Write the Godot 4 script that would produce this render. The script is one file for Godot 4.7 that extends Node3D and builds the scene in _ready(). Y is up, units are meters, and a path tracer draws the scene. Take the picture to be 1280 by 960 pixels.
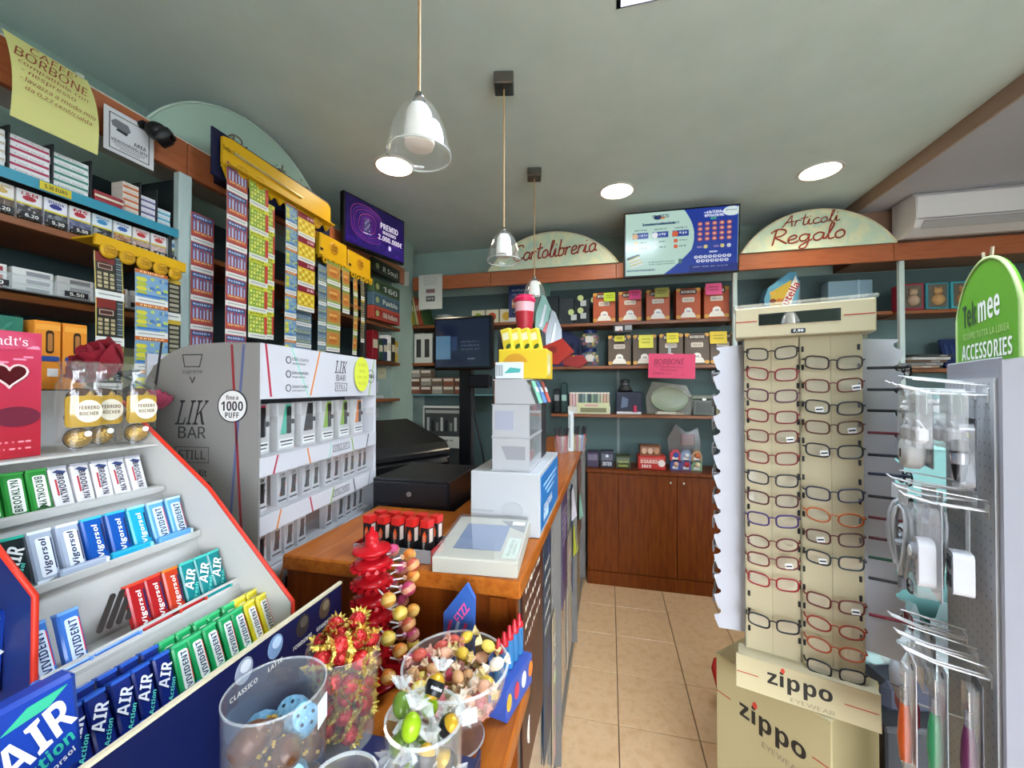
extends Node3D

# ---------------------------------------------------------------- main
func _ready() -> void:
	# camera: eye height 1.5 m, looking a little towards the counter side
	var cam := Camera3D.new()
	cam.name = "camera"
	cam.fov = 87.66
	cam.near = 0.02
	cam.far = 60.0
	add_child(cam)
	cam.position = Vector3(0, 1.5, 0)
	cam.rotation = Vector3(deg_to_rad(0.573), deg_to_rad(13.713), 0)
	cam.current = true
	# sky outside the shop front
	var sky_mat := ProceduralSkyMaterial.new()
	sky_mat.sky_top_color = Color(0.73, 0.80, 0.89)
	sky_mat.sky_horizon_color = Color(0.92, 0.925, 0.93)
	sky_mat.ground_horizon_color = Color(0.62, 0.60, 0.58)
	sky_mat.ground_bottom_color = Color(0.36, 0.35, 0.34)
	sky_mat.sky_energy_multiplier = 3.3
	sky_mat.ground_energy_multiplier = 1.7
	var sky := Sky.new()
	sky.sky_material = sky_mat
	var env := Environment.new()
	env.background_mode = Environment.BG_SKY
	env.sky = sky
	env.tonemap_mode = Environment.TONE_MAPPER_LINEAR
	env.tonemap_exposure = 2.1
	env.sdfgi_enabled = true
	env.ssao_enabled = true
	env.ssil_enabled = true
	var we := WorldEnvironment.new()
	we.name = "world"
	we.environment = env
	add_child(we)
	rng.seed = 7
	make_materials()
	build_room()
	build_lights()
	build_counter()
	build_back_wall()
	build_left_wall()
	build_left_goods()
	build_gum_display()
	build_vape_display()
	build_candy()
	build_counter_goods()
	build_clerk_side()
	build_back_goods()
	build_eyewear()
	build_accessory_stand()
	build_right_goods()

# ---------------------------------------------------------------- helpers
var rng := RandomNumberGenerator.new()
var mats := {}
var meshes := {}
var names := {}
var W := {}

func v(x: float, y: float, t: float) -> Vector3:   # t: distance into the shop
	return Vector3(x, y, -t)

func mt(hex: String, rough := 0.55, metal := 0.0, spec := 0.4) -> StandardMaterial3D:
	var k := "%s_%.2f_%.2f_%.2f" % [hex, rough, metal, spec]
	if not mats.has(k):
		var m := StandardMaterial3D.new()
		m.albedo_color = Color(hex)
		m.roughness = rough
		m.metallic = metal
		m.metallic_specular = spec
		mats[k] = m
	return mats[k]

func clear(alpha := 0.06, hex := "ffffff", rough := 0.03) -> StandardMaterial3D:
	var k := "clear_%s_%.3f_%.2f" % [hex, alpha, rough]
	if not mats.has(k):
		var m := StandardMaterial3D.new()
		m.albedo_color = Color(Color(hex), alpha)
		m.transparency = BaseMaterial3D.TRANSPARENCY_ALPHA
		m.roughness = rough
		mats[k] = m
	return mats[k]

func pic(im: Image, rough := 0.5, glow := 0.0) -> StandardMaterial3D:
	var m := StandardMaterial3D.new()
	var tx := ImageTexture.create_from_image(im)
	m.roughness = rough
	m.texture_repeat = false
	if glow > 0.0:
		m.albedo_color = Color(0.02, 0.02, 0.02)
		m.emission_enabled = true
		m.emission = Color.WHITE
		m.emission_operator = BaseMaterial3D.EMISSION_OP_MULTIPLY
		m.emission_texture = tx
		m.emission_energy_multiplier = glow
	else:
		m.albedo_texture = tx
	return m

func glowing(hex: String, energy: float) -> StandardMaterial3D:
	var k := "glow_%s_%.2f" % [hex, energy]
	if not mats.has(k):
		var m := StandardMaterial3D.new()
		m.albedo_color = Color(0.02, 0.02, 0.02)
		m.emission_enabled = true
		m.emission = Color(hex)
		m.emission_energy_multiplier = energy
		mats[k] = m
	return mats[k]

func numbered(n: String) -> String:
	var c: int = names.get(n, 0)
	names[n] = c + 1
	return n if c == 0 else "%s_%03d" % [n, c]

func tag(o: Node3D, label: String, category: String, group := "") -> void:
	o.set_meta("label", label)
	o.set_meta("category", category)
	if group != "":
		o.set_meta("group", group)

func thing(called: String, label: String, category: String, at: Vector3, turn := 0.0, group := "") -> Node3D:
	var o := Node3D.new()
	o.name = numbered(called)
	add_child(o)
	o.position = at
	o.rotation.y = deg_to_rad(turn)
	tag(o, label, category, group)
	return o

func solo(called: String, label: String, category: String, mesh: Mesh, m: Material, at: Vector3, turn := 0.0, group := "") -> MeshInstance3D:
	var o := MeshInstance3D.new()
	o.mesh = mesh
	if m:
		o.material_override = m
	o.name = numbered(called)
	add_child(o)
	o.position = at
	o.rotation.y = deg_to_rad(turn)
	tag(o, label, category, group)
	return o

func part(parent: Node3D, called: String, mesh: Mesh, m: Material, at := Vector3.ZERO, rot := Vector3.ZERO) -> MeshInstance3D:
	var o := MeshInstance3D.new()
	o.mesh = mesh
	if m:
		o.material_override = m
	o.name = called
	parent.add_child(o, true)
	o.position = at
	o.rotation_degrees = rot
	return o

func struct(called: String, mesh: Mesh, m: Material, at := Vector3.ZERO, parent: Node3D = self) -> MeshInstance3D:
	var o := part(parent, called, mesh, m, at)
	if parent == self:
		o.set_meta("kind", "structure")
	return o

func copy(o: Node3D, called: String, at: Vector3, turn := 0.0, label := "") -> Node3D:
	var c: Node3D = o.duplicate()
	c.name = numbered(called)
	add_child(c)
	c.position = at
	c.rotation = Vector3(o.rotation.x, deg_to_rad(turn), o.rotation.z)
	if label != "":
		c.set_meta("label", label)
	return c

# ---- mesh building
func start() -> SurfaceTool:
	var st := SurfaceTool.new()
	st.begin(Mesh.PRIMITIVE_TRIANGLES)
	return st

func tri(st: SurfaceTool, a: Vector3, b: Vector3, c: Vector3, o: Vector3, ua := Vector2.ZERO, ub := Vector2.ZERO, uc := Vector2.ZERO) -> void:
	var n := (c - a).cross(b - a)
	if n.dot(o) < 0.0:
		var s := b
		b = c
		c = s
		var su := ub
		ub = uc
		uc = su
		n = -n
	n = n.normalized()
	st.set_normal(n); st.set_uv(ua); st.add_vertex(a)
	st.set_normal(n); st.set_uv(ub); st.add_vertex(b)
	st.set_normal(n); st.set_uv(uc); st.add_vertex(c)

func quad(st: SurfaceTool, a: Vector3, b: Vector3, c: Vector3, d: Vector3, o: Vector3) -> void:
	# a bottom-left, b bottom-right, c top-right, d top-left
	var u := [Vector2(0, 1), Vector2(1, 1), Vector2(1, 0), Vector2(0, 0)]
	tri(st, a, b, c, o, u[0], u[1], u[2])
	tri(st, a, c, d, o, u[0], u[2], u[3])

func box_into(st: SurfaceTool, p: Vector3, s: Vector3, b := 0.0, skip_front := false) -> void:
	# p: centre of the bottom face
	var h := s / 2.0
	var c := p + Vector3(0, h.y, 0)
	for ax in 3:
		for sg in [-1.0, 1.0]:
			if skip_front and ax == 2 and sg > 0:
				continue
			var n := Vector3.ZERO
			n[ax] = sg
			var right := Vector3(0, 0, -sg) if ax == 0 else (Vector3(1, 0, 0) if ax == 1 else Vector3(sg, 0, 0))
			var up := Vector3(0, 0, -sg) if ax == 1 else Vector3(0, 1, 0)
			var rr := right * (absf(right.dot(h)) - b)
			var uu := up * (absf(up.dot(h)) - b)
			var f := c + n * h[ax]
			quad(st, f - rr - uu, f + rr - uu, f + rr + uu, f - rr + uu, n)
	if b <= 0.0:
		return
	for ax in 3:
		var a1 := (ax + 1) % 3
		var a2 := (ax + 2) % 3
		for s1 in [-1.0, 1.0]:
			for s2 in [-1.0, 1.0]:
				var o := Vector3.ZERO
				o[a1] = s1
				o[a2] = s2
				var q := []
				for e in [-1.0, 1.0]:
					var p1 := Vector3.ZERO
					p1[ax] = e * (h[ax] - b); p1[a1] = s1 * h[a1]; p1[a2] = s2 * (h[a2] - b)
					var p2 := Vector3.ZERO
					p2[ax] = e * (h[ax] - b); p2[a1] = s1 * (h[a1] - b); p2[a2] = s2 * h[a2]
					q.append(c + p1)
					q.append(c + p2)
				quad(st, q[0], q[1], q[3], q[2], o)
	for sx in [-1.0, 1.0]:
		for sy in [-1.0, 1.0]:
			for sz in [-1.0, 1.0]:
				var o := Vector3(sx, sy, sz)
				tri(st, c + Vector3(sx * h.x, sy * (h.y - b), sz * (h.z - b)), c + Vector3(sx * (h.x - b), sy * h.y, sz * (h.z - b)), c + Vector3(sx * (h.x - b), sy * (h.y - b), sz * h.z), o)

func bx(w: float, h: float, d: float, b := 0.0) -> Mesh:   # box standing on its base centre
	var k := "bx%.4f_%.4f_%.4f_%.4f" % [w, h, d, b]
	if not meshes.has(k):
		var st := start()
		box_into(st, Vector3.ZERO, Vector3(w, h, d), b)
		meshes[k] = st.commit()
	return meshes[k]

func pk(w: float, h: float, d: float) -> Mesh:   # carton: surface 0 body, surface 1 printed front
	var k := "pk%.4f_%.4f_%.4f" % [w, h, d]
	if not meshes.has(k):
		var st := start()
		box_into(st, Vector3.ZERO, Vector3(w, h, d), 0.0, true)
		var me: ArrayMesh = st.commit()
		var s2 := start()
		quad(s2, Vector3(-w / 2, 0, d / 2), Vector3(w / 2, 0, d / 2), Vector3(w / 2, h, d / 2), Vector3(-w / 2, h, d / 2), Vector3(0, 0, 1))
		s2.commit(me)
		meshes[k] = me
	return meshes[k]

func two(o: MeshInstance3D, body: Material, front: Material) -> MeshInstance3D:
	o.material_override = null
	o.set_surface_override_material(0, body)
	o.set_surface_override_material(1, front)
	return o

func lathe_into(st: SurfaceTool, prof: Array, seg: int, soft: bool, xf := Transform3D()) -> void:
	var n := prof.size()
	var nrm := []
	for i in n:
		var a: Vector2 = prof[maxi(i - 1, 0)]
		var b: Vector2 = prof[mini(i + 1, n - 1)]
		var d := b - a
		nrm.append(Vector2(d.y, -d.x).normalized())
	for i in n - 1:
		var p0: Vector2 = prof[i]
		var p1: Vector2 = prof[i + 1]
		var d := p1 - p0
		var fl := Vector2(d.y, -d.x).normalized()
		var n0: Vector2 = nrm[i] if soft else fl
		var n1: Vector2 = nrm[i + 1] if soft else fl
		for j in seg:
			var a0 := TAU * j / seg
			var a1 := TAU * (j + 1) / seg
			var d0 := Vector3(cos(a0), 0, sin(a0))
			var d1 := Vector3(cos(a1), 0, sin(a1))
			var up := Vector3.UP
			var pts := [d0 * p0.x + up * p0.y, d1 * p0.x + up * p0.y, d1 * p1.x + up * p1.y, d0 * p1.x + up * p1.y]
			var nn := [d0 * n0.x + up * n0.y, d1 * n0.x + up * n0.y, d1 * n1.x + up * n1.y, d0 * n1.x + up * n1.y]
			var uv := [Vector2(float(j) / seg, 1.0 - float(i) / (n - 1)), Vector2(float(j + 1) / seg, 1.0 - float(i) / (n - 1)), Vector2(float(j + 1) / seg, 1.0 - float(i + 1) / (n - 1)), Vector2(float(j) / seg, 1.0 - float(i + 1) / (n - 1))]
			for t in [[0, 1, 2], [0, 2, 3]]:
				if (t[1] == 1 and p0.x < 1e-6) or (t[1] == 2 and p1.x < 1e-6):
					continue
				for q in t:
					st.set_normal((xf.basis * nn[q]).normalized())
					st.set_uv(uv[q])
					st.add_vertex(xf * pts[q])

func lathe(prof: Array, seg := 24, soft := false, key := "") -> Mesh:
	if key == "" or not meshes.has(key):
		var st := start()
		lathe_into(st, prof, seg, soft)
		var me := st.commit()
		if key == "":
			return me
		meshes[key] = me
	return meshes[key]

func pr(a: Array) -> Array:   # flat list r,y,r,y -> profile
	var o := []
	for i in range(0, a.size(), 2):
		o.append(Vector2(a[i], a[i + 1]))
	return o

func cyl(r: float, h: float, seg := 16, r2 := -1.0) -> Mesh:
	var k := "cy%.4f_%.4f_%d_%.4f" % [r, h, seg, r2]
	return lathe(pr([0, 0, r, 0, r if r2 < 0 else r2, h, 0, h]), seg, false, k)

func ball(r: float, sy := 1.0, seg := 14, rings := 8) -> Mesh:
	var k := "ba%.4f_%.3f_%d_%d" % [r, sy, seg, rings]
	var p := []
	for i in rings + 1:
		var a := -PI / 2 + PI * i / rings
		p.append(Vector2(maxf(0.0, cos(a) * r), sin(a) * r * sy))
	return lathe(p, seg, true, k)

func pleat(r0: float, r1: float, h: float, n: int, key: String) -> Mesh:   # fan of folded wrapper
	if not meshes.has(key):
		var g := RandomNumberGenerator.new()
		g.seed = hash(key)
		var st := start()
		var base := []
		var tip := []
		for i in n * 2:
			var a := TAU * i / (n * 2)
			var k := (1.0 if i % 2 else 0.55) * g.randf_range(0.8, 1.15)
			base.append(Vector3(cos(a) * r0, 0, sin(a) * r0))
			tip.append(Vector3(cos(a) * r1 * k, h * g.randf_range(0.7, 1.1), sin(a) * r1 * k))
		for i in n * 2:
			var j := (i + 1) % (n * 2)
			var o: Vector3 = base[i] + base[j]
			quad(st, base[i], base[j], tip[j], tip[i], o)
		meshes[key] = st.commit()
	return meshes[key]

func tube_into(st: SurfaceTool, pts: Array, r: float, seg := 6, closed := false) -> void:
	var n := pts.size()
	var rings := []
	var ref := Vector3.UP
	for i in n:
		var a: Vector3 = pts[(i - 1 + n) % n] if closed else pts[maxi(i - 1, 0)]
		var b: Vector3 = pts[(i + 1) % n] if closed else pts[mini(i + 1, n - 1)]
		var d := (b - a).normalized()
		if absf(d.dot(ref)) > 0.95:
			ref = Vector3.RIGHT if absf(d.dot(Vector3.RIGHT)) < 0.9 else Vector3.BACK
		var x := d.cross(ref).normalized()
		var y := x.cross(d).normalized()
		ref = y
		var ring := []
		for j in seg:
			var an := TAU * j / seg
			ring.append(x * cos(an) + y * sin(an))
		rings.append(ring)
	var m := n if closed else n - 1
	for i in m:
		var i2 := (i + 1) % n
		for j in seg:
			var j2 := (j + 1) % seg
			var c0: Vector3 = pts[i]
			var c1: Vector3 = pts[i2]
			var q := [[c0, rings[i][j]], [c0, rings[i][j2]], [c1, rings[i2][j2]], [c1, rings[i2][j]]]
			for t in [[0, 1, 2], [0, 2, 3]]:
				for e in t:
					var o: Vector3 = q[e][1]
					st.set_normal(o); st.set_uv(Vector2.ZERO); st.add_vertex(q[e][0] + o * r)
	if not closed:
		for e in [0, n - 1]:
			for j in range(1, seg - 1):
				var c: Vector3 = pts[e]
				var o: Vector3 = (c - pts[1 if e == 0 else n - 2])
				tri(st, c + rings[e][0] * r, c + rings[e][j] * r, c + rings[e][j + 1] * r, o)

func tube(pts: Array, r: float, seg := 6, closed := false) -> Mesh:
	var st := start()
	tube_into(st, pts, r, seg, closed)
	return st.commit()

func rod(a: Vector3, b: Vector3, r: float, seg := 8) -> Mesh:
	return tube([a, b], r, seg)

func prism_into(st: SurfaceTool, poly: PackedVector2Array, z0: float, z1: float) -> void:
	var ix := Geometry2D.triangulate_polygon(poly)
	var r := Rect2(poly[0], Vector2.ZERO)
	for p in poly:
		r = r.expand(p)
	var mid := r.get_center()
	for i in range(0, ix.size(), 3):
		var p := [poly[ix[i]], poly[ix[i + 1]], poly[ix[i + 2]]]
		var u := []
		for q: Vector2 in p:
			u.append(Vector2((q.x - r.position.x) / r.size.x, 1.0 - (q.y - r.position.y) / r.size.y))
		tri(st, Vector3(p[0].x, p[0].y, z1), Vector3(p[1].x, p[1].y, z1), Vector3(p[2].x, p[2].y, z1), Vector3(0, 0, 1), u[0], u[1], u[2])
		tri(st, Vector3(p[0].x, p[0].y, z0), Vector3(p[1].x, p[1].y, z0), Vector3(p[2].x, p[2].y, z0), Vector3(0, 0, -1), u[0], u[1], u[2])
	var cw := Geometry2D.is_polygon_clockwise(poly)
	for i in poly.size():
		var a := poly[i]
		var b := poly[(i + 1) % poly.size()]
		var o := Vector2(b.y - a.y, a.x - b.x) * (-1.0 if cw else 1.0)
		quad(st, Vector3(a.x, a.y, z0), Vector3(b.x, b.y, z0), Vector3(b.x, b.y, z1), Vector3(a.x, a.y, z1), Vector3(o.x, o.y, 0))

func prism(a: Array, z0: float, z1: float) -> Mesh:   # outline x,y,x,y..., extruded from z0 to z1
	var poly := PackedVector2Array()
	for i in range(0, a.size(), 2):
		poly.append(Vector2(a[i], a[i + 1]))
	var st := start()
	prism_into(st, poly, z0, z1)
	return st.commit()

func rounded(w: float, h: float, r: float, n := 5) -> Array:   # rounded rectangle outline standing on y = 0
	var o := []
	for c in [[w / 2 - r, r, -90], [w / 2 - r, h - r, 0], [-w / 2 + r, h - r, 90], [-w / 2 + r, r, 180]]:
		for i in n + 1:
			var a := deg_to_rad(c[2] + 90.0 * i / n)
			o.append(c[0] + cos(a) * r)
			o.append(c[1] + sin(a) * r)
	return o

func arch(w: float, h: float, n := 24, foot := 0.0) -> Array:   # segment of a circle standing on its chord
	var rad := (w * w / 4.0 + h * h) / (2.0 * h)
	var half := asin(clampf(w / 2.0 / rad, -1, 1))
	var o := []
	for i in n + 1:
		var a := half - 2.0 * half * i / n
		o.append(sin(a) * rad)
		o.append(foot + cos(a) * rad - (rad - h))
	if foot > 0.0:
		o.append_array([-w / 2, 0.0, w / 2, 0.0])
	return o

func sheet(w: float, h: float, f: Callable, nx := 8, ny := 8, thick := 0.0004) -> Mesh:
	# a bent sheet; f(u, v) gives its offset in z; hangs down from y = 0
	var st := start()
	for side in [0.0, -thick]:
		for i in nx:
			for j in ny:
				var q := []
				var u := []
				for c in [[0, 1], [1, 1], [1, 0], [0, 0]]:
					var a := float(i + c[0]) / nx
					var b := float(j + c[1]) / ny
					q.append(Vector3((a - 0.5) * w, -b * h, f.call(a, b) + side))
					u.append(Vector2(a, b))
				var o := Vector3(0, 0, 1 if side == 0.0 else -1)
				tri(st, q[0], q[1], q[2], o, u[0], u[1], u[2])
				tri(st, q[0], q[2], q[3], o, u[0], u[2], u[3])
	return st.commit()

func word_mesh(s: String, style: String) -> Mesh:
	var k := "tx" + style + s
	if not meshes.has(k):
		var f := SystemFont.new()
		f.font_names = PackedStringArray(["Droid Serif" if style.contains("serif") else ("Droid Sans Mono" if style.contains("mono") else "Droid Sans")])
		if style.contains("bold"):
			f.font_weight = 700
		if style.contains("italic"):
			f.font_italic = true
		var t := TextMesh.new()
		t.text = s
		t.font = f
		t.font_size = 24
		t.pixel_size = 0.01
		t.curve_step = 3.0
		t.depth = 0.0
		meshes[k] = t
	return meshes[k]

func txt(parent: Node3D, s: String, w: float, h: float, m: Material, at: Vector3, rot := Vector3.ZERO, style := "bold", slant := 0.0) -> MeshInstance3D:
	var me := word_mesh(s, style)
	var bb := me.get_aabb()
	var o := MeshInstance3D.new()
	o.mesh = me
	o.material_override = m
	o.name = "lettering"
	parent.add_child(o, true)
	var sx := w / bb.size.x
	var sy := h / bb.size.y
	var rb := Basis.from_euler(rot * PI / 180.0)
	var b := Basis(Vector3(sx, 0, 0), Vector3(slant * sy, sy, 0), Vector3(0, 0, 1))
	o.transform = Transform3D(rb * b, at)
	o.position -= o.transform.basis * bb.get_center()
	return o

const ORD := ["first", "second", "third", "fourth", "fifth", "sixth", "seventh", "eighth", "ninth", "tenth", "eleventh", "twelfth", "thirteenth"]

# ---- pictures
func canvas(w: int, h: int, c: String) -> Image:
	var im := Image.create(w, h, false, Image.FORMAT_RGB8)
	im.fill(Color(c))
	return im

func rc(im: Image, x: float, y: float, w: float, h: float, c: String) -> void:
	im.fill_rect(Rect2i(int(x), int(y), maxi(1, int(w)), maxi(1, int(h))), Color(c))

func disc(im: Image, x: float, y: float, rx: float, ry: float, c: String) -> void:
	var col := Color(c)
	for j in range(int(y - ry), int(y + ry) + 1):
		if j < 0 or j >= im.get_height():
			continue
		var q := 1.0 - pow((j - y) / ry, 2.0)
		if q <= 0.0:
			continue
		var e := sqrt(q) * rx
		var x0 := clampi(int(x - e), 0, im.get_width())
		var x1 := clampi(int(x + e), 0, im.get_width())
		if x1 > x0:
			im.fill_rect(Rect2i(x0, j, x1 - x0, 1), col)

func scrawl(im: Image, x: float, y: float, w: float, h: float, c: String, r: RandomNumberGenerator) -> void:
	# a line of print too small to read
	var p := x
	while p < x + w - 2:
		var l := r.randf_range(1.5, 5.0)
		rc(im, p, y + r.randf_range(0, h * 0.2), minf(l, x + w - p), h * r.randf_range(0.7, 1.0), c)
		p += l + r.randf_range(1, 2.5)

func line(im: Image, x0: float, y0: float, x1: float, y1: float, t: float, c: String) -> void:
	var n := int(maxf(absf(x1 - x0), absf(y1 - y0))) + 1
	for i in n + 1:
		var k := float(i) / n
		rc(im, lerpf(x0, x1, k) - t / 2, lerpf(y0, y1, k) - t / 2, t, t, c)

func noise_mat(hexes: Array, freq: float, scale: Vector3, rough: float, seed_n: int, bump := 0.0, octaves := 4) -> StandardMaterial3D:
	var n := FastNoiseLite.new()
	n.seed = seed_n
	n.frequency = freq
	n.fractal_octaves = octaves
	var g := Gradient.new()
	var offs := PackedFloat32Array()
	var cols := PackedColorArray()
	for i in hexes.size():
		offs.append(float(i) / (hexes.size() - 1))
		cols.append(Color(hexes[i]))
	g.offsets = offs
	g.colors = cols
	var tx := NoiseTexture2D.new()
	tx.width = 512
	tx.height = 512
	tx.seamless = true
	tx.noise = n
	tx.color_ramp = g
	var m := StandardMaterial3D.new()
	m.albedo_texture = tx
	m.uv1_triplanar = true
	m.uv1_world_triplanar = true
	m.uv1_scale = scale
	m.roughness = rough
	if bump > 0.0:
		var tb := NoiseTexture2D.new()
		tb.width = 512
		tb.height = 512
		tb.seamless = true
		tb.noise = n
		tb.as_normal_map = true
		tb.bump_strength = bump
		m.normal_enabled = true
		m.normal_texture = tb
	return m

func make_materials() -> void:
	W.counter = noise_mat(["824010", "9c5218", "ac6220", "8f4814"], 0.012, Vector3(5.0, 5.0, 0.5), 0.30, 1)
	W.counter.metallic_specular = 0.35
	W.cabinet = noise_mat(["572405", "672e07", "73380a", "5e2a06"], 0.012, Vector3(5.0, 0.5, 5.0), 0.38, 2)
	W.cabinet.metallic_specular = 0.3
	W.fascia = noise_mat(["9a5230", "aa5f3a", "b06640", "a05834"], 0.012, Vector3(0.6, 6.0, 0.6), 0.34, 3)
	W.shelf = noise_mat(["6e3a1a", "7f4823", "8c522a", "764020"], 0.012, Vector3(0.6, 6.0, 0.6), 0.42, 4)
	W.tile = noise_mat(["cca479", "d6af83", "dcb88e", "d0a97e"], 0.02, Vector3(1.4, 1.4, 1.4), 0.30, 5, 0.6)
	W.grout = mt("6d5642", 0.9)
	W.ceiling = noise_mat(["cbdbd5", "d1e0da", "d6e4df"], 0.01, Vector3(0.6, 0.6, 0.6), 0.85, 6, 0.3)
	W.wall = noise_mat(["9fb5a9", "a5bbae", "a8beb1"], 0.01, Vector3(0.7, 0.7, 0.7), 0.85, 7, 0.3)
	W.teal = mt("5d7371", 0.6)
	W.metal = mt("b5babb", 0.35, 0.6)
	W.post = mt("b9c8c4", 0.45)

# ---------------------------------------------------------------- room
func build_room() -> void:
	# floor with separate tiles
	var fl := struct("floor", bx(5.5, 0.1, 6.3), W.grout, v(0.5, -0.112, 0.45))
	var tm := bx(0.331, 0.012, 0.3295, 0.0015)
	for i in range(-6, 9):
		for j in range(-8, 10):
			var x := 0.035 + 0.335 * (i + 0.5)
			var t := 0.523 + 0.3333 * (j + 0.5)
			if x > 3.1 or x < -2.1 or t > 3.5 or t < -2.6:
				continue
			part(fl, "tile", tm, W.tile, v(x - 0.5, 0.1, t - 0.45))
	struct("ceiling", bx(5.7, 0.12, 6.5), W.ceiling, v(0.5, 2.78, 0.45))
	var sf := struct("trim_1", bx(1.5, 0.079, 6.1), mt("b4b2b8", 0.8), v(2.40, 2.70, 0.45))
	part(sf, "bounce_tint_side", bx(0.012, 0.082, 6.1), mt("a98c78", 0.7), Vector3(-0.757, -0.003, 0))  # side face of the soffit, warm floor reflection put into its brown
	struct("wall_left", bx(0.12, 2.9, 6.3), W.wall, v(-2.12, -0.1, 0.45))
	var wb := struct("wall_back", bx(5.5, 2.9, 0.12), W.wall, v(0.5, -0.1, 3.56))
	part(wb, "boxing", bx(1.6, 0.33, 0.30), mt("8d6d58", 0.8), v(1.94, 2.46, -0.21))
	var wr := struct("wall_right", bx(0.12, 2.9, 5.1), W.wall, v(3.21, -0.1, 1.05))
	part(wr, "sill_wall", bx(0.12, 0.9, 1.2), W.wall, v(0, 0, -3.15))
	part(wr, "lintel_wall", bx(0.12, 0.38, 1.2), W.wall, v(0, 2.52, -3.15))
	# shop front behind the camera: posts, lintel, sill, two windows and a glass door
	var wf := struct("wall_front", bx(5.5, 0.38, 0.14), W.wall, v(0.5, 2.42, -2.67))
	part(wf, "solid_wall", bx(2.36, 2.52, 0.14), W.wall, Vector3(-1.5, -2.52, 0))
	part(wf, "sill_wall", bx(1.55, 0.45, 0.14), W.wall, Vector3(1.88, -2.52, 0))
	part(wf, "pier", bx(0.12, 2.06, 0.14), W.wall, Vector3(-2.68, -2.06, 0))
	part(wf, "pier", bx(0.12, 2.06, 0.14), W.wall, Vector3(2.68, -2.06, 0))
	var fm := mt("d5d7d6", 0.4)
	for a in [["window_1", 2.38, 0.36, 1.5, 2.05]]:
		var w := struct(a[0], bx(a[3], 0.05, 0.06), fm, v(a[1], a[2], -2.67))
		part(w, "frame_top", bx(a[3], 0.05, 0.06), fm, Vector3(0, a[4] - 0.05, 0))
		for s in [-1, 1]:
			part(w, "frame_side", bx(0.05, a[4] - 0.1, 0.06), fm, Vector3(s * (a[3] / 2 - 0.025), 0.05, 0))
		part(w, "pane", bx(a[3] - 0.1, a[4] - 0.1, 0.008), clear(0.05), Vector3(0, 0.05, 0))
	var w2 := struct("window_2", bx(0.06, 0.05, 1.18), fm, v(3.21, 0.82, -2.1))
	part(w2, "frame_top", bx(0.06, 0.05, 1.18), fm, Vector3(0, 1.54, 0))
	for s in [-1, 1]:
		part(w2, "frame_side", bx(0.06, 1.5, 0.05), fm, Vector3(0, 0.05, s * 0.565))
	part(w2, "pane", bx(0.008, 1.5, 1.08), clear(0.05), Vector3(0, 0.05, 0))
	# shelving with a wooden fascia on the closed part of the shop front
	var sh := thing("entrance_shelving", "wooden shelving with fascia on the wall beside the entrance", "shelving", v(-0.85, 0, -2.43), 180)
	part(sh, "fascia_board", bx(2.3, 0.12, 0.025, 0.002), W.fascia, Vector3(0, 2.34, 0.1))
	part(sh, "back_panel", bx(2.3, 2.34, 0.015), W.teal, Vector3(0, 0, -0.14))
	for y in [0.5, 1.0, 1.35, 1.7, 2.05]:
		part(sh, "shelf_board", bx(2.28, 0.024, 0.22), W.shelf, Vector3(0, y, -0.02))
	part(sh, "plinth", bx(2.3, 0.1, 0.2), W.cabinet, Vector3(0, 0, -0.02))
	var d := struct("door_1", bx(1.3, 0.06, 0.05), fm, v(0.9, 0.0, -2.67))
	part(d, "frame_top", bx(1.3, 0.06, 0.05), fm, Vector3(0, 2.35, 0))
	for s in [-1, 1]:
		part(d, "stile", bx(0.07, 2.29, 0.05), fm, Vector3(s * 0.615, 0.06, 0))
	part(d, "pane", bx(1.16, 2.29, 0.008), clear(0.05), Vector3(0, 0.06, 0))
	part(d, "handle", rod(Vector3(-0.5, 0.8, 0.06), Vector3(-0.5, 1.3, 0.06), 0.014), W.metal)
	struct("ground_outside", bx(20, 0.1, 16), mt("a5a29c", 0.9), v(2.5, -0.23, -4.0))

# ---------------------------------------------------------------- lights
func lamp(at: Vector3, energy: float, radius: float, colour: Color, called := "lamp_light") -> void:
	var l := SpotLight3D.new()
	l.name = called
	l.light_color = colour
	l.light_energy = energy
	l.light_size = radius
	l.spot_range = 9.0
	l.spot_attenuation = 2.0
	l.spot_angle = 74.0
	l.spot_angle_attenuation = 0.6
	l.shadow_enabled = true
	add_child(l, true)
	l.position = at
	l.rotation_degrees = Vector3(-90, 0, 0)

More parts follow.
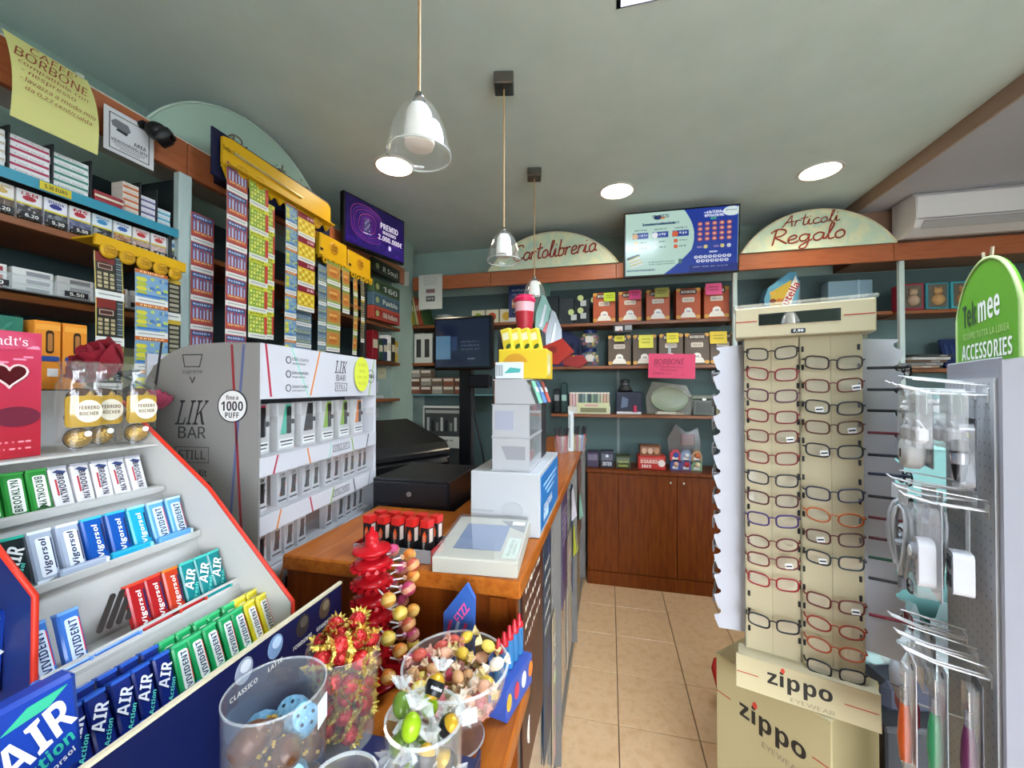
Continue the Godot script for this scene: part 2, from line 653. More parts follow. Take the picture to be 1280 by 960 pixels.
func build_lights() -> void:
	var warm := Color(1.0, 0.93, 0.80)
	var ds := [[-1.205, 2.071, "round ceiling downlight above the yellow ticket dispenser"], [0.049, 2.677, "round ceiling downlight in front of the big wall screen"], [1.21, 2.713, "round ceiling downlight above the second painted lunette"],
		[-1.2, -1.7, "added round ceiling downlight by the shop front, counter side"], [1.2, -0.9, "round ceiling downlight by the glass door"]]  # the counter side downlight is added, out of view behind the camera
	for a in ds:
		var d := thing("ceiling_downlight", a[2], "downlight", v(a[0], 2.78, a[1]), 0, "recessed ceiling lights")
		part(d, "trim_ring", lathe(pr([0.098, -0.003, 0.112, -0.008, 0.118, 0.0]), 32, true), mt("d9d9d2", 0.4))
		part(d, "diffuser", lathe(pr([0, -0.004, 0.1, -0.004, 0.1, 0.0]), 32), glowing("fff3d8", 4.0))
		lamp(v(a[0], 2.77, a[1]), 0.30, 0.1, warm)
	var pn := thing("ceiling_panel", "square cool white light panel set in the ceiling", "light panel", v(0.324, 2.78, 1.085))
	part(pn, "frame", prism([-0.3, -0.3, 0.3, -0.3, 0.3, 0.3, -0.3, 0.3], -0.006, 0.0), mt("eef0f4", 0.5), Vector3.ZERO, Vector3(90, 0, 0))
	part(pn, "diffuser", bx(0.57, 0.004, 0.57), glowing("dfe6ff", 0.8), Vector3(0, -0.010, 0))
	var al := AreaLight3D.new()
	al.name = "panel_light"
	al.area_size = Vector2(0.57, 0.57)
	al.light_color = Color(0.87, 0.93, 1.0)
	al.light_energy = 1.9
	al.area_range = 9.0
	al.area_attenuation = 2.0
	al.shadow_enabled = true
	add_child(al)
	al.position = v(0.324, 2.765, 1.085)
	al.rotation_degrees = Vector3(-90, 0, 0)
	# three glass pendants over the counter
	var glass := StandardMaterial3D.new()
	glass.albedo_color = Color(0.97, 0.98, 0.98, 0.03)
	glass.transparency = BaseMaterial3D.TRANSPARENCY_ALPHA
	glass.roughness = 0.03
	var chrome := mt("77736e", 0.22, 0.85)
	var pl := [[-0.405, 0.80, 2.012, "glass bell pendant over the near end of the counter"], [-0.42, 1.582, 2.022, "glass bell pendant hanging in front of the stacked goods"], [-0.4, -0.55, 2.02, "glass bell pendant behind the camera over the counter end"], [-0.1, -1.3, 2.02, "glass bell pendant near the entrance shelving"], [-0.427, 2.305, 2.02, "glass bell pendant farthest along the counter, behind the coloured bags"]]
	for a in pl:
		var p := thing("pendant_lamp", a[3], "pendant lamp", v(a[0], 2.78, a[1]), 0, "pendants over the counter")
		var y: float = a[2] - 2.78
		part(p, "ceiling_mount", bx(0.08, 0.05, 0.08, 0.004), chrome, Vector3(0, -0.0505, 0), Vector3(0, 12, 0))
		part(p, "cord", rod(Vector3(0, -0.05, 0), Vector3(0, y + 0.128, 0), 0.0035), mt("b08d63", 0.4))
		part(p, "neck", lathe(pr([0.0, 0.178, 0.008, 0.176, 0.014, 0.165, 0.018, 0.15, 0.0, 0.15]), 16, true), chrome, Vector3(0, y, 0)).scale = Vector3.ONE * 0.78
		part(p, "glass_shade", lathe(pr([0.015, 0.155, 0.030, 0.147, 0.050, 0.125, 0.066, 0.095, 0.078, 0.06, 0.087, 0.02, 0.090, 0.0, 0.087, 0.0, 0.084, 0.02, 0.075, 0.06, 0.063, 0.095, 0.047, 0.123, 0.028, 0.144, 0.015, 0.151]), 36, true), glass, Vector3(0, y, 0)).scale = Vector3.ONE * 0.78
		part(p, "rim", lathe(pr([0.0865, -0.002, 0.0905, -0.002, 0.0912, 0.002, 0.0865, 0.002, 0.0865, -0.002]), 36), clear(0.35, "e8ece8"), Vector3(0, y, 0)).scale = Vector3.ONE * 0.78
		part(p, "inner_diffuser", lathe(pr([0.0, 0.14, 0.024, 0.137, 0.034, 0.12, 0.040, 0.08, 0.043, 0.035, 0.040, 0.024, 0.0, 0.022]), 24, true), mt("f2efe8", 0.5), Vector3(0, y, 0)).scale = Vector3.ONE * 0.78

# ---------------------------------------------------------------- counter
func build_counter() -> void:
	var c := thing("shop_counter", "long wooden shop counter with a raised bar and a glass poster front", "counter", v(-0.45, 0, 1.9), 0)
	var lo: Material = W.cabinet
	# raised part
	part(c, "bar_top", bx(0.56, 0.035, 0.395, 0.004), W.counter, v(0.0, 1.084, -0.935))
	part(c, "bar_top", bx(0.30, 0.035, 1.99, 0.004), W.counter, v(0.13, 1.084, 0.2575))
	part(c, "bar_back", bx(0.02, 1.085, 2.0), lo, v(-0.005, 0, 0.25))
	part(c, "bar_step", bx(0.26, 1.085, 0.02), lo, v(-0.14, 0, -0.76))
	part(c, "bar_end", bx(0.54, 1.085, 0.02), lo, v(0.0, 0, -1.115))
	part(c, "corner_post", bx(0.035, 1.085, 0.03), lo, v(0.235, 0, -1.12))
	part(c, "shelf_panel", bx(0.2, 0.02, 1.9), lo, v(0.11, 0.5, 0.25))
	# lower part nearer the shop front
	part(c, "low_top", bx(1.15, 0.035, 1.7, 0.004), W.counter, v(-0.275, 0.909, -1.985))
	part(c, "low_back", bx(0.02, 0.91, 1.66), lo, v(-0.83, 0, -1.985))
	part(c, "low_end", bx(1.11, 0.91, 0.02), lo, v(-0.275, 0, -2.8))
	part(c, "work_top", bx(0.81, 0.035, 1.5, 0.004), W.counter, v(-0.44, 0.909, 0.02))
	part(c, "work_top", bx(0.55, 0.035, 0.4, 0.004), W.counter, v(-0.575, 0.909, -0.933))
	part(c, "work_end", bx(0.75, 0.91, 0.02), lo, v(-0.44, 0, 0.74))
	# glazed front facing the customers
	part(c, "front_panel", bx(0.02, 1.085, 2.36), mt("857561", 0.6), v(0.225, 0, 0.06))
	part(c, "low_front_panel", bx(0.02, 0.91, 1.66), mt("5f2f1e", 0.45), v(0.225, 0, -1.985))
	part(c, "kick_rail", bx(0.012, 0.05, 4.1), mt("8a8378", 0.4, 0.4), v(0.241, 0.0, -0.8))
	part(c, "glass_front", bx(0.004, 1.0, 2.3), clear(0.07), v(0.238, 0.06, 0.08))
	part(c, "glass_front", bx(0.004, 0.82, 1.6), clear(0.07), v(0.238, 0.06, -1.985))
	for z in [-1.09, -0.35, 0.42, 1.22]:
		part(c, "glass_clip", bx(0.03, 1.02, 0.012), mt("6f6c68", 0.45, 0.3), v(0.252, 0.05, z))
	# posters and magazines behind the counter glass
	var cols := [["4a2619", 0.52, -0.80, 0.30, 0.62], ["25384a", 0.30, -0.55, 0.16, 0.74], ["a08f74", 0.10, -0.30, 0.26, 0.55], ["4a3d5e", 0.52, -0.02, 0.22, 0.5], ["a89c88", 0.12, 0.20, 0.24, 0.62], ["364c60", 0.35, 0.48, 0.22, 0.6], ["8f7e52", 0.10, 0.75, 0.22, 0.5], ["6f4a3f", 0.48, 0.98, 0.2, 0.5]]
	var names_of := ["brown hot drink poster with white lettering", "dark teal leaflet tucked in the counter glass", "beige leaflet low in the counter glass", "purple magazine cover in the counter glass", "pale stone poster in the counter glass", "blue grey poster in the counter glass", "tan leaflet low in the counter glass", "reddish brown photo print at the far end of the counter glass"]
	for i in cols.size():
		var a: Array = cols[i]
		var im := canvas(64, 128, a[0])
		for k in 9:
			var s := rng.randf_range(0.6, 1.35)
			var cc := Color(a[0])
			rc(im, rng.randi_range(0, 54), rng.randi_range(0, 110), rng.randi_range(6, 30), rng.randi_range(4, 26), Color(minf(cc.r * s, 1), minf(cc.g * s * rng.randf_range(0.8, 1.2), 1), minf(cc.b * s * rng.randf_range(0.8, 1.3), 1)).to_html(false))
		for k in 5:
			scrawl(im, 6, 20 + k * 9, 48, 4, "efe9dc", rng)
		var p := thing("leaflet", names_of[i] + (" by the bar end" if i == 0 else ""), "leaflet", v(-0.206, a[1], 1.9 + a[2]), 90, "leaflets behind the counter glass")
		var o := part(p, "sheet", pk(a[3], a[4], 0.003), null)
		two(o, mt(a[0], 0.5), pic(im, 0.4))
		if i == 0:
			txt(p, "HUG", 0.05, 0.03, mt("efe6da"), Vector3(-0.05, 0.5, 0.003), Vector3(0, 0, 60))
			part(p, "cup_print", prism(arch(0.07, 0.05), 0.0, 0.001), mt("e9e2d6"), Vector3(-0.05, 0.1, 0.002), Vector3(0, 0, 90))
	var po := thing("brown_poster", "tall brown poster with white mug drawing on the low counter front", "poster", v(-0.204, 0.2, 0.5), 90)
	var im2 := canvas(96, 128, "6b3420")
	for k in 6:
		rc(im2, 0, 20 * k, 96, rng.randi_range(6, 16), ["74391f", "5f2d1b", "6f3a28"][k % 3])
	line(im2, 20, 127, 80, 0, 4, "f0e8e0")
	two(part(po, "sheet", pk(0.5, 0.66, 0.003), null), mt("6b3420"), pic(im2, 0.35))
	part(po, "mug_drawing", tube([Vector3(0.16, 0.5, 0), Vector3(0.17, 0.42, 0), Vector3(0.2, 0.4, 0), Vector3(0.23, 0.42, 0), Vector3(0.24, 0.5, 0)], 0.004, 5), mt("f0e8e0"), Vector3(0, 0, 0.004))
	# slips of paper stuck along the bar edge
	for a in [["9fd6c4", 2.75, 0.68, "mint green paper slip stuck to the far counter front"], ["d9d3de", 2.2, 0.85, "folded white paper slip poking from the counter glass"], ["c3c53f", 2.3, 0.62, "yellow green paper slip on the counter front"]]:
		solo("paper_slip", a[3], "paper", sheet(0.1, 0.16, func(u, w): return 0.02 * w * u, 4, 6), mt(a[0], 0.7), v(-0.198, a[2] + 0.1, a[1]), 90)

# ---------------------------------------------------------------- back wall shelving
func build_back_wall() -> void:
	var b := thing("back_shelving", "wall to wall shelving with wooden cabinets along the back", "shelving", v(0.4, 0, 3.14), 0)
	var F := 0.0
	for s in [[-2.05, -1.345], [-1.345, -0.35], [-0.35, 0.47], [0.47, 1.42], [1.42, 2.35]]:
		part(b, "fascia_board", bx(s[1] - s[0] - 0.003, 0.115, 0.025, 0.002), W.fascia, v((s[0] + s[1]) / 2, 2.337, 0.0125))
	part(b, "top_board", bx(4.4, 0.02, 0.33), W.fascia, v(0.15, 2.43, 0.19))
	part(b, "back_panel", bx(4.5, 2.35, 0.015), W.teal, v(0.15, 0.0, 0.345))
	# uprights
	for x in [0.475, 1.47, 2.3]:
		part(b, "upright", bx(0.03, 1.48, 0.03, 0.003), W.post, v(x, 0.86, 0.03))
	for x in [-0.08, 1.25]:
		part(b, "rail", bx(0.022, 1.45, 0.01), mt("8d9a97", 0.5), v(x - 0.25, 0.87, 0.335))
	# shelves: x0, x1, y
	for s in [[-0.86, 0.46, 2.015], [-0.86, 0.46, 1.675], [-0.86, 0.46, 1.295], [-2.2, -0.92, 2.05], [-2.2, -0.92, 1.72], [0.49, 1.45, 2.02], [0.49, 1.45, 1.66], [1.49, 2.4, 2.02], [1.49, 2.4, 1.63], [0.49, 2.4, 1.25]]:
		part(b, "shelf_board", bx(s[1] - s[0], 0.024, 0.26, 0.002), W.shelf, v((s[0] + s[1]) / 2, s[2] - 0.025, 0.205))
	part(b, "glass_shelf", bx(1.26, 0.012, 0.26, 0.002), mt("7fb0b8", 0.2), v(-1.56, 1.434, 0.205))
	# base cabinets
	part(b, "cabinet_top", bx(2.7, 0.025, 0.36, 0.003), W.cabinet, v(0.77, 0.854, 0.165))
	part(b, "cabinet_carcass", bx(2.68, 0.79, 0.32), W.cabinet, v(0.77, 0.065, 0.18))
	part(b, "plinth", bx(2.68, 0.1, 0.02), W.cabinet, v(0.77, 0.0, 0.012))
	for d in [[-0.565, -0.337, 0], [-0.337, 0.077, 1], [0.077, 0.49, -1], [0.49, 0.9, 1], [0.9, 1.31, -1], [1.31, 1.7, 1], [1.7, 2.1, -1]]:
		var o := part(b, "cabinet_door", bx(d[1] - d[0] - 0.004, 0.745, 0.02, 0.0015), W.cabinet, v((d[0] + d[1]) / 2, 0.105, 0.01))
		if d[2]:
			var w: float = (d[1] - d[0]) / 2 - 0.045
			part(o, "knob", lathe(pr([0, 0.022, 0.007, 0.021, 0.010, 0.015, 0.006, 0.009, 0.006, 0.0]), 14, true), mt("d8d4cc", 0.25, 0.9), Vector3(w * d[2], 0.70, 0.01), Vector3(90, 0, 0))
	# painted lunettes on the fascia
	var paint := noise_mat(["cfd9b6", "dfe3c4", "c9dcc0", "e6e6bd", "bcd6c4"], 0.006, Vector3(1, 1, 1), 0.5, 21)
	for a in [[-0.45, 1.03, 0.275, "cream painted lunette with red script, stationery sign", ["Cartolibreria"]], [1.367, 0.92, 0.262, "cream painted lunette with red script, gift sign", ["Articoli", "Regalo"]]]:
		var l := thing("lunette_sign", a[3], "sign", v(a[0], 2.453, 3.125), 0, "painted lunettes above the shelves")
		part(l, "board", prism(arch(a[1], a[2]), -0.012, 0.0), paint)
		part(l, "edge", tube(edge_points(a[1], a[2], 0.0), 0.006, 6), mt("d9cfae", 0.5))
		var red := mt("a3341f", 0.5)
		if a[4].size() == 1:
			script_word(l, a[4][0], Vector3(0.03, 0.13, 0.006), 0.66, 0.125, red)
		else:
			script_word(l, a[4][0], Vector3(-0.03, 0.195, 0.006), 0.34, 0.075, red)
			script_word(l, a[4][1], Vector3(-0.05, 0.09, 0.006), 0.46, 0.105, red)

func edge_points(w: float, h: float, z: float) -> Array:
	var a := arch(w, h)
	var o := []
	for i in range(0, a.size(), 2):
		o.append(Vector3(a[i], a[i + 1], z))
	return o

func script_word(parent: Node3D, s: String, at: Vector3, w: float, h: float, m: Material) -> void:
	# brush script drawn as smooth strokes
	var adv := 0.0
	var st := start()
	var strokes := []
	for ch in s:
		var g: Array = SCRIPT_GLYPHS[ch]
		for k in range(1, g.size()):
			var pts := []
			for i in range(0, g[k].size(), 2):
				pts.append(Vector2(g[k][i] + adv, g[k][i + 1]))
			strokes.append(pts)
		adv += g[0]
	var sx := w / adv
	for pts: Array in strokes:
		var sm := []
		for i in pts.size() - 1:
			var p0: Vector2 = pts[maxi(i - 1, 0)]
			var p1: Vector2 = pts[i]
			var p2: Vector2 = pts[i + 1]
			var p3: Vector2 = pts[mini(i + 2, pts.size() - 1)]
			for q in 4:
				var c := p1.cubic_interpolate(p2, p0, p3, q / 4.0)
				sm.append(Vector3((c.x - adv / 2) * sx + (c.y - 0.4) * h * 0.22, (c.y - 0.4) * h, 0))
		var e: Vector2 = pts[-1]
		sm.append(Vector3((e.x - adv / 2) * sx + (e.y - 0.4) * h * 0.22, (e.y - 0.4) * h, 0))
		tube_into(st, sm, h * 0.045, 5)
	part(parent, "lettering", st.commit(), m, at, Vector3(0, 0, 3))

const SCRIPT_GLYPHS := {
	"a": [0.5, [0.42, 0.42, 0.25, 0.5, 0.08, 0.35, 0.08, 0.12, 0.22, 0.0, 0.38, 0.14, 0.43, 0.42, 0.42, 0.1, 0.55, 0.06]],
	"r": [0.38, [0.08, 0.5, 0.07, 0.25, 0.05, 0.0], [0.06, 0.24, 0.14, 0.42, 0.24, 0.48, 0.34, 0.44]],
	"t": [0.33, [0.16, 0.95, 0.12, 0.2, 0.18, 0.0, 0.34, 0.06], [-0.04, 0.6, 0.34, 0.66]],
	"o": [0.45, [0.25, 0.5, 0.08, 0.38, 0.06, 0.12, 0.2, 0.0, 0.36, 0.12, 0.36, 0.36, 0.25, 0.5]],
	"l": [0.3, [0.0, 0.05, 0.15, 0.5, 0.24, 0.9, 0.19, 1.0, 0.12, 0.9, 0.1, 0.2, 0.18, 0.0, 0.32, 0.06]],
	"i": [0.28, [0.0, 0.05, 0.1, 0.5, 0.1, 0.12, 0.16, 0.0, 0.3, 0.06], [0.11, 0.7, 0.13, 0.74]],
	"b": [0.42, [0.1, 1.0, 0.06, 0.1, 0.18, 0.0, 0.34, 0.1, 0.34, 0.36, 0.2, 0.48, 0.07, 0.36], [0.3, 0.42, 0.44, 0.44]],
	"e": [0.4, [0.04, 0.2, 0.3, 0.3, 0.32, 0.44, 0.2, 0.5, 0.06, 0.36, 0.06, 0.1, 0.2, 0.0, 0.42, 0.1]],
	"c": [0.4, [0.36, 0.42, 0.22, 0.5, 0.06, 0.34, 0.06, 0.12, 0.2, 0.0, 0.42, 0.1]],
	"v": [0.42, [0.02, 0.45, 0.1, 0.48, 0.18, 0.02, 0.34, 0.46, 0.44, 0.44]],
	"g": [0.5, [0.38, 0.42, 0.22, 0.5, 0.06, 0.36, 0.08, 0.14, 0.22, 0.06, 0.36, 0.2, 0.4, 0.48, 0.38, -0.2, 0.26, -0.42, 0.1, -0.36, 0.16, -0.18, 0.52, 0.1]],
	"C": [0.66, [0.62, 0.82, 0.5, 0.98, 0.25, 0.92, 0.06, 0.6, 0.06, 0.25, 0.25, 0.02, 0.5, 0.06, 0.68, 0.2]],
	"A": [0.62, [0.0, 0.0, 0.2, 0.4, 0.42, 1.0, 0.46, 0.6, 0.54, 0.0], [0.12, 0.36, 0.6, 0.44]],
	"R": [0.66, [0.12, 0.0, 0.16, 0.5, 0.2, 0.96], [0.0, 0.8, 0.2, 0.99, 0.48, 0.95, 0.56, 0.75, 0.4, 0.55, 0.18, 0.5, 0.38, 0.3, 0.66, 0.02]],
}

# ---------------------------------------------------------------- left wall
func build_left_wall() -> void:
	var u := thing("tobacco_shelving", "wooden wall shelving full of tobacco behind the counter", "shelving", v(-1.62, 0, 1.5), 90)
	# local x runs deeper into the shop, local z towards the customers
	var fb := [[-1.4, -0.62], [-0.62, -0.275], [-0.275, 0.55], [0.55, 1.45]]
	for s in fb:
		part(u, "fascia_board", bx(s[1] - s[0] - 0.003, 0.13, 0.025, 0.002), W.fascia, Vector3((s[0] + s[1]) / 2, 2.34, -0.0125))
	part(u, "top_board", bx(2.85, 0.02, 0.38), mt("d8d3c6", 0.6), Vector3(0.02, 2.46, -0.2))
	part(u, "back_panel", bx(2.9, 2.34, 0.015), mt("39494c", 0.6), Vector3(0.02, 0, -0.36))
	part(u, "divider", bx(0.02, 2.34, 0.33), mt("2c3436", 0.6), Vector3(-0.255, 0, -0.19))
	part(u, "upright", bx(0.05, 2.34, 0.03, 0.003), W.post, Vector3(-0.285, 0, -0.01))
	part(u, "upright", bx(0.03, 2.34, 0.03, 0.003), mt("2b2f30", 0.5), Vector3(0.92, 0, -0.02))
	for s in [[-1.4, -0.31, 1.985], [-1.4, -0.31, 1.77], [-1.4, -0.31, 1.50], [-1.4, -0.31, 1.25], [-0.24, 0.9, 1.6], [-0.24, 0.9, 1.3], [0.5, 1.4, 1.975], [0.94, 1.4, 1.70], [0.94, 1.4, 1.42], [-0.24, 0.9, 2.05]]:
		part(u, "shelf_board", bx(s[1] - s[0], 0.022, 0.30, 0.002), W.shelf, Vector3((s[0] + s[1]) / 2, s[2] - 0.023, -0.16))
	part(u, "cabinet_front", bx(2.8, 0.85, 0.02), W.cabinet, Vector3(0.02, 0, 0.0))

	# cigarette packs -------------------------------------------------
	var tray := thing("price_tray", "blue price strip shelf tray over the front row of packs", "shelf tray", v(-1.66, 2.062, 0.78), 90)
	part(tray, "strip", bx(0.80, 0.030, 0.004), mt("3a93aa", 0.35), Vector3(0, 0.013, 0.055))
	part(tray, "deck", bx(0.80, 0.004, 0.17), mt("3b4244", 0.5), Vector3(0, 0.04, -0.03))
	for i in 3:
		part(tray, "price_flag", bx(0.07, 0.024, 0.002), mt("d8c436", 0.5), Vector3(-0.33 + i * 0.19, 0.016, 0.059))
		txt(tray, "5.30 EURO", 0.05, 0.011, mt("2a2a22"), Vector3(-0.33 + i * 0.19, 0.028, 0.0605))
	var leg := mt("3b4244", 0.5)
	for s in [-1, 1]:
		part(tray, "support", bx(0.006, 0.115, 0.15), leg, Vector3(s * 0.39, -0.0765, -0.04))
	var kinds := [["e9e4dc", "c9a24b", "54402f"], ["e8e4e4", "b3202c", "3b3434"], ["eceaf2", "2c2f86", "2b2f38"], ["ece9ea", "b8212f", "565a7a"], ["dfe9ef", "3a8fc0", "2b2b2e"], ["e9edf0", "2f62a8", "a56a45"], ["ece6e6", "c33a3a", "b08b7c"], ["eeeaea", "d04a44", "caa79a"], ["d9dde2", "4c7fb5", "222428"]]
	var word := ["Virgin", "L&M", "Diana", "MS", "Winston", "Philip", "Chest", "Pall", "Camel"]
	var lab := ["gold trimmed", "red and white", "blue emblem", "red crest", "sky blue", "navy blue banded", "coral red", "salmon", "slate and blue"]
	for i in kinds.size():
		var im := canvas(44, 70, kinds[i][0])
		rc(im, 0, 30, 44, 40, kinds[i][2])
		for q in 26:
			var c := Color(kinds[i][2]).lightened(rng.randf_range(0.0, 0.55))
			disc(im, rng.randi_range(3, 41), rng.randi_range(36, 62), rng.randf_range(2, 7), rng.randf_range(2, 6), c.to_html(false))
		rc(im, 0, 30, 44, 4, "d9c533")
		rc(im, 0, 62, 44, 8, "26241f")
		scrawl(im, 4, 64, 36, 3, "e6dfb0", rng)
		disc(im, 22, 17, 12, 6, kinds[i][1])
		var x := 0.735 + i * 0.0572
		var p := thing("cigarette_pack", "%s cigarette pack standing in the front row under the blue strip" % lab[i], "cigarette pack", v(-1.648, 1.985, x), 90, "front row of cigarette packs")
		two(part(p, "carton", pk(0.052, 0.086, 0.022), null), mt(kinds[i][0], 0.4), pic(im, 0.3))
		txt(p, word[i], 0.034, 0.009, mt(kinds[i][1]), Vector3(0, 0.076, 0.0118))
		part(p, "price_tag", bx(0.044, 0.018, 0.002), mt("28282a", 0.4), Vector3(0, 0.004, 0.020))
		txt(p, ["5.20", "6.20", "5.30", "5.50"][i % 4], 0.028, 0.01, mt("e8e6e0"), Vector3(0, 0.013, 0.0215))
	# two more beyond the frame edge keep the row going
	# stacks of packs lying flat on the tray
	var st := [[0.70, 5, "f0efee", "c7b9a2", "white packs with gold spine"], [0.792, 5, "f1efef", "b33a58", "white packs with crimson spine"], [0.884, 5, "eef1ef", "4f8f7c", "white packs with green spine"], [0.985, 2, "b03a46", "e6e2c4", "dark red packs with cream band"], [1.045, 5, "e9dccf", "cc6b3c", "orange striped packs"], [1.098, 4, "e9e8ee", "6f6590", "white packs with violet spine"], [1.15, 3, "dde9ee", "5aa6bf", "pale blue packs"]]
	for a in st:
		for k in a[1]:
			var tilt := 0.0
			var p := thing("flat_cigarette_pack", "%s, stacked %s up on the blue tray" % [a[4].replace("packs", "pack"), ORD[k]], "cigarette pack", v(-1.665, 2.1065 + k * 0.0226, a[0] + rng.randf_range(-0.001, 0.001)), 90, "flat packs: " + a[4])
			var w := 0.086 if a[0] < 1.0 else 0.05
			part(p, "carton", bx(w, 0.022, 0.055, 0.0008), mt(a[2], 0.35))
			part(p, "spine_band", bx(w * 0.96, 0.007, 0.0006), mt(a[3], 0.4), Vector3(0, 0.003, 0.0278))
			txt(p, "Fumo nuoce", w * 0.7, 0.005, mt("6f6b6a"), Vector3(0, 0.015, 0.0284), Vector3.ZERO, "sans")
	for t in [0.747, 0.838, 0.93, 1.07, 1.124]:
		solo("pack_divider", "thin dark divider between two stacks of packs on the blue tray", "divider", bx(0.003, 0.13, 0.07), mt("2c2f31", 0.4), v(-1.665, 2.1065, t), 90, "tray dividers")
	# second shelf: packs lying in a push tray
	var tr2 := thing("pack_pusher", "clear front tray with black price tags on the second tobacco shelf", "shelf tray", v(-1.66, 1.7702, 0.72), 90)
	part(tr2, "deck", bx(0.92, 0.004, 0.18), mt("4b4f50", 0.5), Vector3(0, 0, -0.02))
	part(tr2, "clear_lip", bx(0.92, 0.045, 0.003), clear(0.18, "dfe6e6"), Vector3(0, 0.0, 0.075))
	for i in 5:
		part(tr2, "price_tag", bx(0.055, 0.016, 0.002), mt("26262a", 0.4), Vector3(-0.36 + i * 0.17, 0.006, 0.078))
		txt(tr2, "5.50", 0.034, 0.010, mt("ece9e0"), Vector3(-0.36 + i * 0.17, 0.014, 0.0795))
	for i in 9:
		for k in 3:
			var red := (i % 3 == 1)
			var p := thing("flat_cigarette_pack", ("white pack with red band" if red else "white pack with grey band") + ", %s up in the second shelf tray" % ORD[k], "cigarette pack", v(-1.66, 1.7745 + k * 0.0232, 0.32 + i * 0.096), 90, "second shelf packs, " + ("red band" if red else "grey band"))
			part(p, "carton", bx(0.086, 0.0225, 0.055, 0.0008), mt("dcdad6", 0.35))
			part(p, "spine_band", bx(0.05, 0.012, 0.0006), mt("a8323a" if red else "8f8f93", 0.4), Vector3(0.01, 0.004, 0.0278))
	# third shelf, mostly hidden by the boxes in front
	for i in 6:
		var p := thing("tobacco_carton", "dull green and black tobacco carton on the third shelf", "carton", v(-1.67, 1.50, 0.42 + i * 0.12), 90, "third shelf cartons")
		part(p, "carton", bx(0.10, 0.14, 0.06, 0.001), mt(["4b5540", "3a3f36", "777b60"][i % 3], 0.5))
		part(p, "label_band", bx(0.08, 0.05, 0.001), mt("a9b07e", 0.5), Vector3(0, 0.06, 0.0305))

	# handwritten yellow sheet ---------------------------------------
	var ys := thing("yellow_notice", "large yellow handwritten paper hanging from the wooden fascia", "notice", v(-1.565, 2.478, 0.812), 90)
	part(ys, "paper", sheet(0.19, 0.245, func(a, b): return -0.036 * pow(1.0 - b, 3.0) + 0.012 * sin(b * 3.0) - 0.012 * a * (1.0 - b), 8, 12), mt("dcd98a", 0.7))
	var pen := mt("8f3a28", 0.6)
	var rows := [["CAFFE'", 0.0, 0.100, 0.020, 0.030], ["BORBONE", -0.008, 0.155, 0.026, 0.062], ["compatibile con", -0.008, 0.15, 0.014, 0.092], ["- nespresso", -0.022, 0.115, 0.013, 0.114], ["- lavazza a modo mio", 0.0, 0.165, 0.013, 0.136], ["da 0,27 cent/cialda", 0.0, 0.145, 0.014, 0.160]]
	for r in rows:
		var b: float = r[4] / 0.245
		txt(ys, r[0], r[2], r[3], pen, Vector3(r[1], -r[4], 0.005 + -0.036 * pow(1.0 - b, 3.0) + 0.012 * sin(b * 3.0)), Vector3(-8 if r[4] < 0.08 else 0, 0, -4), "sans", 0.12)
	part(ys, "tape", bx(0.02, 0.012, 0.001), clear(0.3, "e8e4d0"), Vector3(0.07, -0.01, -0.035))
	# video surveillance sign and camera
	var cs := thing("surveillance_sign", "white video surveillance notice with black frame and camera drawing", "sign", v(-1.598, 2.283, 1.015), 90)
	part(cs, "paper", bx(0.148, 0.145, 0.001), mt("d9d9da", 0.6))
	var ink := mt("33343a", 0.6)
	for e in [[0, 0.012, 0.118, 0.0025], [0, 0.128, 0.118, 0.0025]]:
		part(cs, "border_line", bx(e[2], e[3], 0.0004), ink, Vector3(e[0], e[1], 0.0008))
	for e in [-0.058, 0.058]:
		part(cs, "border_line", bx(0.0025, 0.118, 0.0004), ink, Vector3(e, 0.012, 0.0008))
	part(cs, "camera_drawing", prism([-0.03, 0.0, 0.012, -0.006, 0.022, 0.006, 0.014, 0.024, -0.022, 0.026, -0.034, 0.014], 0, 0.0006), mt("77787c"), Vector3(-0.02, 0.088, 0.0008))
	part(cs, "camera_drawing", prism([-0.018, 0.0, 0.012, -0.004, 0.016, 0.006, -0.014, 0.008], 0, 0.0006), ink, Vector3(-0.022, 0.078, 0.0008))
	txt(cs, "AREA", 0.038, 0.013, ink, Vector3(0.03, 0.060, 0.0012))
	txt(cs, "VIDEOSORVEGLIATA", 0.108, 0.011, ink, Vector3(0.0, 0.043, 0.0012))
	for i in 3:
		part(cs, "small_print", bx([0.1, 0.085, 0.06][i], 0.0022, 0.0003), mt("8a8b90"), Vector3(0, 0.032 - i * 0.006, 0.0008))
	var cm := thing("security_camera", "small black dome shaped security camera on the wooden fascia", "camera", v(-1.585, 2.405, 1.075), 90)
	var bl := mt("17181a", 0.35)
	part(cm, "mount", cyl(0.014, 0.03, 14), bl, Vector3(-0.025, 0.02, -0.03), Vector3(90, 0, 0))
	part(cm, "housing", ball(0.034, 0.9, 18, 10), bl, Vector3(0.0, 0.008, 0.022))
	part(cm, "hood", lathe(pr([0, 0.034, 0.02, 0.03, 0.032, 0.012, 0.034, -0.02, 0.03, -0.02, 0.0, 0.026]), 18, true), bl, Vector3(0.012, -0.004, 0.034), Vector3(60, 0, -20))
	part(cm, "lens", cyl(0.012, 0.012, 14), mt("060607", 0.1), Vector3(0.02, -0.008, 0.058), Vector3(70, 0, -20))

	build_tickets()
	# screen on the wall
	var dx := Vector2(0.12, 0.49)
	var ang := rad_to_deg(atan2(dx.y, dx.x))
	var tv := thing("lottery_screen", "purple lottery screen announcing a top prize beside the yellow dispenser", "television", v(-1.50, 2.375, 2.335), ang)
	tv_set(tv, 0.52, 0.315, prize_picture(), 0.5)
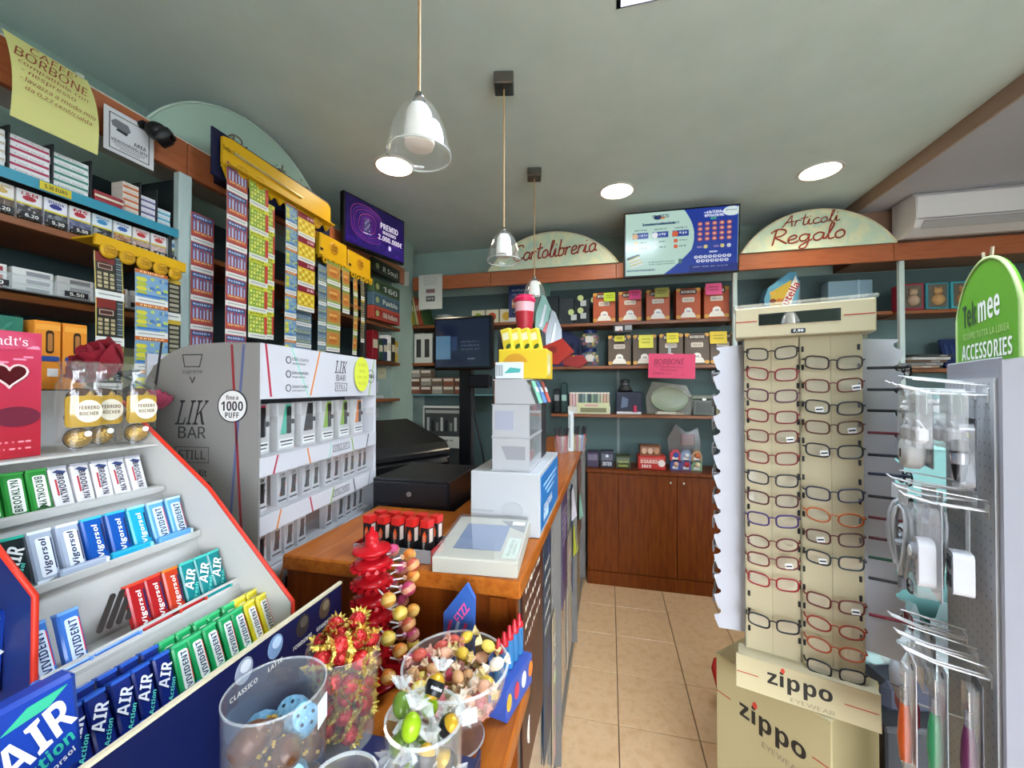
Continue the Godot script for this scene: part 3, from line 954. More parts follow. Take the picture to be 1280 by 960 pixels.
	txt(tv, "PREMIO", 0.16, 0.038, glowing("f4e9ff", 0.42), Vector3(0.11, 0.205, 0.0215), Vector3.ZERO, "bold")
	txt(tv, "MASSIMO", 0.12, 0.022, glowing("f4e9ff", 0.42), Vector3(0.11, 0.165, 0.0215), Vector3.ZERO, "bold")
	txt(tv, "2.000.000€", 0.22, 0.034, glowing("f4e9ff", 0.42), Vector3(0.12, 0.125, 0.0215), Vector3.ZERO, "bold")
	part(tv, "wall_arm", rod(Vector3(0, 0.16, -0.02), Vector3(-0.05, 0.16, -0.16), 0.015), mt("202022", 0.4))

func tv_set(tv: Node3D, w: float, h: float, im: Image, glow: float) -> void:
	part(tv, "casing", bx(w, h, 0.035, 0.004), mt("101113", 0.3))
	part(tv, "back_box", bx(w * 0.6, h * 0.6, 0.03, 0.006), mt("101113", 0.4), Vector3(0, h * 0.15, -0.03))
	var q := part(tv, "screen", bx(w - 0.022, h - 0.024, 0.002), null, Vector3(0, 0.013, 0.0175))
	q.mesh = pk(w - 0.022, h - 0.024, 0.003)
	two(q, mt("0b0c0e", 0.3), pic(im, 0.15, glow))

func prize_picture() -> Image:
	var im := canvas(256, 150, "171040")
	for i in 150:
		rc(im, 0, i, 256, 1, Color(0.09 + 0.06 * i / 150.0, 0.05 + 0.02 * sin(i * 0.05), 0.24 + 0.16 * i / 150.0).to_html(false))
	for k in 7:
		var rx := 26.0 + k * 9.0
		for a in 260:
			var an := TAU * a / 260.0
			var r := rx * (1.0 - 0.22 * pow(absf(cos(an)), 6.0)) * (1.0 + 0.12 * sin(an * 2.0 + k * 0.3))
			var x := 88.0 + cos(an) * r * 0.95
			var y := 68.0 - sin(an) * r * 0.8
			if x > 1 and x < 150 and y > 1 and y < 148:
				rc(im, x, y, 2 if k % 2 else 1, 2, ["b13fb0", "6a2f9c", "d14f9a", "43258a"][k % 4])
	rc(im, 74, 50, 26, 48, "2b2350")
	for j in 6:
		for i in 4:
			rc(im, 76 + i * 6, 52 + j * 7, 4, 4, ["8a7fae", "5a4f86", "c9bfe0"][(i + j) % 3])
	rc(im, 70, 98, 34, 4, "c9bfe0")
	for i in 40:
		rc(im, rng.randi_range(0, 250), rng.randi_range(100, 146), rng.randi_range(4, 30), 2, ["3b2a9a", "5a2aa0", "2a1f70"][i % 3])
	disc(im, 188, 118, 7, 9, "cfc4ea")
	return im

# ---------------------------------------------------------------- scratch tickets
func ticket_pictures() -> Dictionary:
	var d := {}
	# red and blue
	var a := canvas(72, 60, "a8474a")
	rc(a, 4, 3, 64, 12, "37588c"); scrawl(a, 8, 6, 56, 6, "d9dfe8", rng)
	for i in 6:
		rc(a, 6 + i * 11, 18, 7, 30, ["4f78b0", "88a8cc", "3d5f94"][i % 3]); rc(a, 8 + i * 11, 22, 3, 22, "c3d2e4")
	rc(a, 4, 44, 64, 10, "c25a3a"); scrawl(a, 8, 46, 56, 5, "ecd9a0", rng)
	d.red_blue = a
	# green and yellow
	a = canvas(72, 60, "8fae3a")
	rc(a, 0, 0, 72, 10, "d8d23c"); scrawl(a, 6, 2, 50, 6, "4a6a22", rng)
	for j in 4:
		for i in 6:
			rc(a, 5 + i * 11, 13 + j * 11, 9, 9, ["c9cf4a", "6f9a34", "b7b93f"][(i + j) % 3]); rc(a, 7 + i * 11, 16 + j * 11, 5, 4, "efe9a6")
	rc(a, 60, 10, 12, 50, "c8443a")
	d.green = a
	# yellow and red multiplier
	a = canvas(72, 60, "e0c238")
	rc(a, 0, 0, 72, 18, "8c2438"); scrawl(a, 40, 4, 28, 10, "f0d8d8", rng)
	for j in 3:
		for i in 5:
			disc(a, 10 + i * 13, 28 + j * 11, 5, 4, ["efe07a", "c99c2a"][(i + j) % 2])
	d.multiplier = a
	# pale blue and yellow
	a = canvas(72, 60, "7ba0bf")
	rc(a, 0, 0, 72, 8, "c4662c"); scrawl(a, 10, 2, 54, 5, "f2d9a0", rng)
	for k in 4:
		disc(a, 14, 20 + k * 10, 12, 5, ["d9cf3c", "b7bd3a"][k % 2])
	for k in 14:
		rc(a, rng.randi_range(28, 64), rng.randi_range(12, 52), rng.randi_range(5, 14), rng.randi_range(3, 8), ["d8d85a", "5c86b4", "4a78ae", "b8cc6a"][k % 4])
	rc(a, 4, 52, 64, 5, "3f78c0")
	d.pale = a
	# dark with red head
	a = canvas(60, 100, "2b2a24")
	rc(a, 2, 0, 40, 26, "7d2a24"); disc(a, 22, 34, 16, 12, "4a2a22"); line(a, 8, 30, 36, 30, 2, "c9b0a0"); line(a, 8, 42, 36, 42, 2, "c9b0a0"); line(a, 8, 30, 8, 42, 2, "c9b0a0"); line(a, 36, 30, 36, 42, 2, "c9b0a0")
	for j in 4:
		for i in 3:
			rc(a, 5 + i * 13, 52 + j * 11, 9, 8, ["a89a76", "c4b58c"][(i + j) % 2])
	for j in 13:
		rc(a, 45, 6 + j * 7, 13, 4, ["7f93a0", "54656e"][j % 2])
	line(a, 1, 0, 1, 99, 2, "c7b44a"); line(a, 58, 0, 58, 99, 2, "c7b44a")
	d.dark = a
	# black and gold
	a = canvas(60, 80, "2d2c2a")
	rc(a, 0, 0, 60, 10, "c8a93a")
	for j in 6:
		disc(a, 12, 18 + j * 11, 6, 4, "b0a038"); rc(a, 24, 14 + j * 11, 30, 7, ["a6a08a", "8f8a70"][j % 2])
	d.gold = a
	# orange green
	a = canvas(72, 60, "b98a4a")
	rc(a, 0, 0, 72, 8, "7e9a4a")
	disc(a, 36, 32, 26, 18, "c77a34"); scrawl(a, 14, 24, 44, 8, "e8c87a", rng); scrawl(a, 18, 36, 38, 6, "8a3f24", rng)
	rc(a, 0, 52, 72, 8, "9aa85a")
	d.orange = a
	# bluish grey
	a = canvas(72, 60, "6d8496")
	for j in 5:
		rc(a, 4, 5 + j * 11, 64, 6, ["93a9b8", "b0b98a", "5a7286"][j % 3]); scrawl(a, 8, 6 + j * 11, 54, 4, "2d3c48", rng)
	d.grey = a
	return d

var ticket_mat := {}
func ticket_strip(label: String, kind: String, x: float, t: float, w: float, y_top: float, y_bot: float, h: float, sway := 0.0) -> void:
	var s := thing("ticket_strip", label, "ticket strip", v(x, y_top, t), 90, "hanging lottery ticket strips")
	var n := int(round((y_top - y_bot) / h))
	h = (y_top - y_bot) / n
	var white := mt("dfe0da", 0.5)
	for i in n:
		var z0 := sway * sin(i * 0.9)
		var z1 := sway * sin((i + 1) * 0.9)
		var tilt := rad_to_deg(atan2(z0 - z1, h))
		var o := part(s, "ticket", pk(w, h * 0.82, 0.0012), null, Vector3(0, -h * (i + 1) + h * 0.18, z1 + (z0 - z1) * 0.18), Vector3(tilt, 0, 0))
		two(o, white, ticket_mat[kind])
		var f := part(s, "stub", bx(w, h * 0.18, 0.0012), white, Vector3(0, -h * (i + 1), z1), Vector3(tilt, 0, 0))
		part(f, "small_print", bx(w * 0.8, h * 0.03, 0.0004), mt("9a9b98"), Vector3(0, h * 0.08, 0.0008))

func medallion(parent: Node3D, at: Vector3, r: float, word := true) -> void:
	var d := part(parent, "medallion", lathe(pr([0, 0.010, r * 0.8, 0.008, r, 0.003, r, -0.003, 0, -0.004]), 20, false, "medal%.3f" % r), mt("d9a51f", 0.35), at, Vector3(90, 0, 0))
	part(d, "emblem", lathe(pr([r * 0.66, 0.0095, r * 0.72, 0.0105, r * 0.66, 0.0100]), 20, false, "medring%.3f" % r), mt("a87412", 0.4))
	if word:
		txt(d, "Gratta", r * 0.95, r * 0.3, mt("7a4a10"), Vector3(0, 0.0108, -r * 0.18), Vector3(-90, 0, 0), "bold")
		txt(d, "e Vinci", r * 1.0, r * 0.3, mt("7a4a10"), Vector3(0, 0.0108, r * 0.2), Vector3(-90, 0, 0), "bold")

func build_tickets() -> void:
	var pics := ticket_pictures()
	for k in pics:
		ticket_mat[k] = pic(pics[k], 0.3)
	var yel := mt("dba918", 0.32)
	# small rack on the shelf edge
	var sr := thing("ticket_rack", "small yellow plastic ticket rack with round medallions on the shelf edge", "ticket rack", v(-1.5, 1.925, 0.995), 90)
	part(sr, "rail", bx(0.265, 0.034, 0.012, 0.002), yel, Vector3(0, 0, 0), Vector3(0, 0, -3))
	part(sr, "bracket", bx(0.24, 0.006, 0.12), yel, Vector3(0, 0.03, -0.06), Vector3(0, 0, -3))
	for i in 5:
		medallion(sr, Vector3(-0.105 + i * 0.048, -0.008 - i * 0.004, 0.016), 0.022)
	ticket_strip("dark bingo style ticket strip with red heads on the small rack", "dark", -1.49, 0.893, 0.072, 1.91, 1.49, 0.14, 0.012)
	ticket_strip("pale blue and yellow ticket strip in the middle of the small rack", "pale", -1.478, 1.005, 0.098, 1.885, 1.45, 0.108, 0.003)
	ticket_strip("black and gold ticket strip at the far end of the small rack", "gold", -1.505, 1.085, 0.062, 1.885, 1.45, 0.125, 0.002)
	# strip pinned inside the next bay
	ticket_strip("blue and red ticket strip hanging in the dark bay beside the upright", "red_blue", -1.605, 1.275, 0.093, 2.2, 1.5, 0.118, 0.0)
	# big dispenser
	var bd := thing("ticket_dispenser", "big yellow ticket dispenser with navy back board on the fascia", "ticket dispenser", v(-1.5, 2.34, 1.575), 90)
	part(bd, "back_board", bx(0.68, 0.19, 0.01, 0.002), mt("151b3c", 0.4), Vector3(0.0, 0, -0.016))
	part(bd, "standoff", bx(0.5, 0.1, 0.09), mt("151b3c", 0.5), Vector3(0, 0.02, -0.066))
	var sc := [-0.315, 0.16, -0.315, 0.06]
	for i in 12:
		var cx := -0.315 + 0.63 * (i + 0.5) / 12
		sc.append_array([cx - 0.018, 0.035, cx, 0.012 if i % 3 else 0.0, cx + 0.018, 0.035])
	sc.append_array([0.315, 0.06, 0.315, 0.15, 0.29, 0.165, -0.28, 0.17])
	part(bd, "valance", prism(sc, 0.0, 0.012), yel)
	part(bd, "chrome_strip", rod(Vector3(-0.27, 0.115, 0.016), Vector3(0.1, 0.105, 0.016), 0.006), mt("e6d9a0", 0.15, 0.7))
	part(bd, "ledge", bx(0.62, 0.006, 0.05), yel, Vector3(0, 0.045, 0.02))
	for i in 3:
		medallion(bd, Vector3([-0.235, -0.15, 0.2][i], [0.055, 0.05, 0.02][i], 0.018), 0.028)
	txt(bd, "Gratta e Vinci", 0.07, 0.02, mt("5c3a10"), Vector3(-0.28, 0.12, 0.0135))
	# two smaller yellow units further along
	for k in 2:
		var t: float = [1.93, 2.17][k]
		var un := thing("ticket_unit", ["yellow wall ticket unit with emblem between the big dispenser and the screen", "yellow wall ticket unit at the far end under the screen"][k], "ticket dispenser", v(-1.5, [2.178, 2.165][k], t), 90)
		part(un, "body", bx(0.225, 0.12, 0.03, 0.004), yel, Vector3(0, 0.035, -0.01))
		part(un, "bracket", bx(0.2, 0.08, 0.10), mt("8f6d14", 0.5), Vector3(0, 0.05, -0.07))
		part(un, "hook_rail", bx(0.225, 0.016, 0.03, 0.002), yel, Vector3(0, 0.02, 0.005))
		for i in 5:
			part(un, "hook_ring", lathe(pr([0.010, -0.003, 0.016, -0.003, 0.016, 0.003, 0.010, 0.003, 0.010, -0.003]), 14, false, "hookring"), yel, Vector3(-0.09 + i * 0.045, 0.008, 0.018), Vector3(90, 0, 0))
		part(un, "emblem", lathe(pr([0, 0.004, 0.03, 0.003, 0.036, 0.0, 0, 0]), 18, false, "unitemb"), mt("c98f1c", 0.4), Vector3(0.0, 0.10, 0.006), Vector3(90, 0, 0))
		txt(un, "Gratta", 0.045, 0.014, mt("5c3410"), Vector3(0, 0.108, 0.0115))
		txt(un, "e Vinci", 0.045, 0.014, mt("5c3410"), Vector3(0, 0.090, 0.0115))
		part(un, "price_chip", bx(0.022, 0.014, 0.001), mt("2a2118", 0.4), Vector3(-0.1, 0.06, 0.006))
	var X := -1.478
	ticket_strip("blue and red ticket strip at the near end of the big dispenser", "red_blue", X, 1.315, 0.093, 2.405, 1.6, 0.118, 0.002)
	ticket_strip("green and yellow ticket strip second on the big dispenser", "green", X, 1.42, 0.095, 2.395, 1.715, 0.115, 0.002)
	ticket_strip("green ticket strip hidden behind its green neighbour", "green", X - 0.014, 1.487, 0.06, 2.33, 1.72, 0.118, 0.002)
	ticket_strip("pale blue and yellow narrow ticket strip in the middle of the big dispenser", "pale", X, 1.602, 0.07, 2.38, 1.62, 0.112, 0.002)
	ticket_strip("yellow and crimson multiplier ticket strip on the big dispenser", "multiplier", X, 1.70, 0.115, 2.37, 1.885, 0.12, 0.002)
	ticket_strip("grey blue ticket strip under the crimson strip", "grey", X - 0.03, 1.71, 0.125, 1.92, 1.6, 0.107, 0.0)
	ticket_strip("narrow grey blue ticket strip at the edge of the dispenser", "grey", X, 1.815, 0.06, 2.15, 1.62, 0.105, 0.002)
	ticket_strip("orange and green ticket strip under the first yellow unit", "orange", X, 1.905, 0.11, 2.19, 1.70, 0.122, 0.003)
	ticket_strip("short orange ticket strip beside the dark gap", "orange", X, 2.01, 0.065, 2.19, 1.93, 0.13, 0.002)
	ticket_strip("narrow tan ticket strip nearest the dark wall cabinet", "orange", X - 0.01, 2.11, 0.04, 2.17, 1.70, 0.118, 0.006)
	ticket_strip("last thin tan ticket strip under the far yellow unit", "gold", X, 2.17, 0.035, 2.17, 1.78, 0.12, 0.004)
	# multiplier figures
	var l := thing("lunette_sign", "pale green painted lunette behind the yellow dispenser", "sign", v(-1.63, 2.482, 1.55), 90, "painted lunettes above the shelves")
	part(l, "board", prism(arch(0.92, 0.262), -0.012, 0.0), mt("a9c2b2", 0.5))
	part(l, "edge", tube(edge_points(0.92, 0.262, 0.0), 0.005, 6), mt("bcd0c2", 0.5))
	script_word(l, "Ricevitoria", Vector3(0.1, 0.11, 0.004), 0.5, 0.085, mt("8a7a68"))
	# shelves beyond the dispenser: boxes of rolling tobacco
	var cart := [["2c3626", "1d241c", "R Soul"], ["4a6642", "33482f", "160"], ["4f6d80", "3a5566", "Pueblo"], ["b5493a", "8f2f28", "Old Holborn"]]
	var lb := ["near black", "dark green", "steel blue", "red"]
	for i in 4:
		var c := thing("tobacco_box", "%s long tobacco box in the stack beside the grey pillar" % lb[i], "box", v(-1.615, 2.27 - i * 0.095 + (0.05 if i == 0 else 0.0), 2.64), 90, "tobacco boxes beside the pillar")
		part(c, "carton", bx(0.36, 0.093, 0.05, 0.002), mt(cart[i][0], 0.45))
		part(c, "label_panel", bx(0.34, 0.065, 0.001), mt(cart[i][1], 0.4), Vector3(0, 0.01, 0.0255))
		txt(c, cart[i][2], 0.2, 0.04, mt("cfd3c8"), Vector3(0.04, 0.042, 0.0265))
		part(c, "seal", cyl(0.022, 0.001, 14), mt("9aa36a"), Vector3(-0.13, 0.042, 0.0255), Vector3(90, 0, 0))
	var items := [["7d1620", 0.07, 0.2, 2.48, "dark red box"], ["23402f", 0.05, 0.15, 2.55, "dark green tin"], ["2a3550", 0.05, 0.16, 2.61, "navy carton"], ["e0e0dc", 0.05, 0.19, 2.66, "white packet"], ["2a2522", 0.05, 0.18, 2.72, "black pouch"], ["b89a3a", 0.04, 0.16, 2.77, "gold tin"]]
	for a in items:
		var b := thing("small_box", a[4] + " on the shelf under the red tobacco box", "box", v(-1.62, 1.70, a[3]), 90)
		part(b, "carton", bx(a[1], a[2], 0.07, 0.002), mt(a[0], 0.45))
		part(b, "band", bx(a[1] * 0.8, a[2] * 0.3, 0.001), mt("b9b39a", 0.5), Vector3(0, a[2] * 0.4, 0.0355))

# ---------------------------------------------------------------- goods above the gum display
func build_left_goods() -> void:
	# tall confectionery box, orange and green vaporiser boxes stand on the display's top deck and on a riser behind it
	var ri := thing("goods_riser", "plain black riser box behind the gum display", "riser", v(-1.155, 0.945, 0.40), 90)
	part(ri, "body", bx(0.56, 0.545, 0.2, 0.003), mt("1d1e20", 0.6))
	part(ri, "deck", bx(0.57, 0.006, 0.205, 0.001), mt("2a2b2d", 0.5), Vector3(0, 0.545, 0))
	for a in [[0.480, "2f6a57", "6fae94", "green"], [0.432, "2f6a57", "6fae94", "green"]]:
		var g := thing("vaporiser_box", "dark green upright box with embossed leaves, " + ("touching the orange boxes" if a[0] > 0.45 else "apart from the orange boxes"), "box", v(-1.11, 1.4965, a[0] + 0.02), 90, "green upright boxes")
		g.scale = Vector3(0.64, 0.84, 0.8)
		part(g, "carton", bx(0.07, 0.165, 0.045, 0.002), mt(a[1], 0.35))
		part(g, "window", prism(rounded(0.018, 0.06, 0.006), 0, 0.001), mt("20332d", 0.2), Vector3(0.012, 0.07, 0.0226))
		part(g, "emblem", prism(arch(0.04, 0.03), 0, 0.0008), mt(a[2], 0.4), Vector3(-0.004, 0.03, 0.0226))
		for k in 3:
			part(g, "leaf_relief", prism([0, 0, 0.012, 0.006, 0.02, 0.018, 0.006, 0.012], 0, 0.0012), mt("3f7d68", 0.3), Vector3(-0.028 + k * 0.01, 0.11 + k * 0.012, 0.0226))
	for i in 2:
		var g := thing("vaporiser_box", ["orange upright box with a dark pod window, next to the green ones", "orange upright box with a dark pod window, next to the red rose"][i], "box", v(-1.10, 1.4965, 0.552 + i * 0.042), 90, "orange upright boxes")
		g.scale = Vector3(0.58, 0.88, 0.8)
		part(g, "carton", bx(0.066, 0.155, 0.045, 0.002), mt("d6862a", 0.35))
		part(g, "pod_window", prism(rounded(0.02, 0.052, 0.007), 0, 0.001), mt("3a2a1e", 0.2), Vector3(0.004, 0.082, 0.0226))
		part(g, "pod", prism(rounded(0.012, 0.04, 0.004), 0, 0.0008), mt("a06c3a", 0.25), Vector3(0.004, 0.087, 0.0236))
		part(g, "name_band", prism(rounded(0.058, 0.012, 0.005), 0, 0.001), mt("2d4a86", 0.3), Vector3(0, 0.064, 0.0226))
		part(g, "sticker", bx(0.028, 0.018, 0.0008), mt("d8d4d0", 0.5), Vector3(0.012, 0.03, 0.023))
		part(g, "top_flap", bx(0.062, 0.012, 0.001), mt("e09a3e", 0.4), Vector3(0, 0.135, 0.0228))
	# pink box of chocolates
	var lb := thing("chocolate_box", "tall pink red chocolate box with a heart shaped window", "box", v(-0.885, 1.395, 0.385), 90)
	var im := canvas(64, 150, "b02a44")
	for j in 150:
		rc(im, 0, j, 64, 1, Color("c23a5c").lerp(Color("a31e2c"), j / 150.0).to_html(false))
	for k in 24:
		rc(im, rng.randi_range(2, 58), rng.randi_range(4, 46), rng.randi_range(3, 9), 2, "e59ab0")
	scrawl(im, 18, 130, 40, 3, "e8a0a8", rng); scrawl(im, 18, 138, 40, 3, "e8a0a8", rng)
	two(part(lb, "carton", pk(0.098, 0.19, 0.04), null), mt("b02a40", 0.35), pic(im, 0.3))
	var heart := []
	for i in 28:
		var a := TAU * i / 28.0
		heart.append(0.0022 * 16 * pow(sin(a), 3) * 0.55)
		heart.append(0.0022 * (13 * cos(a) - 5 * cos(2 * a) - 2 * cos(3 * a) - cos(4 * a)) * 0.55)
	part(lb, "heart_window", prism(heart, 0, 0.0012), mt("4a1016", 0.2), Vector3(0.014, 0.125, 0.0202))
	var hp := []
	for i in range(0, heart.size(), 2):
		hp.append(Vector3(heart[i], heart[i + 1], 0.001))
	part(lb, "heart_rim", tube(hp, 0.0016, 5, true), mt("e9c9c9", 0.3), Vector3(0.014, 0.125, 0.0202))
	part(lb, "oval_badge", prism(ellipse(0.034, 0.013), 0, 0.001), mt("c64a68", 0.3), Vector3(0.008, 0.175, 0.0202))
	txt(lb, "Lindt's", 0.05, 0.013, mt("f2dfe2"), Vector3(0.008, 0.175, 0.0216), Vector3.ZERO, "serif italic")
	part(lb, "bonbon_picture", prism(ellipse(0.026, 0.015), 0, 0.001), mt("6a2438", 0.3), Vector3(0.022, 0.062, 0.0202))
	part(lb, "price_sticker", bx(0.035, 0.016, 0.0008), mt("cfa5ae", 0.5), Vector3(-0.02, 0.092, 0.021))
	# wrapped golden chocolates in clear bags
	var foil := noise_mat(["6e4f12", "b88a26", "dcb85a", "94691a", "e0c880"], 0.05, Vector3(9, 9, 9), 0.3, 31, 8.0)
	foil.metallic = 0.75
	foil.uv1_world_triplanar = true
	var gold := mt("c9a02c", 0.35, 0.3)
	for i in 3:
		var fp := thing("golden_chocolate_pack", ["three golden chocolates in a clear bag, beside the pink box", "three golden chocolates half hidden between two other clear bags", "three golden chocolates in a clear bag, beside the red edge"][i], "chocolates", v(-0.872 - (0.02 if i == 1 else 0.0), 1.395, 0.483 + i * 0.043), 90 - 8, "golden chocolate packs")
		for k in 3:
			var b := part(fp, "chocolate", ball(0.0168, 0.95, 14, 8), foil, Vector3(0.002 * k, 0.02 + k * 0.034, 0.0), Vector3(20 * k, 40 * k, 0))
			part(b, "paper_cup", lathe(pr([0.009, -0.0165, 0.0175, -0.004, 0.018, -0.002]), 14, false, "papercup"), mt("4a2c1a", 0.6), Vector3.ZERO, Vector3(90, 0, 0))
		part(fp, "sleeve", prism(rounded(0.044, 0.052, 0.006), -0.004, 0.0), gold, Vector3(0, 0.04, 0.0185))
		part(fp, "oval_label", prism(ellipse(0.017, 0.019), 0, 0.001), mt("ece4d0", 0.4), Vector3(0.006, 0.066, 0.0188))
		txt(fp, "FERRERO", 0.026, 0.006, mt("6a4a1e"), Vector3(0.006, 0.072, 0.0202))
		txt(fp, "ROCHER", 0.024, 0.006, mt("6a4a1e"), Vector3(0.006, 0.062, 0.0202))
		part(fp, "badge", cyl(0.005, 0.001, 10), mt("efe9dc", 0.4), Vector3(0.006, 0.028, 0.0165), Vector3(90, 0, 0))
		part(fp, "clear_bag", lathe(pr([0.028, 0.0, 0.029, 0.05, 0.028, 0.11, 0.02, 0.13, 0.026, 0.15]), 10, true, "clearbag"), clear(0.03, "f4f2ee", 0.06))
	# roses
	rose("red rose head lying behind the golden chocolates", "8c1426", v(-0.985, 1.535, 0.60), 0.034, true)
	rose("dusty pink rose standing at the display's red edge", "a8405c", v(-0.955, 1.455, 0.655), 0.022, false)

func ellipse(a: float, b: float, n := 24) -> Array:
	var o := []
	for i in n:
		o.append(cos(TAU * i / n) * a)
		o.append(sin(TAU * i / n) * b)
	return o

func rose(label: String, hex: String, at: Vector3, r: float, lying: bool) -> void:
	var o := thing("rose", label, "flower", at, 90)
	var m := mt(hex, 0.75)
	m.rim_enabled = true
	m.rim = 0.4
	var inner := Node3D.new()
	for ring in 3:
		var n: int = [4, 5, 6][ring]
		for i in n:
			var pts: float = r * [0.5, 0.85, 1.25][ring]
			var st := start()
			var wid := 2.0 * pts * sin(PI / n) * 1.5
			for a in 6:
				for b in 5:
					var q := []
					for c in [[0, 0], [1, 0], [1, 1], [0, 1]]:
						var u := float(a + c[0]) / 6 - 0.5
						var w := float(b + c[1]) / 5
						var an := u * wid / pts
						var rad := pts * (0.55 + 0.45 * sin(w * PI * 0.62)) + r * 0.22 * pow(w, 3.0) * (ring * 0.5 + 0.4)
						var yy := r * (1.9 - 0.25 * ring) * w * (1.0 - 0.35 * pow(absf(u) * 2.0, 3.0))
						q.append(Vector3(sin(an) * rad, yy, cos(an) * rad))
					quad(st, q[0], q[1], q[2], q[3], Vector3(0, 0.2, 1))
			part(o, "petal", st.commit(), m, Vector3.ZERO, Vector3(0, 360.0 * i / n + ring * 25, 0))
	part(o, "core", lathe(pr([0, 0, r * 0.3, r * 0.2, r * 0.4, r, r * 0.28, r * 1.7, 0, r * 1.8]), 10, true), m)
	var green := mt("1f2f22", 0.6)
	for i in 5:
		part(o, "sepal", prism([-r * 0.25, 0, r * 0.25, 0, r * 0.12, r * 0.7, 0, r * 1.0, -r * 0.12, r * 0.7], -0.0006, 0.0006), green, Vector3(0, 0, 0), Vector3(-60, 72 * i, 0))
	part(o, "stem", rod(Vector3.ZERO, Vector3(0.01, -0.2 if not lying else -0.12, 0.0), 0.003), green)
	for i in 3:
		part(o, "leaf", prism([0, 0, r * 0.7, r * 0.35, r * 1.8, r * 0.1, r * 2.2, -r * 0.2, r * 1.2, -r * 0.5], -0.0006, 0.0006), green, Vector3(0, -r * 0.6 - i * 0.02, 0.0), Vector3(-30, 100 + 70 * i, -25))
	if lying:
		o.rotation_degrees = Vector3(28, 60, 50)
	inner.free()

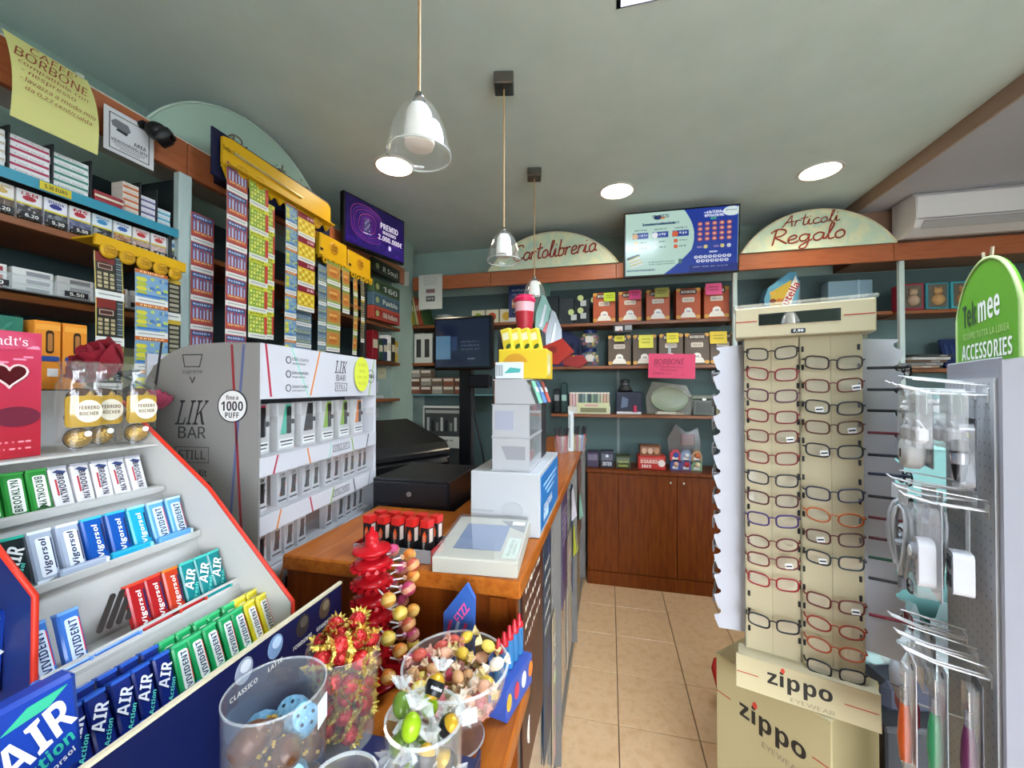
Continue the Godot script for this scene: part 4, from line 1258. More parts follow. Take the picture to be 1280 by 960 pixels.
# ---------------------------------------------------------------- gum display
func build_gum_display() -> void:
	# local x: along the counter (deeper), local z: towards the customers; base at counter height
	var d := thing("gum_display", "white stepped chewing gum display with red edged side panels", "display stand", v(-0.74, 0.945, 0.449), 90)
	var wh := mt("bdbcb8", 0.5)
	var red := mt("c8301c", 0.4)
	# steps: local z of the lip, local y of the lip
	var steps := [[-0.082, 0.381], [0.005, 0.304], [0.0945, 0.214], [0.19, 0.148]]
	for s in steps:
		var z: float = s[0]
		var y: float = s[1]
		part(d, "shelf_lip", bx(0.255, 0.012, 0.004, 0.001), wh, Vector3(0.0075, y - 0.022, z))
		var dk := part(d, "shelf_deck", bx(0.255, 0.004, 0.062), wh, Vector3(0.0075, y - 0.022, z - 0.031))
		part(dk, "riser", bx(0.255, 0.095, 0.004), wh, Vector3(0, 0.0, -0.036), Vector3(-22, 0, 0))
	part(d, "shelf_deck", bx(0.14, 0.004, 0.075), wh, Vector3(-0.205, 0.126, 0.15))
	part(d, "shelf_lip", bx(0.14, 0.012, 0.004, 0.001), wh, Vector3(-0.205, 0.126, 0.19))
	part(d, "base_front", bx(0.14, 0.126, 0.004), wh, Vector3(-0.205, 0, 0.185))
	# slots punched in the third riser
	for i in 5:
		part(d, "slot", prism(rounded(0.007, 0.05, 0.0034), 0, 0.001), mt("2b2421", 0.7), Vector3(-0.052 + i * 0.011, 0.222, 0.066), Vector3(-22, 0, -32))
	# side panels with red edges
	var side := [-0.30, 0.0, 0.205, 0.0, 0.205, 0.185, 0.02, 0.368, -0.195, 0.525, -0.30, 0.56]
	var near_side := [-0.30, 0.0, 0.08, 0.0, 0.08, 0.309, 0.013, 0.358, -0.195, 0.525, -0.30, 0.56]
	for sx in [-1, 1]:
		var p := part(d, "side_panel", prism(near_side if sx < 0 else side, -0.002, 0.002), mt("1b2a66" if sx < 0 else "bdbbb6", 0.5), Vector3(0.1375 if sx > 0 else -0.1215, 0, 0), Vector3(0, -90, 0))
		part(p, "red_edge", tube([Vector3(0.205, 0.0, 0), Vector3(0.206, 0.186, 0), Vector3(0.021, 0.371, 0), Vector3(-0.196, 0.528, 0)] if sx > 0 else [Vector3(0.081, 0.0, 0), Vector3(0.081, 0.310, 0), Vector3(0.014, 0.360, 0), Vector3(-0.196, 0.528, 0)], 0.0036, 6), red)
	part(d, "back_panel", bx(0.275, 0.55, 0.004), wh, Vector3(0, 0, -0.30))
	part(d, "top_deck", bx(0.275, 0.004, 0.2), wh, Vector3(0, 0.445, -0.2))
	part(d, "base_front", bx(0.275, 0.13, 0.004), wh, Vector3(0, 0, 0.2))
	# packs -----------------------------------------------------------
	# row: step, list of [kind, x]
	gum_kinds()
	var x0 := -0.128
	for i in 10:
		var k := "cherry" if i < 2 else ("mint" if i < 5 else "white")
		gum(k, steps[0], x0 + i * 0.0262, 0, i)
	for i in 9:
		var k: String = ["black", "black", "silver", "silver", "blue", "blue", "azure", "ice", "ice"][i]
		gum(k, steps[1], -0.120 + i * 0.0295, 1, i)
	for a in [["sky", -0.108], ["sky", -0.078], ["red", -0.002], ["red", 0.022], ["fire", 0.046], ["teal", 0.072], ["teal", 0.096], ["teal", 0.119]]:
		gum(a[0], steps[2], a[1], 2, 0)
	for i in 12:
		var k := "action" if i < 5 else ("xylit" if i < 10 else "lemon")
		gum(k, steps[3], -0.127 + i * 0.0231, 3, i)
	# second file of packs behind those in the bottom row
	for i in 12:
		var k := "action" if i < 5 else ("xylit" if i < 10 else "lemon")
		gum(k, [steps[3][0] - 0.02, steps[3][1] + 0.004], -0.127 + i * 0.0231, 3, i)
	# layers lying flat in front of the standing packs
	for a in [["sky", -0.1, 2], ["sky", -0.045, 2], ["red", 0.01, 2], ["red", 0.05, 2], ["teal", 0.095, 2], ["silver", -0.03, 1], ["azure", 0.03, 1], ["ice", 0.095, 1], ["action", -0.1, 3], ["action", -0.03, 3], ["xylit", 0.045, 3], ["lemon", 0.11, 3]]:
		var s: Array = steps[a[2]]
		var g := thing("flat_gum_pack", "%s chewing gum pack lying flat along the lip of the %s row" % [gum_spec[a[0]][4], ["top", "second", "third", "bottom"][a[2]]], "chewing gum", v(-0.74 + s[0] - 0.007, 0.945 + s[1] - 0.0165, 0.449 + a[1]), 90, "flat packs along the lips, " + a[0])
		part(g, "wrapper", bx(0.054, 0.014, 0.010, 0.002), mt(gum_spec[a[0]][0], 0.22))
		part(g, "end_fold", bx(0.004, 0.012, 0.011), mt(gum_spec[a[0]][1], 0.2), Vector3(0.026, 0.001, 0))
	# multi-pack boxes at the near end
	for i in 2:
		var b := thing("gum_multipack", ["large blue gum multipack with green mint, at the near end of the bottom row", "large blue gum multipack leaning outside the display's side panel"][i], "chewing gum", v([-0.56, -0.715][i], [1.10, 1.135][i], [0.278, 0.29][i]), [84, 96][i], "blue multipacks")
		var o := part(b, "wrapper", bx(0.068, 0.1, 0.022, 0.004), mt("1f3f9e", 0.2))
		b.rotation.z = deg_to_rad([4, -3][i])
		part(b, "mint_drawing", prism([-0.02, 0, 0.012, 0.004, 0.026, 0.016, -0.002, 0.014], 0, 0.001), mt("3fb890", 0.25), Vector3(0.0, 0.076, 0.0112))
		txt(b, "AIR", 0.056, 0.034, mt("eef0f6", 0.3), Vector3(0.002, 0.055, 0.0118), Vector3(0, 0, 26), "bold", 0.2)
		txt(b, "Action", 0.046, 0.014, mt("39b7a0", 0.3), Vector3(0.006, 0.028, 0.0118), Vector3(0, 0, 26), "bold", 0.2)
		txt(b, "Vigorsol", 0.03, 0.008, mt("eef0f6", 0.3), Vector3(0.014, 0.014, 0.0118), Vector3(0, 0, 26), "bold", 0.2)

var gum_spec := {}
func gum_kinds() -> void:
	# wrapper, fold/trim, word, ink, label, panel, second word
	gum_spec = {
		"cherry": ["7d1e3c", "a03a58", "BROOKLYN", "f0ece8", "dark cherry red", "", ""],
		"mint": ["2f8a3a", "46a850", "BROOKLYN", "1f3f26", "green spearmint", "e9ece4", ""],
		"white": ["d9d6d8", "b9b9c4", "BROOKLYN", "23233a", "white", "", ""],
		"black": ["1c2628", "2fae98", "AIR", "e8ecec", "black and teal", "", "Vigorsol"],
		"silver": ["a9b4c8", "dfe6f0", "Vigorsol", "1b2450", "silver", "e8edf6", ""],
		"blue": ["1552a8", "3fb6dc", "Vigorsol", "eef4fa", "bright blue", "", ""],
		"azure": ["1fa3c8", "8fdcf0", "Vigorsol", "f4fafc", "azure", "", ""],
		"ice": ["5f9fd2", "bcd8ee", "VIVIDENT", "1b2358", "ice blue", "cfe4f2", ""],
		"sky": ["3d74c4", "6fa0e0", "VIVIDENT", "1b2a66", "sky blue", "d5e4f4", "XYLIT"],
		"red": ["a81c20", "d8432c", "Vigorsol", "f2ece6", "bright red", "", ""],
		"fire": ["c03a1e", "e0762a", "Vigorsol", "f2ece6", "orange red", "", ""],
		"teal": ["167d80", "46b8ac", "AIR", "eef4f2", "teal", "", "Fresh"],
		"action": ["16266e", "2f5fc0", "AIR", "eef0f8", "dark blue", "", "Action"],
		"xylit": ["1f9a58", "46b878", "VIVIDENT", "1c2a5a", "bright green", "e6efe6", ""],
		"lemon": ["d2c02a", "e6dc5a", "VIVIDENT", "1c2a5a", "lemon yellow", "efeedd", ""],
	}

func gum(kind: String, step: Array, x: float, row: int, i: int) -> void:
	var s: Array = gum_spec[kind]
	var h: float = [0.066, 0.07, 0.07, 0.066][row]
	var w: float = [0.0235, 0.0255, 0.0225, 0.0205][row]
	var g := thing("gum_pack", "%s chewing gum pack, %s from the white side panel, %s row%s" % [s[4], ORD[clampi(int((0.14 - x) / w), 0, 12)], ["top", "second", "third", "bottom"][row], "" if row < 3 else (", front file" if step[0] > 0.18 else ", rear file")], "chewing gum", v(-0.74 + step[0] - 0.022, 0.945 + step[1] - 0.0165, 0.449 + x), 90 + rng.randf_range(-2, 2), "%s gum packs, row %d" % [s[4], row + 1])
	g.rotation.z = deg_to_rad(rng.randf_range(-1.5, 1.5))
	var lean := Vector3(-20, 0, 0)
	var o := part(g, "wrapper", bx(w, h, 0.012, 0.0022), mt(s[0], 0.22), Vector3.ZERO, lean)
	part(o, "end_fold", bx(w * 0.96, 0.004, 0.0125), mt(s[1], 0.18), Vector3(0, h - 0.003, 0))
	part(o, "end_fold", bx(w * 0.96, 0.004, 0.0125), mt(s[1], 0.18), Vector3(0, -0.001, 0))
	if s[5] != "":
		part(o, "white_panel", prism(rounded(w * 0.6, h * 0.78, 0.003), 0, 0.0006), mt(s[5], 0.25), Vector3(0.001, h * 0.08, 0.0061))
	var flip := 90.0 if (kind != "white" and not (kind == "mint" and i == 4)) else -90.0
	var style := "bold"
	if s[2] == "AIR":
		txt(o, "AIR", h * 0.46, w * 0.62, mt(s[3], 0.3), Vector3(-0.001, h * 0.6, 0.0071), Vector3(0, 0, 70), style, 0.2)
		txt(o, s[6], h * 0.4, w * 0.26, mt("5fd0c0", 0.3), Vector3(0.003, h * 0.28, 0.0071), Vector3(0, 0, 70), style, 0.2)
	else:
		txt(o, s[2], h * 0.72, w * 0.36, mt(s[3], 0.3), Vector3(0.0015 if row else 0.0, h * 0.47, 0.0071), Vector3(0, 0, flip), style, 0.15 if s[2] == "Vigorsol" else 0.0)
		if row == 0:
			part(o, "red_stroke", bx(0.0022, h * 0.4, 0.0004), mt("b8303a", 0.4), Vector3(0.006 if kind != "white" else -0.006, h * 0.3, 0.0062))
			if kind == "mint":
				part(o, "leaf_corner", prism([-0.009, 0, 0.009, 0, 0.0, 0.008], 0, 0.0005), mt("1f5a2a", 0.3), Vector3(0, 0.004, 0.0062))
			if kind == "white":
				part(o, "blue_mark", prism([-0.008, 0.006, 0.004, 0, 0.009, 0.005, -0.002, 0.009], 0, 0.0005), mt("33406e", 0.3), Vector3(0, h - 0.014, 0.0062))
		else:
			part(o, "accent_stroke", bx(0.002, h * 0.62, 0.0004), mt("d8303a" if s[2] == "VIVIDENT" else "16204e", 0.4), Vector3(w * 0.36, h * 0.2, 0.0062))

# ---------------------------------------------------------------- vaporiser display
func build_vape_display() -> void:
	# local x deeper into the shop, local z to the customers, near lower corner at local (-0.235, 0)
	var H := 0.655
	var d := thing("vape_display", "white cardboard vaporiser display with coloured diagonal stripes", "display stand", v(-0.912, 0.945, 0.98), 96)
	var wh := mt("c6c6cb", 0.45)
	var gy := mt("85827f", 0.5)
	var L := 0.54
	var K := L / 0.475
	# rounded side panel facing the shop front
	var sp := []
	sp.append_array([-0.16, 0.0, 0.135, 0.0, 0.135, H, 0.05, H + 0.002])
	for i in 9:
		var a := PI / 2 + PI / 2 * i / 8
		sp.append(0.0 + cos(a) * 0.16)
		sp.append(H - 0.12 + sin(a) * 0.12)
	for sx in [-1, 1]:
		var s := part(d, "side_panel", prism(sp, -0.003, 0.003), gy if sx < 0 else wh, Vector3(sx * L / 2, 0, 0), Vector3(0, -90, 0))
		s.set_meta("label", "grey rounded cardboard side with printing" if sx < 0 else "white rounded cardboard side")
		if sx < 0:
			# outside of the near panel looks to -x local; its printing
			var f := Vector3.ZERO
			var ink := mt("2a2a2c", 0.5)
			var z := 0.0038
			txt(s, "LIK", 0.075, 0.055, ink, Vector3(-0.03, 0.50, z), f, "serif italic", 0.25)
			txt(s, "BAR", 0.07, 0.026, ink, Vector3(-0.03, 0.455, z), f, "sans")
			box_outline(s, Vector3(-0.03, 0.405, z), 0.085, 0.034, ink, true)
			txt(s, "STILL", 0.068, 0.020, ink, Vector3(-0.03, 0.405, z), f, "sans")
			txt(s, "Starter Kit", 0.075, 0.016, ink, Vector3(-0.03, 0.365, z), f, "bold")
			txt(s, "supreme", 0.05, 0.01, ink, Vector3(-0.03, 0.59, z), f, "sans")
			part(s, "logo_mark", tube([Vector3(-0.055, 0.63, z), Vector3(-0.005, 0.63, z), Vector3(-0.012, 0.603, z), Vector3(-0.05, 0.603, z)], 0.0013, 4, true), ink)
			part(s, "logo_mark", tube([Vector3(-0.036, 0.580, z), Vector3(-0.03, 0.567, z), Vector3(-0.024, 0.580, z)], 0.0012, 4), ink)
			part(s, "puff_badge", lathe(pr([0, 0.001, 0.036, 0.001, 0.036, 0.0, 0, 0]), 28), mt("e4e2df"), Vector3(0.072, 0.515, z), Vector3(90, 0, 0))
			part(s, "badge_ring", lathe(pr([0.034, 0.0016, 0.0365, 0.0016, 0.0365, 0.0]), 28), ink, Vector3(0.072, 0.515, z), Vector3(90, 0, 0))
			txt(s, "fino a", 0.03, 0.010, ink, Vector3(0.072, 0.534, z + 0.002), f, "bold")
			txt(s, "1000", 0.054, 0.021, ink, Vector3(0.072, 0.515, z + 0.002), f, "bold")
			txt(s, "PUFF", 0.034, 0.012, ink, Vector3(0.072, 0.495, z + 0.002), f, "bold")
			for b in [["2b2b2d", -0.11, 0.66, -0.16, 0.33], ["9fc4b4", -0.135, 0.55, -0.155, 0.24], ["8f2f35", 0.068, 0.652, 0.11, 0.0], ["5b628c", 0.098, 0.652, 0.055, 0.1]]:
				stripe(s, Vector2(b[1], b[2]), Vector2(b[3], b[4]), 0.006, b[0], z - 0.0004)
			part(s, "device_print", prism([-0.055, 0.16, -0.02, 0.155, 0.0, 0.25, 0.002, 0.335, -0.006, 0.345, -0.032, 0.35, -0.036, 0.26], 0, 0.0006), mt("2f2c2b", 0.4), Vector3(0.02, 0, z - 0.0004))
	part(d, "back_panel", bx(L, H - 0.02, 0.005), wh, Vector3(0, 0, -0.155))
	part(d, "inner_back", bx(L - 0.01, H - 0.03, 0.003), mt("5c5c60", 0.6), Vector3(0, 0, 0.02))
	part(d, "header", bx(L, 0.125, 0.004), wh, Vector3(0, H - 0.125, 0.135))
	part(d, "base", bx(L, 0.012, 0.29), wh, Vector3(0, 0, -0.012))
	part(d, "top_panel", bx(L, 0.004, 0.14), wh, Vector3(0, H - 0.004, 0.065))
	# header print
	var hk := mt("2a2a2c", 0.5)
	var zf := 0.1378
	txt(d, "LIK", 0.06, 0.036, hk, Vector3(0.047, H - 0.038, zf), Vector3.ZERO, "serif italic", 0.25)
	txt(d, "BAR", 0.05, 0.017, hk, Vector3(0.047, H - 0.07, zf), Vector3.ZERO, "sans")
	box_outline(d, Vector3(0.047, H - 0.097, zf), 0.062, 0.023, hk, false)
	txt(d, "STILL", 0.05, 0.013, hk, Vector3(0.047, H - 0.097, zf), Vector3.ZERO, "sans")
	for i in 3:
		part(d, "feature_icon", lathe(pr([0.007, 0.0008, 0.009, 0.0008, 0.009, 0, 0.007, 0]), 16, false, "featicon"), hk, Vector3(-0.16 * K, H - 0.032 - i * 0.034, 0.137), Vector3(90, 0, 0))
		txt(d, ["USB-C ricarica", "Batteria sostituibile", "Consumo in memoria"][i], 0.062, 0.008, hk, Vector3(-0.138, H - 0.028 - i * 0.034, zf), Vector3.ZERO, "sans")
		txt(d, ["veloce in 30 min", "lunga durata", "autoregolante"][i], 0.05, 0.006, hk, Vector3(-0.144, H - 0.039 - i * 0.034, zf), Vector3.ZERO, "sans")
	part(d, "puff_badge", lathe(pr([0.021, 0.0008, 0.023, 0.0008, 0.023, 0, 0.021, 0]), 24), hk, Vector3(0.232, H - 0.06, 0.137), Vector3(90, 0, 0))
	txt(d, "1000", 0.034, 0.014, hk, Vector3(0.232, H - 0.06, zf), Vector3.ZERO, "bold")
	for b in [["b23344", -0.225, 0, -0.21, -0.12], ["9fcfc0", -0.15, 0, -0.09, -0.125], ["d8843c", -0.05, 0, -0.085, -0.12], ["8fb24a", 0.225, 0, 0.19, -0.125]]:
		stripe(d, Vector2(b[1] * K, H + b[2]), Vector2(b[3] * K, H + b[4]), 0.006, b[0], 0.1372)
	# shelves with lips
	var sy := [0.385, 0.235, 0.095, 0.012]
	var lips := [[0.455, 0.40], [0.315, 0.25], [0.175, 0.105]]
	var words := ["STILL KIT", "STILL POD", "STILL POD"]
	var sm := mt("bfbfc2", 0.5)
	var shelf_y := [0.395, 0.265, 0.14, 0.02]
	for k in 4:
		var y: float = shelf_y[k]
		part(d, "shelf", bx(L - 0.008, 0.004, 0.24), sm, Vector3(0, y, 0.005))
		var lp := part(d, "shelf_lip", bx(L, 0.042, 0.004), wh, Vector3(0, y - 0.038, 0.135))
		if k < 3:
			box_outline(lp, Vector3(0.05, 0.022, 0.0028), 0.085, 0.018, hk, false)
			txt(lp, words[k], 0.07, 0.011, hk, Vector3(0.05, 0.022, 0.0028), Vector3.ZERO, "sans")
		else:
			txt(lp, "nelle rivendite / in tabaccheria", 0.3, 0.014, hk, Vector3(0.04, 0.022, 0.0028), Vector3.ZERO, "sans")
		var cols: Array = [["b23344", "d8843c", "9fcfc0", "8fb24a", "4a4a4e"], ["d8843c", "b23344", "8fb24a", "4a4a4e", "8f8f93"], ["d8843c", "b23344", "8fb24a", "5b628c", "4a4a4e"], ["b23344", "4a4a4e"]][k]
		for i in cols.size():
			var xx := (-0.19 + i * 0.095 + k * 0.01) * K
			stripe(lp, Vector2(xx, 0.042), Vector2(xx + (0.012 if i % 2 else -0.014), 0.0), 0.005, cols[i], 0.0026)
	for k in [0, 1, 2]:
		part(d, "clear_window", bx(L - 0.03, 0.085, 0.001), clear(0.03), Vector3(0, shelf_y[k] + 0.008, 0.134))
	# boxes on the shelves
	var accent := ["b8304a", "4fb59c", "27272a", "86ad3c", "86ad3c", "e07a2c"]
	var dn := ["crimson", "mint", "black", "lime", "lime", "orange"]
	var base: Vector3 = d.position
	var tb := d.transform.basis
	for i in 6:
		var p := thing("vape_kit_box", "white vaporiser kit box with %s slash, %s from the grey side, top shelf" % [dn[i], ORD[i]], "box", base + tb * Vector3((-0.20 + i * 0.078) * K, shelf_y[0] + 0.004, 0.085), 96, "kit boxes on the top shelf")
		part(p, "carton", bx(0.062, 0.118, 0.03, 0.001), mt("c8c8c8", 0.35))
		part(p, "colour_slash", prism([-0.01, 0.04, 0.012, 0.04, 0.03, 0.115, 0.008, 0.115], 0, 0.0006), mt(accent[i], 0.35), Vector3(-0.012, 0, 0.0152))
		part(p, "device_print", prism(rounded(0.017, 0.07, 0.004), 0, 0.0006), mt("28282a", 0.3), Vector3(0.008, 0.04, 0.0158))
		part(p, "warning_panel", bx(0.052, 0.022, 0.0006), mt("f0f0ee"), Vector3(0, 0.006, 0.0155))
		part(p, "warning_print", bx(0.046, 0.004, 0.0004), mt("2c2c2e"), Vector3(0, 0.020, 0.0159))
		part(p, "warning_print", bx(0.04, 0.003, 0.0004), mt("4c4c4e"), Vector3(0, 0.012, 0.0159))
		part(p, "round_seal", cyl(0.007, 0.0006, 12), mt("3a3a3c"), Vector3(0.023, 0.07, 0.0152), Vector3(90, 0, 0))
	var pods := [["3a3d46", "crimson", ""], ["d8843c"], []]
	var rows := [
		[1, [-0.205, -0.145, -0.11, -0.062, -0.028, 0.025, 0.06, 0.108, 0.14, 0.182, 0.21], ["4a4d58", "d8662c", "d8662c", "2f3b36", "7fc4a8", "3a3d46", "b8304a", "46484c", "c9cf3c", "3a3d46", "3a3d46"]],
		[2, [-0.205, -0.162, -0.122, -0.08, 0.028, 0.082, 0.122, 0.155, 0.188], ["b8304a", "b8304a", "a83a5a", "3a4a86", "b8304a", "46484c", "8f2f55", "a8304a", "a8304a"]],
		[3, [-0.17, -0.13, -0.085, -0.045, 0.0, 0.04, 0.085, 0.12, 0.155, 0.19], ["55575c", "6a3b44", "46484c", "7a3040", "46484c", "46484c", "55575c", "55575c", "46484c", "55575c"]]]
	for r in rows:
		for i in r[1].size():
			var p := thing("vape_pod_box", "slim white pod box with %s swirl, %s from the grey side, %s shelf" % [pod_word(r[2][i]), ORD[i], ["", "second", "third", "bottom"][r[0]]], "box", base + tb * Vector3(r[1][i] * K, shelf_y[r[0]] + 0.004, 0.1), 96, "pod boxes on the vaporiser display")
			part(p, "carton", bx(0.034, 0.082, 0.02, 0.001), mt("c4c4c7", 0.35))
			part(p, "device_print", prism([-0.009, 0.0, 0.008, 0.0, 0.008, 0.03, 0.011, 0.045, -0.005, 0.045, -0.005, 0.03], 0, 0.0006), mt("2c2a2b", 0.3), Vector3(0.0, 0.02, 0.0102))
			part(p, "swirl_print", prism([-0.012, 0.0, -0.005, 0.0, 0.008, 0.014, 0.012, 0.03, 0.004, 0.022, -0.006, 0.012], 0, 0.0005), mt(r[2][i], 0.35), Vector3(0.0, 0.022, 0.0100))
			txt(p, "LIK", 0.016, 0.007, mt("2c2c2e"), Vector3(0, 0.072, 0.0106), Vector3.ZERO, "bold")
			part(p, "warning_print", bx(0.028, 0.004, 0.0004), mt("3c3c3e"), Vector3(0, 0.008, 0.0101))
	# round yellow note stuck on the header
	var n := thing("yellow_note", "round yellow handwritten note stuck on the white display header", "note", base + tb * Vector3(0.161, H - 0.055, 0.142), 96)
	part(n, "paper", prism(ellipse(0.046, 0.056), 0, 0.0008), mt("d5dc46", 0.6))
	for i in 4:
		txt(n, ["KIT RICARICA", "OMAGGIO", "8,90 - 6,90", "PREZZO TOP"][i], [0.055, 0.04, 0.06, 0.05][i], 0.009, mt("a9a83a"), Vector3(0, 0.03 - i * 0.02, 0.0012), Vector3.ZERO, "sans", 0.1)

func pod_word(hex: String) -> String:
	return {"4a4d58": "slate", "d8662c": "orange", "2f3b36": "dark green", "7fc4a8": "mint", "3a3d46": "charcoal", "b8304a": "crimson", "46484c": "grey", "c9cf3c": "yellow", "a83a5a": "rose", "3a4a86": "navy", "8f2f55": "plum", "a8304a": "ruby", "55575c": "ash grey", "6a3b44": "brown red", "7a3040": "wine"}.get(hex, "grey")

func box_outline(parent: Node3D, at: Vector3, w: float, h: float, m: Material, back: bool) -> void:
	var pts := [Vector3(-w / 2, -h / 2, 0), Vector3(w / 2, -h / 2, 0), Vector3(w / 2, h / 2, 0), Vector3(-w / 2, h / 2, 0)]
	part(parent, "name_frame", tube(pts, 0.0008, 4, true), m, at)

func stripe(parent: Node3D, a: Vector2, b: Vector2, w: float, hex: String, z: float) -> void:
	part(parent, "printed_stripe", prism([a.x - w / 2, a.y, b.x - w / 2, b.y, b.x + w / 2, b.y, a.x + w / 2, a.y], -0.0002, 0.0002), mt(hex, 0.45), Vector3(0, 0, z))

# ---------------------------------------------------------------- sweets on the low counter
func wrapped_sweet(parent: Node3D, m: Material, trim: Material, r: float, l: float) -> void:
	part(parent, "sweet", ball(r, 1.0, 10, 6), m).scale = Vector3(l / (2.0 * r), 0.9, 1.0)
	for s in [-1, 1]:
		part(parent, "twist", pleat(0.002, r * 1.0, r * 1.15, 5, "twist%.3f" % r), trim, Vector3(s * l * 0.46, 0, 0), Vector3(0, 0, -90 * s))

func jar_fill(count: int, radius: Callable, y0: float, y1: float, r: float, seed_n: int) -> Array:
	# loose packing of balls of radius r inside a round vessel
	var g := RandomNumberGenerator.new()
	g.seed = seed_n
	var pts := []
	var tries := 0
	while pts.size() < count and tries < 9000:
		tries += 1
		var y := lerpf(y0, y1, float(pts.size()) / count) + g.randf_range(-0.3, 0.5) * r
		var rad: float = radius.call(y) - r
		if rad <= 0:
			continue
		var a := g.randf() * TAU
		var d := sqrt(g.randf()) * rad
		if g.randf() < 0.6:
			d = rad
		var p := Vector3(cos(a) * d, y, sin(a) * d)
		var ok := true
		for q: Vector3 in pts:
			if q.distance_to(p) < r * 1.75:
				ok = false
				break
		if ok:
			pts.append(p)
	return pts

func build_candy() -> void:
	var y := 0.945
	# navy tray and card
	var navy := mt("141b46", 0.35)
	var tray := thing("navy_display", "navy blue chocolate display box with printed back card", "display box", v(-0.3325, y, 0.29), 90)
	part(tray, "box", bx(0.46, 0.055, 0.325, 0.002), navy)
	part(tray, "floor_card", bx(0.45, 0.002, 0.315), mt("1b2350", 0.4), Vector3(0, 0.055, 0))
	var card := part(tray, "back_card", bx(0.46, 0.195, 0.005, 0.001), navy, Vector3(0.125, 0.0, -0.150))
	part(card, "cream_edge", bx(0.46, 0.004, 0.006), mt("d8ccb0", 0.5), Vector3(0, 0.195, 0))
	for i in 4:
		var x: float = [0.027, 0.079, 0.133, 0.184][i]
		part(card, "chocolate_print", prism(ellipse(0.0135, 0.0165), 0, 0.0008), mt(["9aa0ae", "7f9cc0", "3a3430", "5a4a3a"][i], 0.3), Vector3(x, 0.174, 0.0026), Vector3(0, 0, -8))
		part(card, "foil_print", prism(ellipse(0.008, 0.008), 0, 0.0006), mt(["d5d9e0", "c3d8ee", "5a5148", "8a7a60"][i], 0.3), Vector3(x + 0.002, 0.179, 0.0035))
		txt(card, ["CLASSICO", "LATTE", "FONDENTE", "GIANDUIA"][i], [0.042, 0.026, 0.040, 0.040][i], 0.0065, mt("e6e4de", 0.4), Vector3(x, 0.148, 0.0032), Vector3(0, 0, 0), "bold")
	part(tray, "front_lip", bx(0.46, 0.012, 0.003), navy, Vector3(0, 0.055, 0.161))
	var top := y + 0.0575
	# jar of foil chocolates (blue and brown)
	var j1 := thing("chocolate_jar", "clear cylinder jar of brown and pale blue foil chocolates", "jar", v(-0.375, top, 0.388), 0)
	var gl := clear(0.05, "f0f4f6", 0.02)
	part(j1, "wall", lathe(pr([0.052, 0, 0.0535, 0.152, 0.0518, 0.152, 0.050, 0.004]), 40, true), gl)
	part(j1, "rim", lathe(pr([0.0518, 0.1505, 0.0537, 0.1505, 0.0537, 0.1525, 0.0518, 0.1525, 0.0518, 0.1505]), 40), clear(0.2, "e6ecf0"))
	part(j1, "base", cyl(0.051, 0.004, 32), clear(0.2, "e6ecf0"))
	part(j1, "price_label", bx(0.02, 0.028, 0.0008), mt("e6e6ea", 0.5), Vector3(0.0525, 0.112, -0.012), Vector3(0, 102, 0))
	var blue := noise_mat(["4a86b0", "78aed0", "94c0dc"], 0.04, Vector3(8, 8, 8), 0.3, 41, 7.0)
	blue.metallic = 0.25
	var brown := mt("5a3418", 0.32, 0.15)
	var star := mt("d8b45a", 0.3, 0.5)
	var prof := pr([0, -0.014, 0.015, -0.014, 0.0165, -0.008, 0.0175, 0.0, 0.016, 0.010, 0.011, 0.018, 0.005, 0.022, 0, 0.023])
	var bm := lathe(prof, 16, false, "baci")
	var pts := jar_fill(17, func(_y): return 0.050, 0.02, 0.118, 0.0172, 11)
	for i in pts.size():
		var isb := i % 5 in [1, 3]
		var c := thing("foil_chocolate", ("pale blue" if isb else "brown and gold starred") + " foil chocolate in the clear cylinder jar", "chocolate", v(-0.375, top, 0.388) + pts[i], 0, "%s chocolates in the cylinder jar" % ("blue" if isb else "brown"))
		c.rotation_degrees = Vector3(rng.randf_range(-60, 60), rng.randf_range(0, 360), rng.randf_range(-60, 60)) if not isb else Vector3(-rng.randf_range(95, 140), 45 + rng.randf_range(-30, 30), rng.randf_range(-20, 20))
		part(c, "foil", bm, blue if isb else brown)
		if isb:
			for k in 5:
				part(c, "star_print", cyl(0.0022, 0.0008, 5), mt("22384e"), Vector3(cos(k * 1.25) * 0.009, -0.0145, sin(k * 1.25) * 0.009))
		else:
			var st := start()
			for k in 16:
				var a := rng.randf() * TAU
				var h := rng.randf_range(-0.008, 0.018)
				var rr := 0.0178 if h < 0.004 else 0.0178 - (h - 0.004) * 0.8
				box_into(st, Vector3(cos(a) * rr, h, sin(a) * rr), Vector3(0.0030, 0.0030, 0.0030))
			part(c, "star_print", st.commit(), star)
	# tall clear tub of red and gold bonbons
	var j2 := thing("bonbon_tub", "clear tub heaped with red and gold foil bonbons", "tub", v(-0.372, top, 0.505), 0)
	part(j2, "wall", lathe(pr([0.042, 0, 0.05, 0.13, 0.0485, 0.13, 0.0405, 0.003]), 32, true), gl)
	part(j2, "base", cyl(0.041, 0.003, 28), clear(0.2, "e6ecf0"))
	var redf := noise_mat(["6e0d12", "b01820", "d83a34", "8f1218"], 0.04, Vector3(9, 9, 9), 0.25, 42, 8.0)
	redf.metallic = 0.45
	var goldf := noise_mat(["7a6220", "c4a33c", "e6cf78", "9a7c26"], 0.04, Vector3(9, 9, 9), 0.26, 43, 8.0)
	goldf.metallic = 0.7
	var crinkle := pleat(0.009, 0.0165, 0.009, 11, "crinkle")
	var pts2 := jar_fill(46, func(q): return 0.041 + q * 0.07 if q < 0.13 else maxf(0.048 - (q - 0.13) * 0.6, 0.02), 0.014, 0.165, 0.0135, 12)
